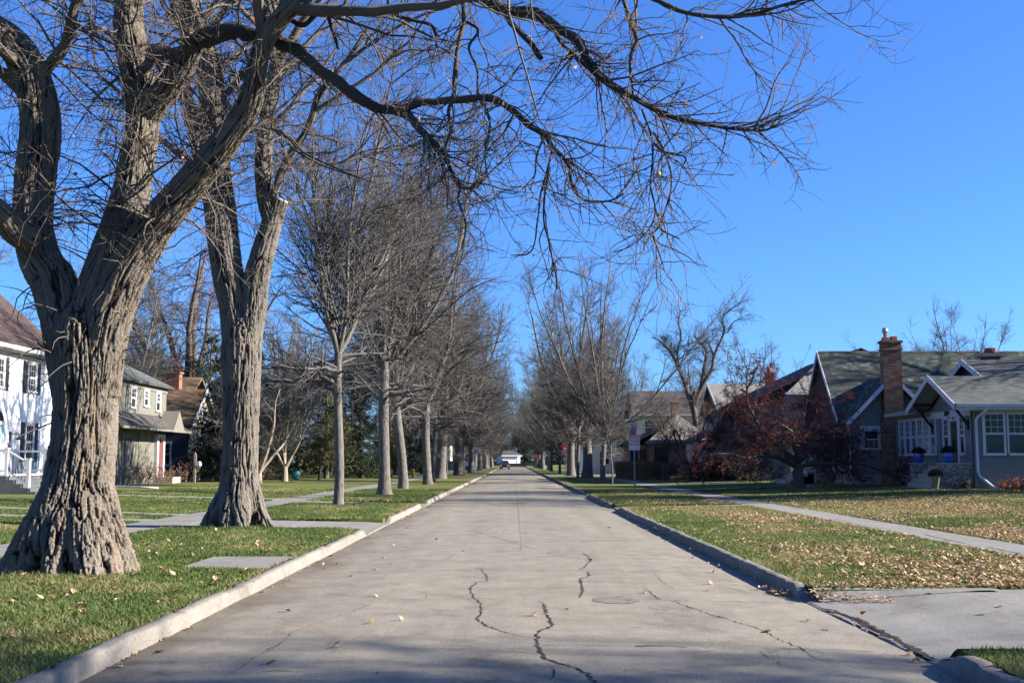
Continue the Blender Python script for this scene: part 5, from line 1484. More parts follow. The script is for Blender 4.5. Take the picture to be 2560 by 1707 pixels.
def simple_house(name, label, x0, x1, y0, y1, ze, zr, wall, roof, axis='x', wins=(), trim='white_trim', porch=False, chim=None):
    H = House(name, label, (x0, y0, .4))
    mb = MB(); mb.box((x0, y0, .1), (x1, y1, ze)); H.part('wall', mb, M[wall])
    mb = MB()
    if axis == 'x':
        ym = (y0 + y1) / 2
        mb.prism([(x0 - .02, y0, ze), (x0 - .02, y1, ze), (x0 - .02, ym, zr - .2)], (x1 - x0, 0, 0), 1)
        roof_slab(mb, (x0 - .5, y0 - .5, ze - .1), (x1 + .5, y0 - .5, ze - .1), (x1 + .5, ym, zr), (x0 - .5, ym, zr), .16); roof_slab(mb, (x0 - .5, y1 + .5, ze - .1), (x1 + .5, y1 + .5, ze - .1), (x1 + .5, ym, zr - .003), (x0 - .5, ym, zr - .003), .16)
    else:
        xm = (x0 + x1) / 2
        mb.prism([(x0, y0 - .02, ze), (x1, y0 - .02, ze), (xm, y0 - .02, zr - .2)], (0, y1 - y0, 0), 1)
        roof_slab(mb, (x0 - .5, y0 - .5, ze - .1), (x0 - .5, y1 + .5, ze - .1), (xm, y1 + .5, zr), (xm, y0 - .5, zr), .16); roof_slab(mb, (x1 + .5, y0 - .5, ze - .1), (x1 + .5, y1 + .5, ze - .1), (xm, y1 + .5, zr - .003), (xm, y0 - .5, zr - .003), .16)
    H.part('roof', mb, [M[roof], M[wall]])
    mb = MB(); mb.box((x0 - .55, y0 - .58, ze - .22), (x1 + .55, y0 - .5, ze - .06)) if axis == 'x' else mb.box((x0 - .58, y0 - .5, ze - .22), (x0 - .5, y1 + .5, ze - .06)); H.part('gutter', mb, M[trim])
    for face, plane, a, z, w, h in wins: window(H, face, plane, a, a + w, z, z + h, (2, 2), None, .1)
    if chim: mb = MB(); mb.box((chim[0], chim[1], chim[2]), (chim[0] + .8, chim[1] + .8, chim[3])); mb.box((chim[0] - .06, chim[1] - .06, chim[3]), (chim[0] + .86, chim[1] + .86, chim[3] + .12)); H.part('chimney', mb, M['brick_red'])
    return H
simple_house('house', 'cream two-storey house rising behind the brick corner house', 14.5, 24, 134, 144, 7.2, 10.2, 'cream_side', 'dark_roof', 'x', [('-y', 134, 15.4, 4.8, 1.1, 1.6), ('-y', 134, 18, 4.8, 1.1, 1.6), ('-x', 14.5, 136, 1.6, 1.1, 1.6)])
simple_house('house', 'grey-roofed house with white gutter seen left of the parking sign', 9.4, 13.6, 136, 150, 3.4, 7.0, 'cream_side', 'pale_roof', 'y', [('-y', 136, 10.2, 1.3, 1.2, 1.5)], chim=(12.6, 138, 5, 7.6))
simple_house('house', 'brick house with white window far right beyond the crossing', 11, 20, 170, 180, 4.0, 7.0, 'brick_red', 'dark_roof', 'x', [('-y', 170, 12, 1.5, 1.4, 1.5), ('-y', 170, 15, 1.5, 1.4, 1.5)])
simple_house('house', 'pale blue house farther down the right side', 12, 21, 205, 215, 4.6, 8, 'white_side', 'dark_roof', 'x', [('-y', 205, 13, 1.6, 1.4, 1.6)])
simple_house('house', 'pale house far down the right side', 12, 21, 250, 260, 4.6, 8, 'cream_side', 'dark_roof', 'x', [('-y', 250, 13, 1.6, 1.4, 1.6)])
simple_house('house', 'white house far down the left side of the street', -20, -9.4, 262, 274, 4.8, 8.2, 'white_side', 'pale_roof', 'x', [('-y', 262, -11.6, 1.6, 1.0, 1.6), ('-y', 262, -14.5, 1.6, 1.0, 1.6)])
simple_house('house', 'grey house far down the left side', -21, -12, 215, 226, 4.8, 8.2, 'cream_side', 'dark_roof', 'x', [('-y', 215, -14, 1.6, 1.0, 1.6)])
# the white garage that closes the street
H = House('garage', 'white garage with shallow grey roof closing the far end of the street', (-2.5, 345, 1.0))
mb = MB(); mb.box((-3.4, 345, .6), (2.2, 352, 3.5)); H.part('wall', mb, M['white_side'])
mb = MB(); A_, B_, C_, D_ = (-3.9, 344.4, 3.45), (2.6, 344.4, 3.45), (2.6, 352.6, 3.45), (-3.9, 352.6, 3.45); E_, F_ = (-2.2, 348.5, 4.9), (1.3, 348.5, 4.9)
mb.quad([A_, B_, F_, E_]); mb.quad([B_, C_, F_]); mb.quad([C_, D_, E_, F_]); mb.quad([D_, A_, E_]); mb.quad([D_, C_, B_, A_]); H.part('roof', mb, M['dark_roof'])
mb = MB(); mb.box((-3.9, 344.3, 3.2), (2.6, 344.42, 3.5)); H.part('gutter', mb, M['white_trim'])
mb = MB(); mb.box((1.02, 344.95, 1.2), (1.14, 345, 3.3)); mb.box((-3.0, 344.96, 3.0), (1.02, 345, 3.1)); H.part('door_frame', mb, M['metal'])
H.o.rotation_euler.z = R(16)
H = House('retaining_wall', 'low dark brick retaining wall below the white garage', (0, 336, .2), 'wall')
mb = MB(); mb.box((-9, 336, -.1), (9, 343, 1.0)); mb.box((-9.1, 335.9, 1.0), (9.1, 336.4, 1.1)); H.part('wall', mb, M['brick_red'])

# ================================================================== left: white colonial
G = .33
H = House('colonial_house', 'white clapboard house with black shutters and maroon roof at the left edge', (-22, 50, G))
mb = MB(); mb.box((-32, 40, G - .3), (-22.02, 56.6, 6.4)); lap(mb, '+x', -22.0, 40, 56.6, G + .1, 6.3, .125); lap(mb, '-y', 40, -32, -22, G + .1, 6.3, .125); H.part('wall', mb, M['white_side'])
mb = MB(); fbox(mb, '+x', -22, 40, 56.6, 6.15, 6.42, 0, .05); fbox(mb, '+x', -22, 56.5, 56.7, G, 6.2, 0, .04); mb.box((-22, 39.8, 6.42), (-21.45, 57, 6.5)); mb.box((-21.5, 39.8, 6.45), (-21.4, 57, 6.62)); H.part('cornice', mb, M['white_trim'])
mb = MB()
roof_slab(mb, (-21.4, 39.6, 6.5), (-21.4, 55.2, 6.5), (-26.9, 55.2, 11.3), (-26.9, 39.6, 11.3), .16); roof_slab(mb, (-32.6, 39.6, 6.5), (-32.6, 55.2, 6.5), (-26.9, 55.2, 11.297), (-26.9, 39.6, 11.297), .16)
H.part('roof', mb, M['maroon_roof'])
for yc, zs in ((51.75, ((4.82, 6.05), (1.75, 3.3))), (48.45, ((4.82, 6.05),)), (45.2, ((4.82, 6.05), (1.75, 3.3)))):
    for z0, z1 in zs:
        window(H, '+x', -22, yc - .40, yc + .40, z0, z1, (3, 2), (3, 2), .09); shutter(H, '+x', -22, yc - .92, yc - .53, z0 - .12, z1 + .1); shutter(H, '+x', -22, yc + .53, yc + .92, z0 - .12, z1 + .1)
mb = MB(); fbox(mb, '+x', -22, 47.9, 48.95, 1.1, 3.15, 0, .05); dr = H.part('door', mb, M['teal_door'])
mb = MB(); fbox(mb, '+x', -22, 47.72, 47.9, 1.1, 3.2, 0, .09); fbox(mb, '+x', -22, 48.95, 49.13, 1.1, 3.2, 0, .09); fbox(mb, '+x', -22, 47.72, 49.13, 3.2, 3.32, 0, .1)
ar = [(-21.93, 48.42 + .7 * math.cos(t), 3.32 + .62 * math.sin(t)) for t in np.linspace(0, math.pi, 13)]; mb.prism(ar, (.03, 0, 0)); H.part('door_frame', mb, M['white_trim'], dr)
mb = MB(); ar = [(-21.895, 48.42 + .5 * math.cos(t), 3.36 + .44 * math.sin(t)) for t in np.linspace(0, math.pi, 13)]; mb.prism(ar, (.004, 0, 0)); H.part('fanlight', mb, M['glass'], dr)
mb = MB(); fbox(mb, '+x', -22, 49.72, 49.82, 2.5, 2.95, .02, .06); mb.tube([(-21.95, 49.77, 2.85), (-21.6, 49.77, 2.85), (-21.55, 49.77, 2.78)], .02, 8); mb.lathe([(.05, 2.78), (.08, 2.7), (.2, 2.58)], (-21.55, 49.77, 0), 12); H.part('wall_lamp', mb, M['charcoal'])
mb = MB(); mb.tube([(-21.98, 49.7, 2.25), (-21.94, 49.7, 2.25)], .11, 16); H.part('plaque', mb, M['wood_door'])
# porch and steps
mb = MB(); mb.box((-22, 46.4, G - .3), (-20.55, 50.4, 1.06))
for i in range(4): mb.box((-20.55 + .3 * i, 46.4, G - .3), (-20.55 + .3 * (i + 1), 50.4, 1.06 - .16 * (i + 1)))
po = H.part('porch', mb, M['steps_grey']); mb = MB(); mb.box((-22, 46.34, 1.06), (-20.5, 50.46, 1.13)); H.part('porch_floor', mb, M['white_trim'], po)
for y in (46.5, 50.3):
    mb = MB(); bl = MB()
    for x, zb, zt in ((-20.62, 1.13, 2.15), (-19.72, .62, 1.72), (-21.9, 1.13, 2.15)):
        mb.box((x - .07, y - .07, zb - .3 if x > -20 else zb), (x + .07, y + .07, zt)); mb.box((x - .09, y - .09, zt), (x + .09, y + .09, zt + .05))
    for dz in (0, .83):
        mb.prism([(-20.6, y - .035, 1.22 + dz), (-20.6, y - .035, 1.30 + dz), (-19.72, y - .035, .78 + dz), (-19.72, y - .035, .70 + dz)], (0, .07, 0)); mb.box((-21.9, y - .035, 1.22 + dz), (-20.62, y + .035, 1.30 + dz))
    for i in range(6): x = -20.5 + i * .13; z = 1.25 - (x + 20.6) * .58; bl.tube([(x, y, z), (x, y, z + .83)], .012, 6)
    for i in range(9): x = -21.8 + i * .13; bl.tube([(x, y, 1.25), (x, y, 2.1)], .012, 6)
    rr = H.part('railing', mb, M['white_trim']); H.part('baluster', bl, M['charcoal'], rr)

# ================================================================== left: beige two-storey house
H = House('two_storey_house', 'beige two-storey house with pent roof and dark red door seen between the two old trees', (-22, 66, G))
mb = MB(); mb.box((-31, 61, G - .3), (-22.02, 72, 6.3)); lap(mb, '+x', -22, 61, 72, G + .1, 6.2, .10); lap(mb, '-y', 61, -31, -22, G + .1, 6.2, .10); H.part('wall', mb, M['beige_side'])
mb = MB()
roof_slab(mb, (-21.6, 60.6, 6.3), (-21.6, 72.4, 6.3), (-26.5, 68.5, 8.9), (-26.5, 64.5, 8.9), .14); roof_slab(mb, (-31.4, 60.6, 6.3), (-31.4, 72.4, 6.3), (-26.5, 68.5, 8.897), (-26.5, 64.5, 8.897), .14)
mb.prism([(-21.6, 60.6, 6.3), (-31.4, 60.6, 6.3), (-26.5, 64.5, 8.9)], (0, 0, -.14)); mb.prism([(-21.6, 72.4, 6.3), (-26.5, 68.5, 8.9), (-31.4, 72.4, 6.3)], (0, 0, -.14)); H.part('roof', mb, M['grey_roof'])
mb = MB(); fbox(mb, '+x', -22, 60.9, 72.1, 5.9, 6.2, 0, .06); H.part('frieze_board', mb, M['beige_side'])
mb = MB()
roof_slab(mb, (-20.75, 60.2, 3.62), (-20.75, 72.9, 3.62), (-22.0, 72.9, 4.45), (-22.0, 60.2, 4.45), .12)
mb.prism([(-20.75, 72.9, 3.5), (-20.75, 72.9, 3.62), (-22, 72.9, 4.45), (-24, 72.9, 4.45), (-24, 72.9, 3.5)], (0, .12, 0)); H.part('pent_roof', mb, M['dark_roof'])
mb = MB(); mb.box((-20.74, 60.2, 3.42), (-20.62, 73.0, 3.56)); H.part('gutter', mb, M['beige_side'])
for yc, w, z0, z1 in ((65.7, .80, 4.75, 5.85), (68.0, .75, 4.95, 5.85), (70.3, .75, 4.75, 5.85)): window(H, '+x', -22, yc - w / 2, yc + w / 2, z0, z1, (3, 2), None, .10)
window(H, '+x', -22, 64.2, 65.7, 1.3, 3.05, (4, 2), (4, 2), .22, 'glass_pale', tm='beige_side')
mb = MB(); fbox(mb, '+x', -22, 66.9, 69.0, G + .2, 3.35, 0, .05)
for i in range(2):
    for j in range(4): fbox(mb, '+x', -22, 67.05 + i * 1.0, 67.9 + i * 1.0, G + .35 + j * .74, G + .95 + j * .74, .05, .07)
H.part('panel', mb, M['beige_side'])
mb = MB(); fbox(mb, '+x', -22, 70.15, 71.05, .75, 2.95, .02, .07); dr = H.part('door', mb, M['red_door'])
mb = MB(); fbox(mb, '+x', -22, 69.85, 70.15, .7, 3.1, 0, .22); fbox(mb, '+x', -22, 71.05, 71.35, .7, 3.1, 0, .22); fbox(mb, '+x', -22, 69.85, 71.35, 3.1, 3.3, 0, .24); H.part('door_frame', mb, M['white_trim'], dr)
mb = MB(); mb.prism([(-21.7, 69.4, 3.5), (-21.7, 71.8, 3.5), (-21.7, 70.6, 4.75)], (1.0, 0, 0)); H.part('pediment', mb, M['beige_side'])
mb = MB(); mb.box((-22, 69.8, G - .2), (-20.8, 71.5, .7)); H.part('steps', mb, M['foundation'])

# ================================================================== left: dark house with brown roof
H = House('gabled_house', 'dark house with sunlit brown shingle roof and brick chimney in tree shade on the left', (-22, 79, G))
mb = MB(); mb.box((-36, 79.2, G - .3), (-22.6, 90, 4.2)); lap(mb, '-y', 79.18, -36, -22.6, G + .2, 4.1, .13); lap(mb, '+x', -22.58, 79.2, 90, G + .2, 4.1, .13); H.part('wall', mb, M['dark_side'])
mb = MB()
roof_slab(mb, (-34, 78.4, 4.05), (-22.2, 78.4, 4.05), (-22.2, 82.2, 6.85), (-34, 82.2, 6.85), .16); roof_slab(mb, (-34, 86.0, 4.05), (-22.2, 86, 4.05), (-22.2, 82.2, 6.847), (-34, 82.2, 6.847), .16)
roof_slab(mb, (-37, 80.6, 4.2), (-24.0, 80.6, 4.2), (-24, 87.5, 8.1), (-37, 87.5, 8.1), .16); roof_slab(mb, (-37, 94, 4.2), (-24, 94, 4.2), (-24, 87.5, 8.097), (-37, 87.5, 8.097), .16)
H.part('roof', mb, M['brown_roof'])
mb = MB(); mb.prism([(-22.5, 78.9, 4.1), (-22.5, 85.5, 4.1), (-22.5, 82.2, 6.55)], (.06, 0, 0)); H.part('gable_wall', mb, M['frieze'])
mb = MB()
for s, y in ((-1, 78.4), (1, 86.0)): mb.prism([(-22.16, y, 3.85), (-22.16, y, 4.1), (-22.16, 82.2, 6.9), (-22.16, 82.2, 6.6)], (.06, 0, 0))
H.part('fascia', mb, M['white_trim'])
mb = MB(); mb.box((-26.2, 84.5, 6), (-24.9, 85.3, 8.15)); mb.box((-26.28, 84.42, 8.15), (-24.82, 85.38, 8.3)); H.part('chimney', mb, M['brick_red'])
window(H, '-y', 79.16, -24.6, -23.8, 1.4, 2.9, (2, 2), None, .1); window(H, '+x', -22.4, 81.7, 82.6, 4.5, 5.6, (2, 2), None, .1)
# ------------------------------------------------------------------ evergreens, shrubs, background trees
M['needle'] = tinted('spruce_needles', (0.010, 0.022, 0.010), (0.055, 0.075, 0.026), 0.9, 0.1, (0.022, 0.042, 0.018))
M['needle_yellow'] = tinted('yellowish_needles', (0.03, 0.045, 0.014), (0.13, 0.125, 0.04), 0.9, 0.12, (0.07, 0.08, 0.026))
M['apple_leaf'] = tinted('apple_leaves', (0.06, 0.075, 0.022), (0.26, 0.22, 0.07), 0.8, 0.25, (0.14, 0.15, 0.045))
M['berry'] = tinted('red_berries', (0.045, 0.006, 0.008), (0.21, 0.022, 0.020), 0.7, 0.0, (0.095, 0.010, 0.011))
M['red_leaf'] = tinted('red_leaves', (0.25, 0.015, 0.015), (0.5, 0.06, 0.05), 0.7, 0.25)
M['brown_leaf'] = tinted('brown_dry_leaves', (0.11, 0.055, 0.03), (0.36, 0.22, 0.12), 0.85, 0.15)
M['rust_leaf'] = tinted('rust_leaves', (0.16, 0.045, 0.02), (0.36, 0.13, 0.05), 0.85, 0.15)
M['dark_leaf'] = tinted('dark_shrub_leaves', (0.012, 0.016, 0.010), (0.045, 0.05, 0.028), 0.8, 0.1)
M['mum'] = tinted('yellow_flowers', (0.45, 0.27, 0.02), (0.75, 0.5, 0.05), 0.7, 0.1)

def cards(P, D, ln, w, r, tint, name, mat_, parent):
    """pointed leaf-sized faces at P along D"""
    k = len(P)
    side = _norm(np.cross(D, r.normal(size=(k, 3))))
    a = P; b = P + D * ln[:, None] * .5 + side * w[:, None]; c = P + D * ln[:, None]; d = P + D * ln[:, None] * .5 - side * w[:, None]
    V = np.stack([a, b, c, d], 1).reshape(-1, 3)
    F = np.arange(k * 4).reshape(-1, 4)
    return np_mesh(name, V, F, mat_, parent, smooth=False, attrs={'tint': ('FLOAT', np.repeat(tint, 4))})

def spruce(seed, H, rad, base=0.6, mat_='needle', droop=-.12, label='', nm='spruce_tree', dens=1.0):
    r = np.random.default_rng(seed)
    root = thing(nm, label, 'tree')
    s = np.linspace(0, 1, 10)
    tr = np.stack([.05 * np.sin(4 * s), .05 * np.cos(3 * s), s * H], 1)
    tubes_mesh('trunk', [(tr[None], (rad * .075 * (1 - s) + .02)[None], 10)], M['bark_dark'], root)
    nb = int(150 * dens)
    t = base / H + (1 - base / H) * r.random(nb) ** 1.15 * .985
    az = r.random(nb) * 6.283
    ln = rad * (1 - t) ** .8 * (.75 + .4 * r.random(nb)) + .15
    K = 7
    B = np.zeros((nb, K, 3)); B[:, 0, 2] = t * H
    d = np.stack([np.cos(az), np.sin(az), r.normal(0.05, .1, nb)], 1)
    for k in range(1, K):
        d = _norm(d + np.array([0, 0, droop * (1 if k < 4 else -.6)]) + r.normal(0, .05, (nb, 3)))
        B[:, k] = B[:, k - 1] + d * (ln / (K - 1))[:, None]
    BR = np.maximum(.012, ln[:, None] * .014 * (1 - np.linspace(0, 1, K)[None]) + .008)
    S2, SR2 = grow(B, BR, int(1500 * dens), r, lambda t, pl, u: (.25 + .5 * u) * np.clip(pl * .5, .3, 1.0), (55, 12), .12, 1, 4, -.10, -.05, .12, .3, .005, .005)
    tubes_mesh('branches', [(B, BR, 5), (S2, SR2, 3)], M['bark_dark'], root)
    n = int(26000 * dens)
    i = r.integers(len(S2), size=n); k = r.random(n) * 3; k0 = k.astype(int); f = (k - k0)[:, None]
    P = S2[i, k0] * (1 - f) + S2[i, k0 + 1] * f
    T = _norm(S2[i, k0 + 1] - S2[i, k0]); D = _norm(T * .7 + r.normal(0, .55, (n, 3)) + np.array([0, 0, -.15]))
    q = r.random(nb)
    clump = vnoise(P * 1.3 + seed) * .3
    cards(P, D, .10 + .11 * r.random(n), .018 + .018 * r.random(n), r, np.clip(.45 + clump + r.normal(0, .18, n), 0, 1), 'foliage', M[mat_], root)
    return root

def shrub(name, label, cat, seed, x, y, rx, ry, h, ntw, nleaf, leafmat, twm='twig', lsize=.06, group=None, z0=None):
    r = np.random.default_rng(seed)
    root = thing(name, label, cat, (x, y, lz(x, y) if z0 is None else z0), 0, group)
    n1 = max(8, ntw // 12)
    az = r.random(n1) * 6.283; rr = np.sqrt(r.random(n1)) * .35
    K = 6
    B = np.zeros((n1, K, 3)); B[:, 0, 0] = np.cos(az) * rr * rx; B[:, 0, 1] = np.sin(az) * rr * ry; B[:, 0, 2] = -.05
    d = _norm(np.stack([np.cos(az) * .75, np.sin(az) * .75, .5 + r.random(n1)], 1))
    for k in range(1, K):
        d = _norm(d + r.normal(0, .12, (n1, 3)) + np.array([0, 0, .06]))
        B[:, k] = B[:, k - 1] + d * np.array([rx, ry, h]) * (.9 / (K - 1)) * (.7 + .5 * r.random((n1, 1)))
    BR = np.full((n1, K), .012)
    S2, SR2 = grow(B, BR, ntw, r, lambda t, pl, u: (.15 + .35 * u) * h, (45, 15), .1, 1, 4, .02, .04, .15, .3, .004, .004)
    tubes_mesh('stems', [(B, BR, 5), (S2, SR2, 3)], M[twm], root)
    if nleaf:
        i = r.integers(len(S2), size=nleaf); P = S2[i, 1 + r.integers(3, size=nleaf)] + r.normal(0, .03, (nleaf, 3))
        D = _norm(r.normal(size=(nleaf, 3)))
        o = cards(P, D, lsize * (.7 + .6 * r.random(nleaf)), lsize * .32 * (.7 + .6 * r.random(nleaf)), r, r.random(nleaf), 'foliage', M[leafmat], root)
        o['kind'] = 'stuff'
    return root

fr = [0]
sprA = spruce(201, 9.5, 3.0, .7, label='dark spruce with low boughs behind the third street tree on the left')
sprB = spruce(202, 8.0, 2.8, 1.3, 'needle_yellow', label='yellow-green spruce with bare foot between street trees on the left', dens=.9)
def putp(o, x, y, rz=0, sc=1, label=None, group=None, copy=True):
    c = copy_tree(o) if copy else o
    c.location = (x, y, lz(x, y)); c.rotation_euler = (0, 0, rz); c.scale = (sc,) * 3
    if label: c['label'] = label
    if group: c['group'] = group
    return c
GS = 'evergreens behind the left lawns'
putp(sprA, -19.0, 92, 0, 1.0, group=GS, copy=False)
putp(sprB, -15.4, 94, 0, 1.0, group=GS, copy=False)
for x, y, rz, sc, lab, src in ((-19.6, 76.0, 1, .9, 'tall dark spruce right beside the second old trunk, before the dark house', sprA), (-19.2, 84, 2, .9, 'dark spruce left of the two bare multi-stemmed trees', sprA),
                               (-13.0, 98, 3, .85, 'dark rounded spruce right of the yellow-green one', sprA), (-11.6, 108, 4, .8, 'small green spruce beside the far left sidewalk', sprB),
                               (-13.2, 124, 2, 1.0, 'dark spruce near the left street corner behind the row', sprA), (-10.6, 133, 3, .8, 'small dark spruce beyond the left street corner', sprA), (-24, 108, 5, 1.25, 'big dark spruce rising behind the left lawn trees', sprA), (-18, 116, .7, 1.15, 'dark spruce at the back between the bare crowns on the left', sprA),
                               (-31, 98, 1.9, 1.5, 'tall dark evergreen behind the brown-roofed house', sprA), (-27, 101, 2.9, 1.35, 'dark evergreen just right of the brown-roofed house', sprA)):
    putp(src, x, y, rz, sc, lab, GS)
c_ = putp(sprA, 28.5, 46.0, 2.2, 1.0, 'unseen spruce added outside the right edge, stretched to cast a shadow band over the street', GS); c_.scale = (1.1, 1.1, 1.95)  # added out of view, stretched tall so its shadow crosses the street
# apple tree still holding yellow-green leaves
s_, c_, q_ = bare_tree(211, 4.6, 1.1, .10, 5, (45, 8), 1.8, 60, 420, 1500, stem_up=.03, lat=(50, 12), nlow=2, rt=.007)
ap = tree_object('apple_tree', 'small apple tree with yellow-green leaves behind the teal pot', 'tree', s_, c_, M['bark_dark'], M['twig_dark'])
r = np.random.default_rng(212); P3 = q_[4]; n = 5200
i = r.integers(len(P3), size=n); P = P3[i, r.integers(1, 6, size=n)] + r.normal(0, .06, (n, 3))
cards(P, _norm(r.normal(size=(n, 3)) + np.array([0, 0, -.4])), .09 + .05 * r.random(n), .035 + .02 * r.random(n), r, np.clip(r.normal(.5, .25, n), 0, 1), 'foliage', M['apple_leaf'], ap)['kind'] = 'stuff'
putp(ap, -14.9, 88, 0, 1.0, copy=False)
# multi-stemmed lawn trees
def multistem(seed, H, n, lab):
    r = np.random.default_rng(seed)
    K = 16; SP = np.zeros((n, K, 3)); SR = np.zeros((n, K))
    for q in range(n):
        az = 6.283 * q / n + r.normal(0, .3); d = np.array([.55 * math.cos(az), .55 * math.sin(az), .75]); p = np.array([.10 * math.cos(az), .10 * math.sin(az), .5 + .6 * r.random()])
        ln = H * (.75 + .3 * r.random())
        for k in range(K):
            SP[q, k] = p; d = d + r.normal(0, .11, 3) + np.array([0, 0, .055]); d /= np.linalg.norm(d); p = p + d * ln / (K - 1)
        SR[q] = (.07 + .04 * r.random()) * (1 - np.linspace(0, 1, K)) ** .8 + .012
    tr = np.array([[0, 0, -.1], [.02, 0, .4], [0, .02, .9], [0, 0, 1.2]])
    P2, R2 = grow(SP, SR, 90, r, lambda t, pl, u: 1.0 + 1.4 * u, (45, 14), .2, 1, 8, .0, .04, .14, .55, .008, .009)
    P3, R3 = grow(P2, R2, 800, r, lambda t, pl, u: .4 + .8 * u, (45, 14), .1, 1, 6, -.02, .06, .18, .4, .006, .007)
    P4, R4 = grow(P3, R3, 3200, r, lambda t, pl, u: .2 + .4 * u, (45, 14), .1, 1, 4, 0, .06, .18, .4, .005, .005)
    return tree_object('lawn_tree', lab, 'tree', [(tr[None], np.array([[.26, .21, .19, .16]]), 12), (SP, SR, 8)], [(P2, R2, 5), (P3, R3, 3), (P4, R4, 3)], M['bark_pale'], M['twig'])
m1 = multistem(221, 7.5, 6, 'multi-stemmed bare lawn tree touching the second old trunk on the right')
putp(m1, -16.5, 74, 0, 1, copy=False)
m2 = multistem(222, 7.0, 6, 'multi-stemmed bare lawn tree with leaning limbs beside the teal pot')
putp(m2, -16.0, 80, 0, 1, copy=False)
m3 = multistem(223, 5.2, 7, 'dark young lawn tree standing before the brick corner house')
for c in m3.children: c.data.materials.clear(); c.data.materials.append(M['bark_dark'] if c.name.startswith('trunk') else M['twig_dark'])
putp(m3, 13.6, 88, 0, 1.05, copy=False)

# huge twisted cottonwood behind the beige house
s_, c_, _ = bare_tree(231, 24, 7.5, 1.0, 7, (42, 12), 7.0, 120, 1300, 5600, stem_up=.05, lat=(55, 16), lat_up=-.02, lat_end=.0, wig=.24, nlow=5, low_ang=65, low_up=.02, rt=.016, twig_len=.9)
cw = tree_object('cottonwood', 'huge dark twisted old tree towering behind the beige and the dark house', 'tree', s_, c_, M['bark_dark'], M['twig_dark'])
putp(cw, -31, 108, .8, 1.0, copy=False)
# forked tree behind the right houses, traced
YT = 122.0
zq = lambda L_: [(1200 + a_ * .4464, 600 + b_ * .4464) for a_, b_ in L_]
yl = [poly(zq([(1215, 1180), (1205, 1000), (1190, 900), (1205, 850)]), YT, [26, 22, 20, 18], 16),
      poly(zq([(1195, 960), (1165, 860), (1130, 760), (1095, 680), (1060, 620), (1000, 560), (960, 545)]), YT, [17, 16, 14, 12, 9, 6, 3], 20),
      poly(zq([(1095, 680), (1150, 640), (1190, 590)]), YT, [7, 5, 3], 20), poly(zq([(1130, 760), (1105, 640), (1125, 540), (1110, 450), (1125, 390)]), YT, [10, 8, 7, 5, 2.5], 20),
      poly(zq([(1200, 930), (1235, 830), (1255, 720), (1270, 640), (1255, 600), (1215, 560), (1195, 530)]), YT, [17, 15, 13, 11, 8, 5, 2.5], 20),
      poly(zq([(1205, 900), (1260, 790), (1300, 720), (1310, 650), (1350, 560), (1370, 500), (1355, 440), (1400, 390), (1465, 350)]), YT, [16, 15, 13, 11, 9, 8, 6, 4, 2], 24),
      poly(zq([(1385, 520), (1420, 460), (1475, 435)]), YT, [6, 4, 2], 20), poly(zq([(1310, 650), (1290, 600), (1275, 570)]), YT, [9, 8, 7], 20), poly(zq([(1275, 580), (1300, 560), (1330, 520)]), YT, [6, 4, 2], 20)]
r = np.random.default_rng(232)
YP, YR = pack(yl, 24); YR = YR * .66
P2, R2 = grow(YP, YR, 150, r, lambda t, pl, u: .8 + 1.6 * u, (48, 15), .15, 1, 8, .05, .06, .16, .5, .010, .012)
P3, R3 = grow(P2, R2, 800, r, lambda t, pl, u: .5 + .9 * u, (45, 15), .1, 1, 6, .02, .05, .18, .4, .010, .010)
P4, R4 = grow(P3, R3, 2200, r, lambda t, pl, u: .3 + .5 * u, (45, 15), .1, 1, 4, .02, .05, .18, .4, .008, .009)
yt = thing('forked_tree', 'tall forked bare tree with knobby limbs rising behind the brick corner house', 'tree', (0, 0, 0))
tubes_mesh('trunk', [(YP, YR, 9)], M['bark_dark'], yt); tubes_mesh('crown', [(P2, R2, 5), (P3, R3, 3), (P4, R4, 3)], M['twig'], yt)
GB = 'bare background trees'
for i_, (x, y, k_, sc, lab) in enumerate(((-27, 78, 'C', .9, 'bare tree behind the beige house roof on the left'), (-36, 70, 'C', 1.15, 'bare tree behind the white house roof'), (-24, 128, 'W', 1.1, 'bare tree far behind the left lawn, by the spruces'),
        (-14, 104, 'A', .95, 'slim bare tree between the left street row and the spruces'), (-12.5, 122, 'C', 1.0, 'bare tree at the left street corner behind the row'), (-20, 140, 'V', 1.1, 'bare tree beyond the crossing on the left lawns'),
        (-30, 150, 'W', 1.3, 'tall bare tree far back on the left'), (-15, 160, 'C', 1.0, 'bare yard tree beyond the crossing on the left'),
        (14, 150, 'V', .9, 'bare tree before the far right houses'), (24, 160, 'W', 1.0, 'bare tree behind the cream house on the right'), (13, 185, 'C', .9, 'bare yard tree far down on the right'), (30, 140, 'V', .95, 'bare tree behind the grey roofs on the right'),
        (43, 112, 'V', .93, 'pale bare tree showing above the green roof, right of the chimney'), (40.5, 113, 'V', .80, 'second pale bare tree above the green roof, just right of the chimney'), (37.5, 114, 'W', .78, 'pale bare tree showing above the green roof, left of the chimney'), (46.5, 118, 'C', .72, 'low bare tree above the green roof at the right edge'),
        (-18, 200, 'W', 1.1, 'bare yard tree far down on the left'), (-12, 250, 'C', 1.2, 'bare tree near the far end on the left'), (13, 235, 'W', 1.2, 'bare yard tree near the far end on the right'))):
    put(proto[k_], x, y, i_ * 1.3, sc, lab, GB)
for i_, (x, y, sc) in enumerate(((8, 350, 1.3), (-9, 352, 1.2), (14, 356, 1.5), (3.5, 362, 1.3), (-4, 364, 1.4), (-15, 356, 1.5), (20, 352, 1.4), (-22, 360, 1.5), (27, 360, 1.4))):
    putp(sprA, x, y, i_ * 1.1, sc, 'dark evergreen in the wood beyond the far end of the street', 'evergreens closing the far end')
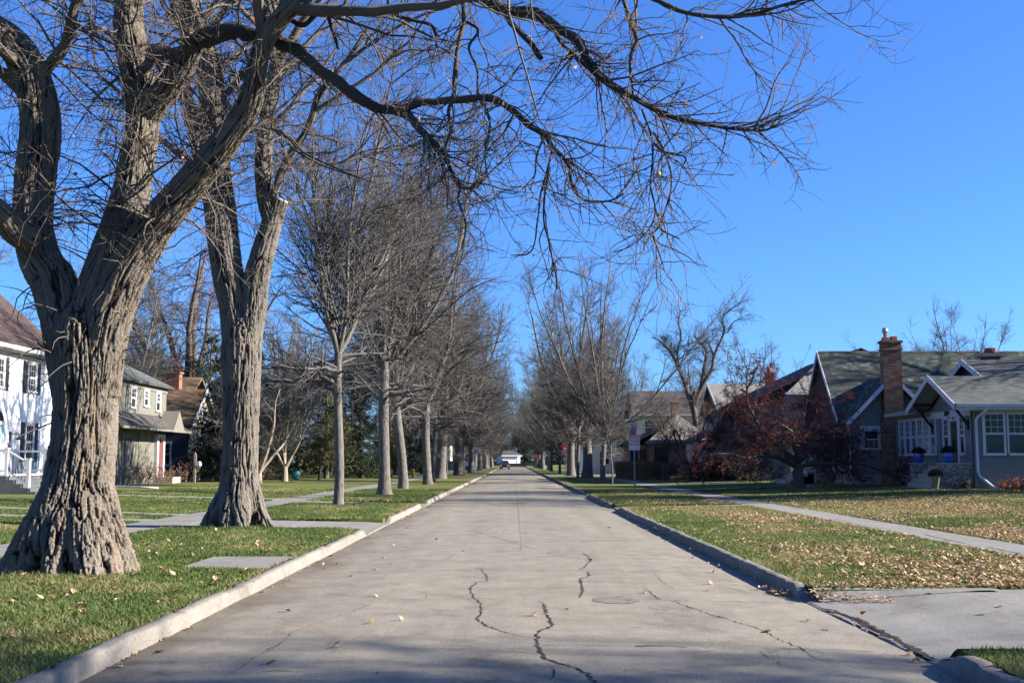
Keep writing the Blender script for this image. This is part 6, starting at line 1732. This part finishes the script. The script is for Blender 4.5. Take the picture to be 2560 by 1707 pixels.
for i_ in range(24):      # wooded far end
    x = -30 + 2.6 * i_ + rf.normal(0, .8); y = 352 + 40 * rf.random()
    if abs(x) < 4: y += 14
    put(proto[('C', 'W', 'V')[i_ % 3]], x, y, i_ * 2.1, 1.0 + .45 * rf.random(), 'bare tree in the far wood closing the street', 'trees closing the far end')
# trees out of the frame on the right: their shadows lie across the street
for x, y, k_, sc, lab in ((35, 44.3, 'D', 1.1, 'large bare tree outside the right edge beside the bungalow'), (35, 56.5, 'C', 1.15, 'bare tree outside the right edge behind the bungalow'), (41, 62, 'D', 1.15, 'tall bare tree hidden behind the green roof'), (20.5, 4.4, 'D', 1.0, 'nearest bare yard tree out of view at the right'), (27, 3.2, 'C', 1.0, 'bare yard tree out of view at the near right'), (37, 3.0, 'D', 1.15, 'bare yard tree out of view, second at the near right')):
    put(proto[k_], x, y, x, sc, lab, GB)

# crab apple with red berries
r = np.random.default_rng(241)
K = 16; mains = []
for az, el, ln, rad in ((2.6, 20, 5.6, .11), (0.2, 24, 5.2, .11), (1.5, 55, 4.4, .09), (4.2, 35, 4.4, .09), (3.2, 40, 5.6, .10), (5.6, 40, 4.6, .09), (.7, 60, 4.6, .08), (2.1, 35, 4.8, .08), (3.5, 26, 5.4, .09), (6.1, 38, 5.0, .09)):
    p = np.array([0, 0, 1.0 + .5 * r.random()]); d = np.array([math.cos(az) * math.cos(R(el)), math.sin(az) * math.cos(R(el)), math.sin(R(el))]); P = []
    for k in range(K):
        P.append(p.copy()); d = d + r.normal(0, .16, 3) + np.array([0, 0, .02 if k < 8 else -.03]); d /= np.linalg.norm(d); p = p + d * ln / (K - 1)
    mains.append(np.c_[np.array(P), rad * (1 - np.linspace(0, 1, K)) ** .8 + .012])
A_ = np.array(mains); SP, SR = A_[:, :, :3], A_[:, :, 3]
P2, R2 = grow(SP, SR, 190, r, lambda t, pl, u: .8 + 1.4 * u, (55, 16), .2, 1, 8, .02, -.03, .2, .6, .007, .008)
P3, R3 = grow(P2, R2, 1300, r, lambda t, pl, u: .3 + .7 * u, (50, 16), .1, 1, 6, .0, -.06, .22, .4, .005, .006)
P4, R4 = grow(P3, R3, 3600, r, lambda t, pl, u: .12 + .35 * u, (50, 16), .1, 1, 4, .0, -.06, .22, .4, .004, .004)
trk = np.array([[0, 0, -.1], [.03, 0, .35], [-.04, .02, .8], [.02, 0, 1.2], [0, 0, 1.6]])
crab = tree_object('crabapple_tree', 'spreading crabapple tree with red berries on the right lawn before the green-roofed house', 'tree', [(trk[None], np.array([[.30, .24, .22, .2, .12]]), 14), (SP, SR, 8)], [(P2, R2, 5), (P3, R3, 3), (P4, R4, 3)], M['bark_dark'], M['twig_dark'])
n = 27000; PP = np.concatenate([P3[:, 2:6].reshape(-1, 3), P4[:, 1:].reshape(-1, 3)])
i = r.integers(len(PP), size=n); c = PP[i] + r.normal(0, .03, (n, 3)) + np.array([0, 0, -.03])
oc = np.array([(1, 0, 0), (-1, 0, 0), (0, 1, 0), (0, -1, 0), (0, 0, 1), (0, 0, -1)]); of = np.array([(0, 2, 4), (2, 1, 4), (1, 3, 4), (3, 0, 4), (2, 0, 5), (1, 2, 5), (3, 1, 5), (0, 3, 5)])
rad = .016 + .014 * r.random(n)
V = (c[:, None, :] + oc[None] * rad[:, None, None]).reshape(-1, 3); F = (np.arange(n)[:, None, None] * 6 + of[None]).reshape(-1, 3)
np_mesh('berries', V, F, M['berry'], crab, smooth=True, attrs={'tint': ('FLOAT', np.repeat(r.random(n), 6))})['kind'] = 'stuff'
putp(crab, 14.3, 57.5, 0, 1.1, copy=False).scale = (1.18, 1.15, .94)
# red-leaved tree far down on the left
s_, c_, q_ = bare_tree(251, 8, 2.2, .16, 6, (35, 8), 2.4, 60, 360, 900, rt=.02)
rt_ = tree_object('red_maple', 'small tree with red leaves far down the left side near the pickup', 'tree', s_, c_, M['bark_dark'], M['twig_dark'])
n = 2600; r = np.random.default_rng(252); i = r.integers(len(q_[4]), size=n); P = q_[4][i, r.integers(1, 6, size=n)] + r.normal(0, .15, (n, 3))
cards(P, _norm(r.normal(size=(n, 3))), .22 + .12 * r.random(n), .09 + .05 * r.random(n), r, r.random(n), 'foliage', M['red_leaf'], rt_)['kind'] = 'stuff'
putp(rt_, -7.5, 262, 0, 1.0, copy=False)

# shrubs
shrub('shrub', 'rust-leaved low shrub below the windows by the downspout foot', 'shrub', 301, 21.75, 49.6, .85, .5, .62, 120, 900, 'rust_leaf', lsize=.09)
shrub('shrub', 'dark leafy shrub in front of the stone porch wall', 'shrub', 302, 19.7, 50.1, .6, .35, .5, 80, 500, 'dark_leaf', lsize=.08)
shrub('shrub', 'low reddish shrub between chimney foot and sun porch', 'shrub', 303, 21.4, 61.2, .5, .5, 1.6, 80, 260, 'rust_leaf', 'twig_red', .06)
shrub('shrub', 'big dark round shrub behind the berried tree', 'shrub', 304, 14.9, 74.5, 1.5, 1.3, 1.75, 260, 5200, 'dark_leaf', 'twig_dark', .10)
shrub('shrub', 'round bare twiggy shrub before the brick house, dark at its foot', 'shrub', 305, 11.9, 91.5, 1.5, 1.1, 1.8, 520, 700, 'brown_leaf', 'twig', .05)
shrub('shrub', 'paler bare shrub just right of the dark-footed one', 'shrub', 306, 13.4, 92.5, 1.3, 1.0, 1.65, 480, 900, 'brown_leaf', 'twig', .05)
shrub('shrub', 'olive shrub at the corner of the white house on the right', 'shrub', 307, 16.0, 89.8, .9, .8, 2.4, 160, 900, 'apple_leaf', 'twig_dark', .07)
for i_, (y, lab) in enumerate(((63.4, 'dry garden shrub under the beige house window'), (64.9, 'brown flowering shrub below the curtained window'), (67.0, 'tall dry perennials before the panelled wall'), (68.8, 'dry shrub left of the red door'), (73.0, 'rust shrub right of the red door'))):
    shrub('shrub', lab, 'shrub', 320 + i_, -20.9, y, .8, .8, 1.0 + .25 * (i_ % 3), 90, 420, 'brown_leaf', 'twig_red', .07, 'dry shrubs along the beige house')
shrub('mum_plant', 'yellow flowering plant beside the grey porch steps', 'plant', 331, -21.0, 52.4, .45, .45, .85, 60, 500, 'mum', 'twig_dark', .07)
shrub('shrub', 'dark brown shrub behind the porch railing of the white house', 'shrub', 332, -21.2, 51.3, .4, .4, .8, 60, 260, 'brown_leaf', 'twig_dark', .05)
shrub('shrub', 'tangle of dry reddish stems behind the multi-stemmed lawn trees', 'shrub', 333, -18.2, 82, 1.5, 1.0, 1.6, 200, 500, 'brown_leaf', 'twig_red', .06)
shrub('shrub', 'pale grassy shrub at the left corner beyond the thick tree', 'shrub', 334, -9.8, 140, 1.2, 1.0, 1.5, 150, 700, 'brown_leaf', 'twig_red', .1)
# clipped dark hedge beside the berried tree and the tan ornamental grass
r = np.random.default_rng(341)
hd = thing('hedge', 'low dark clipped hedge left of the berried tree', 'hedge', (15.6, 83, .38))
n = 14000; q = r.random((n, 3)) * np.array([5.4, 1.6, 1.15]) + np.array([-3.0, -.8, 0]); fc = r.integers(3, size=n); q[fc == 0, 1] = -.8; q[fc == 1, 2] = 1.15
cards(q, _norm(r.normal(size=(n, 3)) + np.array([0, -.5, .5])), np.full(n, .10), np.full(n, .04), r, r.random(n), 'foliage', M['dark_leaf'], hd)['kind'] = 'stuff'
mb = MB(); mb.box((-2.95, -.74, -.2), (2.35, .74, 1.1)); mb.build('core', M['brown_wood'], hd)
og = thing('ornamental_grass', 'row of tan dry ornamental grass before the brick house porch', 'plant', (10.4, 96, .2))
n = 2600; x = r.random(n) * 3.6 - 1.8; y = r.random(n) * 1.2 - .6; h = 1.0 + .5 * r.random(n)
lean = r.normal(0, .12, (n, 2)); w = np.full(n, .014)
V = np.stack([np.stack([x - w, y, x * 0], 1), np.stack([x + w, y, x * 0], 1), np.stack([x + lean[:, 0] + w, y + lean[:, 1], h], 1), np.stack([x + lean[:, 0] - w, y + lean[:, 1], h], 1)], 1).reshape(-1, 3)
np_mesh('foliage', V, np.arange(n * 4).reshape(-1, 4), M['brown_leaf'], og, smooth=False, attrs={'tint': ('FLOAT', np.repeat(r.random(n), 4))})['kind'] = 'stuff'
# ------------------------------------------------------------------ signs, cars, pots and other small things
M['sign_white'] = plain('sign_white', (.37, .37, .40), .45, .5, .03)
M['sign_red'] = plain('sign_red', (.50, .025, .03), .45, .5, .05)
M['sign_blue'] = plain('sign_blue', (.02, .09, .42), .45, .5, .05)
M['sign_back'] = plain('sign_aluminium', (.33, .37, .40), .45, .5, .06, 3, .3)
M['green_post'] = plain('green_steel_post', (.10, .135, .125), .6, .4, .1)
M['navy_paint'] = plain('dark_blue_car_paint', (.012, .016, .035), .18, .6, .05)
M['suv_paint'] = plain('dark_grey_car_paint', (.04, .045, .045), .2, .6, .05)
M['red_paint'] = plain('red_car_paint', (.38, .02, .02), .25, .6, .05)
M['rubber'] = plain('black_rubber', (.02, .02, .02), .85, .2)
M['lamp_white'] = plain('headlight_glass', (.7, .72, .75), .15, .6, .03)
M['blue_glaze'] = plain('blue_glazed_pot', (.035, .075, .34), .2, .6, .15)
M['teal_glaze'] = plain('teal_glazed_pot', (.06, .27, .28), .25, .6, .15)
M['bin_blue'] = plain('blue_grey_plastic', (.055, .08, .14), .6, .4)
M['yellow'] = plain('yellow_hydrant_paint', (.62, .36, .02), .5, .4)
M['olive_glaze'] = plain('olive_urn', (.13, .135, .07), .5, .4)
M['log'] = M['bark_pale']

def post_sign(name, label, x, y, H_, build, pole='green_post', rz=0.0, group=None, r_=.034):
    root = thing(name, label, 'sign', (x, y, lz(x, y)), rz, group)
    mb = MB(); mb.box((-r_, -.012, -.3), (r_, .012, H_)); mb.box((-.012, .012, -.3), (.012, .03, H_)); mb.build('post', M[pole], root)
    build(root)
    return root
def rounded(w, h, rad, y, z, k=5):
    P = []
    for cx, cz, a0 in ((w / 2 - rad, h / 2 - rad, 0), (-w / 2 + rad, h / 2 - rad, 90), (-w / 2 + rad, -h / 2 + rad, 180), (w / 2 - rad, -h / 2 + rad, 270)):
        for i in range(k + 1):
            a = R(a0 + 90 * i / k); P.append((cx + rad * math.cos(a), y, z + cz + rad * math.sin(a)))
    return P
def plate(mb, poly, t, m=0):
    P = np.array(poly)
    mb.prism(P.tolist(), (0, t, 0), m)
# NO PARKING THIS SIDE THIS BLOCK
def b1(root):
    cz = 2.36
    mb = MB(); plate(mb, rounded(.52, .70, .04, -.020, cz), .004, 0); mb.build('sign_plate', M['sign_red'], root)
    sp = root.children[-1] if False else None
    mb = MB(); plate(mb, rounded(.49, .67, .03, -.0225, cz), .002); face = mb.build('sign_face', M['sign_white'], root)
    mb = MB()
    mb.box((-.235, -.0245, cz + .185), (-.085, -.023, cz + .325)); mb.box((-.245, -.0245, cz + .165), (.245, -.023, cz + .178)); mb.box((-.085, -.0245, cz + .178), (-.078, -.023, cz + .33)); mb.build('red_field', M['sign_red'], face)
    rot = (math.pi / 2, 0, 0)
    lettering('NO', .115, M['sign_white'], face, (-.16, -.025, cz + .255), rot, ext=.001, bold=.005)
    lettering('PARKING', .072, M['sign_red'], face, (.082, -.024, cz + .255), rot, ext=.001, bold=.005)
    lettering('THIS  SIDE', .105, M['sign_red'], face, (0, -.024, cz + .075), rot, ext=.001, bold=.005)
    lettering('THIS  BLOCK', .095, M['sign_red'], face, (0, -.024, cz - .085), rot, ext=.001, bold=.005)
    mb = MB(); mb.tube([(0, -.023, cz - .22), (0, -.03, cz - .22)], .012, 8); mb.build('bolt', M['metal'], face)
p = gnd(1587, 1236, .15)
post_sign('no_parking_sign', 'white and red no parking sign on a green post by the right kerb', p[0], p[1], 2.7, b1, rz=-.10)
def tri(w, y, z): h = w * .866; return [(-w / 2, y, z + h / 2), (w / 2, y, z + h / 2), (0, y, z - h / 2)][::-1]
def b2(root):
    mb = MB(); plate(mb, tri(.86, -.02, 2.72), .004); pl = mb.build('sign_plate', M['sign_red'], root)
    mb = MB(); plate(mb, tri(.40, -.023, 2.735), .002); mb.build('sign_face', M['sign_white'], pl)
post_sign('yield_sign', 'red and white yield triangle facing the camera on the right', 5.2, 116, 3.1, b2, rz=0)
def b3(root):
    mb = MB(); plate(mb, tri(.86, .02, 2.72), .004); mb.build('sign_plate', M['sign_back'], root)
p = gnd(1196, 1182, .15)
post_sign('yield_sign', 'grey back of a yield triangle at the left corner beyond the crossing', -4.45, 143, 3.1, b3)
def b4(root):
    oc = [(.40 * math.cos(R(22.5 + 45 * i)), -.02, 2.6 + .40 * math.sin(R(22.5 + 45 * i))) for i in range(8)]
    mb = MB(); plate(mb, oc, .004); pl = mb.build('sign_plate', M['sign_red'], root)
    lettering('STOP', .26, M['sign_white'], pl, (0, -.023, 2.6), (math.pi / 2, 0, 0), ext=.001)
post_sign('stop_sign', 'small red stop sign near the far end on the right', 4.65, 232, 3.0, b4)
def b5(root):
    mb = MB(); mb.box((-.24, -.02, 2.5), (.24, -.014, 3.1)); mb.build('sign_plate', M['sign_white'], root)
post_sign('street_sign', 'pale rectangular sign between yield and stop sign on the right', 6.2, 236, 3.1, b5)
post_sign('street_sign', 'small pale sign left of the stop sign far on the right', 4.6, 290, 2.6, b5)
def b6(root):
    mb = MB(); mb.box((-.42, -.02, 2.85), (.42, -.012, 3.1)); mb.box((-.012, -.42, 3.12), (-.004, .42, 3.36)); mb.build('sign_plate', M['sign_blue'], root)
post_sign('street_name_sign', 'blue street name sign behind the pale right tree trunk', 6.75, 124, 3.4, b6)

def car(name, label, x, y, rz, L_, W_, H_, paint, kind):
    root = thing(name, label, 'car' if kind != 'pickup' else 'truck', (x, y, .03 if abs(x) < 3.3 else lz(x, y)), rz)
    hw = W_ / 2
    # side profile (y forward = -), lower body and cabin lofted with tumblehome
    def loft(prof, w0, w1, zref0, zref1):
        V = []; n = len(prof)
        for s in (-1, 1):
            for yy, zz in prof:
                t = min(1, max(0, (zz - zref0) / max(1e-6, zref1 - zref0))); V.append((s * (w0 + (w1 - w0) * t), yy, zz))
        F = [tuple(range(n)), tuple(range(n, 2 * n))[::-1]] + [(i, n + i, n + (i + 1) % n, (i + 1) % n) for i in range(n)]
        return V, F
    if kind == 'pickup':
        low = [(-L_ * .5, .45), (-L_ * .5, .95), (-L_ * .46, 1.12), (-L_ * .2, 1.18), (L_ * .5, 1.12), (L_ * .5, .45)]
        cab = [(-L_ * .20, 1.15), (-L_ * .09, 1.80), (L_ * .12, 1.82), (L_ * .17, 1.15)]
    else:
        low = [(-L_ * .5, .40), (-L_ * .5, .78), (-L_ * .44, .95), (-L_ * .2, 1.02), (L_ * .46, 1.05), (L_ * .5, .85), (L_ * .5, .40)]
        cab = [(-L_ * .24, 1.0), (-L_ * .10, H_ * .97), (L_ * .30, H_), (L_ * .46, 1.03)]
    mb = MB(); V, F = loft(low, hw, hw * .94, .5, 1.15); mb.add(V, F); body = mb.build('body', M[paint], root)
    md = body.modifiers.new('b', 'BEVEL'); md.width = .06; md.segments = 2
    mb = MB(); V, F = loft(cab, hw * .92, hw * .72, 1.0, H_); mb.add(V, F); cb = mb.build('cabin', M[paint], root)
    md = cb.modifiers.new('b', 'BEVEL'); md.width = .05; md.segments = 2
    zb, zt = cab[0][1], cab[1][1]
    def slopequad(a, b, w0, w1, off):
        (ya, za), (yb, zc) = a, b
        y0 = ya + (yb - ya) * .12; z0 = za + (zc - za) * .12; y1 = ya + (yb - ya) * .88; z1 = za + (zc - za) * .88
        m2 = MB(); q = [(-w0, y0 + off, z0), (w0, y0 + off, z0), (w1, y1 + off, z1), (-w1, y1 + off, z1)]
        m2.prism(orient(q, (0, -1 if off < 0 else 1, .2)), (0, off * .5, 0)); return m2
    slopequad(cab[0], cab[1], hw * .82, hw * .64, -.02).build('windscreen', M['glass'], root)
    slopequad(cab[3], cab[2], hw * .82, hw * .64, .02).build('rear_window', M['glass'], root)
    for s in (-1, 1):
        m2 = MB(); q = []
        for (yy, zz) in ((cab[0][0] + .25, zb + .08), (cab[3][0] - .22, zb + .08), (cab[2][0] - .05, zt - .09), (cab[1][0] + .1, zt - .09)):
            t = (zz - 1.0) / (H_ - 1.0); q.append((s * (hw * (.92 - .20 * t) + .006), yy, zz))
        m2.prism(orient(q, (s, 0, 0)), (s * .004, 0, 0)); m2.build('side_window', M['glass'], root)
        m2 = MB(); m2.box((s * hw * .55, -L_ * .5 - .015, .72), (s * hw * .93, -L_ * .5 + .03, .90)); m2.build('headlight', M['lamp_white'], root)
        m2 = MB(); m2.box((s * hw * .70, L_ * .5 - .03, .78), (s * hw * .95, L_ * .5 + .012, 1.02)); m2.build('tail_light', M['sign_red'], root)
        m2 = MB(); m2.box((s * hw * .95, cab[0][0] + .1, 1.05), (s * (hw + .17), cab[0][0] + .22, 1.2)); m2.build('mirror', M[paint], root)
        for yy in (-L_ * .31, L_ * .31):
            m2 = MB(); m2.tube([(s * (hw - .22), yy, .35), (s * (hw + .01), yy, .35)], .35, 18); w_ = m2.build('wheel', M['rubber'], root)
            m2 = MB(); m2.tube([(s * (hw + .005), yy, .35), (s * (hw + .022), yy, .35)], .20, 14); m2.build('rim', M['metal'], w_)
    m2 = MB(); m2.box((-hw * .92, -L_ * .5 - .06, .42), (hw * .92, -L_ * .5, .62)); m2.build('bumper', M['black'], root)
    m2 = MB(); m2.box((-hw * .5, -L_ * .5 - .012, .68), (hw * .5, -L_ * .5 + .02, .92)); m2.build('grille', M['black'], root)
    return root
car('pickup', 'dark blue pickup parked far down at the left kerb, facing the camera', -1.85, 232, 0, 5.4, 1.95, 1.82, 'navy_paint', 'pickup')
car('car', 'red car half hidden behind the dark pickup', -1.65, 241, 0, 4.4, 1.75, 1.45, 'red_paint', 'car')
car('car', 'dark grey car on the left beyond the crossing, seen from behind', -8.3, 150, math.pi * .62, 4.6, 1.85, 1.6, 'suv_paint', 'car')

def pot(name, label, x, y, z, prof, m, plant=None, seed=0, group=None):
    root = thing(name, label, 'planter', (x, y, z), 0, group)
    mb = MB(); mb.lathe(prof, (0, 0, 0), 20); mb.build('pot', M[m], root)
    if plant:
        r = np.random.default_rng(seed); n = 900; top = prof[-1][1]
        u = _norm(r.normal(size=(n, 3))); u[:, 2] = np.abs(u[:, 2]); P = u * (np.array([.30, .30, .26]) * (.6 + .4 * r.random((n, 1)))) + np.array([0, 0, top - .02])
        cards(P, _norm(u + r.normal(0, .4, (n, 3))), np.full(n, .07), np.full(n, .028), r, r.random(n), 'foliage', M[plant], root)['kind'] = 'stuff'
    return root
bp = [(.15, 0), (.20, .12), (.235, .3), (.23, .42), (.22, .46), (.245, .48)]
pot('planter', 'blue glazed pot of dark flowers on the near stone wall by the door', 19.35, 50.88, 1.585, bp, 'blue_glaze', 'dark_leaf', 1, 'blue pots on the stone porch walls')
pot('planter', 'blue glazed pot of dark flowers on the far stone wall before the sun porch', 19.3, 54.5, 1.585, bp, 'blue_glaze', 'dark_leaf', 2, 'blue pots on the stone porch walls')
pot('planter', 'tall tan urn on the grass between the stone porch walls', 18.55, 50.35, .38, [(.10, 0), (.12, .06), (.10, .12), (.16, .4), (.2, .62), (.22, .66)], 'olive_glaze', 'dark_leaf', 3)
pot('planter', 'terracotta bowl of green plants on the step of the dark house', -20.6, 79, .62, [(.16, 0), (.26, .2), (.33, .42), (.35, .46)], 'clay', 'apple_leaf', 4)
pot('planter', 'teal glazed pot on the left lawn beside the bare multi-stemmed tree', -16.0, 84.2, .34, [(.2, 0), (.3, .2), (.32, .4), (.26, .55), (.28, .58)], 'teal_glaze')
sl = thing('stone_step', 'pale stone step holding the terracotta bowl', 'step', (-20.6, 79, .33)); mb = MB(); mb.box((-.9, -.5, -.1), (.7, .5, .29)); mb.box((.7, -.45, -.1), (1.1, .4, .12)); mb.build('slab', M['foundation'], sl)
# mailbox on its post
mbx = thing('mailbox', 'white mailbox on a weathered grey post before the dark house', 'mailbox', (-20.2, 72.5, .33))
mb = MB(); mb.box((-.07, -.06, -.3), (.07, .06, 1.75)); mb.prism([(-.07, -.06, 1.75), (.07, -.06, 1.75), (0, -.06, 1.9)], (0, .12, 0)); mb.build('post', M['bark_pale'], mbx)
mb = MB(); mb.prism([(.08, -.25, 1.05), (.36, -.25, 1.05), (.36, -.25, 1.22), (.30, -.25, 1.32), (.14, -.25, 1.32), (.08, -.25, 1.22)], (0, .5, 0)); mb.build('box', M['sign_white'], mbx)
mb = MB(); mb.box((.0, -.05, .93), (.34, .05, 1.05)); mb.build('arm', M['bark_pale'], mbx)
# downspout pipe lying on the lawn
pp = thing('downspout_pipe', 'white drain pipe lying on the lawn behind the nearest old tree', 'pipe', (-17.6, 54.0, .36)); mb = MB(); mb.tube([(-1.3, .3, .12), (0, 0, .08), (.9, -.2, .05)], .05, 8); mb.build('pipe', M['white_trim'], pp)
# hydrant
hy = thing('fire_hydrant', 'yellow fire hydrant by the left sidewalk before the corner', 'hydrant', (-9.8, 112, .15)); mb = MB(); mb.lathe([(.17, 0), (.17, .05), (.12, .06), (.12, .55), (.16, .56), (.16, .6), (.13, .66), (.08, .74), (.03, .78)], (0, 0, 0), 16); mb.build('barrel', M['yellow'], hy)
mb = MB(); mb.tube([(-.2, 0, .42), (.2, 0, .42)], .06, 10); mb.tube([(0, -.2, .4), (0, 0, .4)], .075, 10); mb.build('nozzle', M['yellow'], hy)
# blue-grey bin with white lid box, red chair
bn = thing('utility_box', 'blue-grey box with white top unit beside the dark hedge', 'box', (14.35, 84, .38))
mb = MB(); mb.box((-.75, -.4, -.05), (.75, .4, 1.0)); mb.box((-.80, -.44, 1.0), (.80, .44, 1.05)); mb.build('body', M['bin_blue'], bn); mb = MB(); mb.box((-.55, -.3, 1.05), (.1, .3, 1.22)); mb.build('top_unit', M['sign_white'], bn)
chx = thing('garden_chair', 'red garden chair behind the dark young lawn tree', 'chair', (14.75, 94, .38), -2.2)
mb = MB(); mb.prism([(-.28, 0, .40), (.28, 0, .40), (.26, .45, .34), (-.26, .45, .34)], (0, 0, .04)); mb.build('seat', M['sign_red'], chx)
mb = MB(); mb.prism([(-.26, .42, .36), (.26, .42, .36), (.33, .72, .85), (.2, .80, 1.05), (-.2, .80, 1.05), (-.33, .72, .85)], (0, .03, .01)); mb.build('backrest', M['sign_red'], chx)
for sx in (-.27, .27):
    mb = MB(); mb.box((sx - .025, .02, 0), (sx + .025, .07, .42)); mb.build('leg', M['sign_red'], chx)
    mb = MB(); mb.box((sx - .025, .46, 0), (sx + .025, .51, .38)); mb.build('leg', M['sign_red'], chx)
    mb = MB(); mb.box((sx - .05, .0, .58), (sx + .05, .62, .61)); mb.box((sx - .02, .03, .42), (sx + .02, .07, .58)); mb.build('armrest', M['sign_red'], chx)
# old log on the left lawn
lg = thing('fallen_branch', 'thin broken branch lying on the grass by the third street tree', 'branch', (-4.9, 37.2, .17)); r = np.random.default_rng(5)
Pm = np.array([[[-.8, 0, .02], [-.3, .1, .12], [.2, .05, .2], [.7, -.1, .25]]]); P2, R2 = grow(Pm, np.full((1, 4), .012), 14, r, lambda t, pl, u: .3 + .5 * u, (45, 12), .1, 1, 5, -.02, -.08, .2, .4, .004, .004)
tubes_mesh('twigs', [(Pm, np.full((1, 4), .012), 6), (P2, R2, 4)], M['twig'], lg)
mk = thing('marker_post', 'short pale stake at the edge of the right lawn', 'post', (15.9, 78, .36)); mb = MB(); mb.box((-.04, -.04, -.1), (.04, .04, .55)); mb.prism([(-.04, -.04, .55), (.04, -.04, .55), (0, -.04, .62)], (0, .08, 0)); mb.build('stake', M['foundation'], mk)
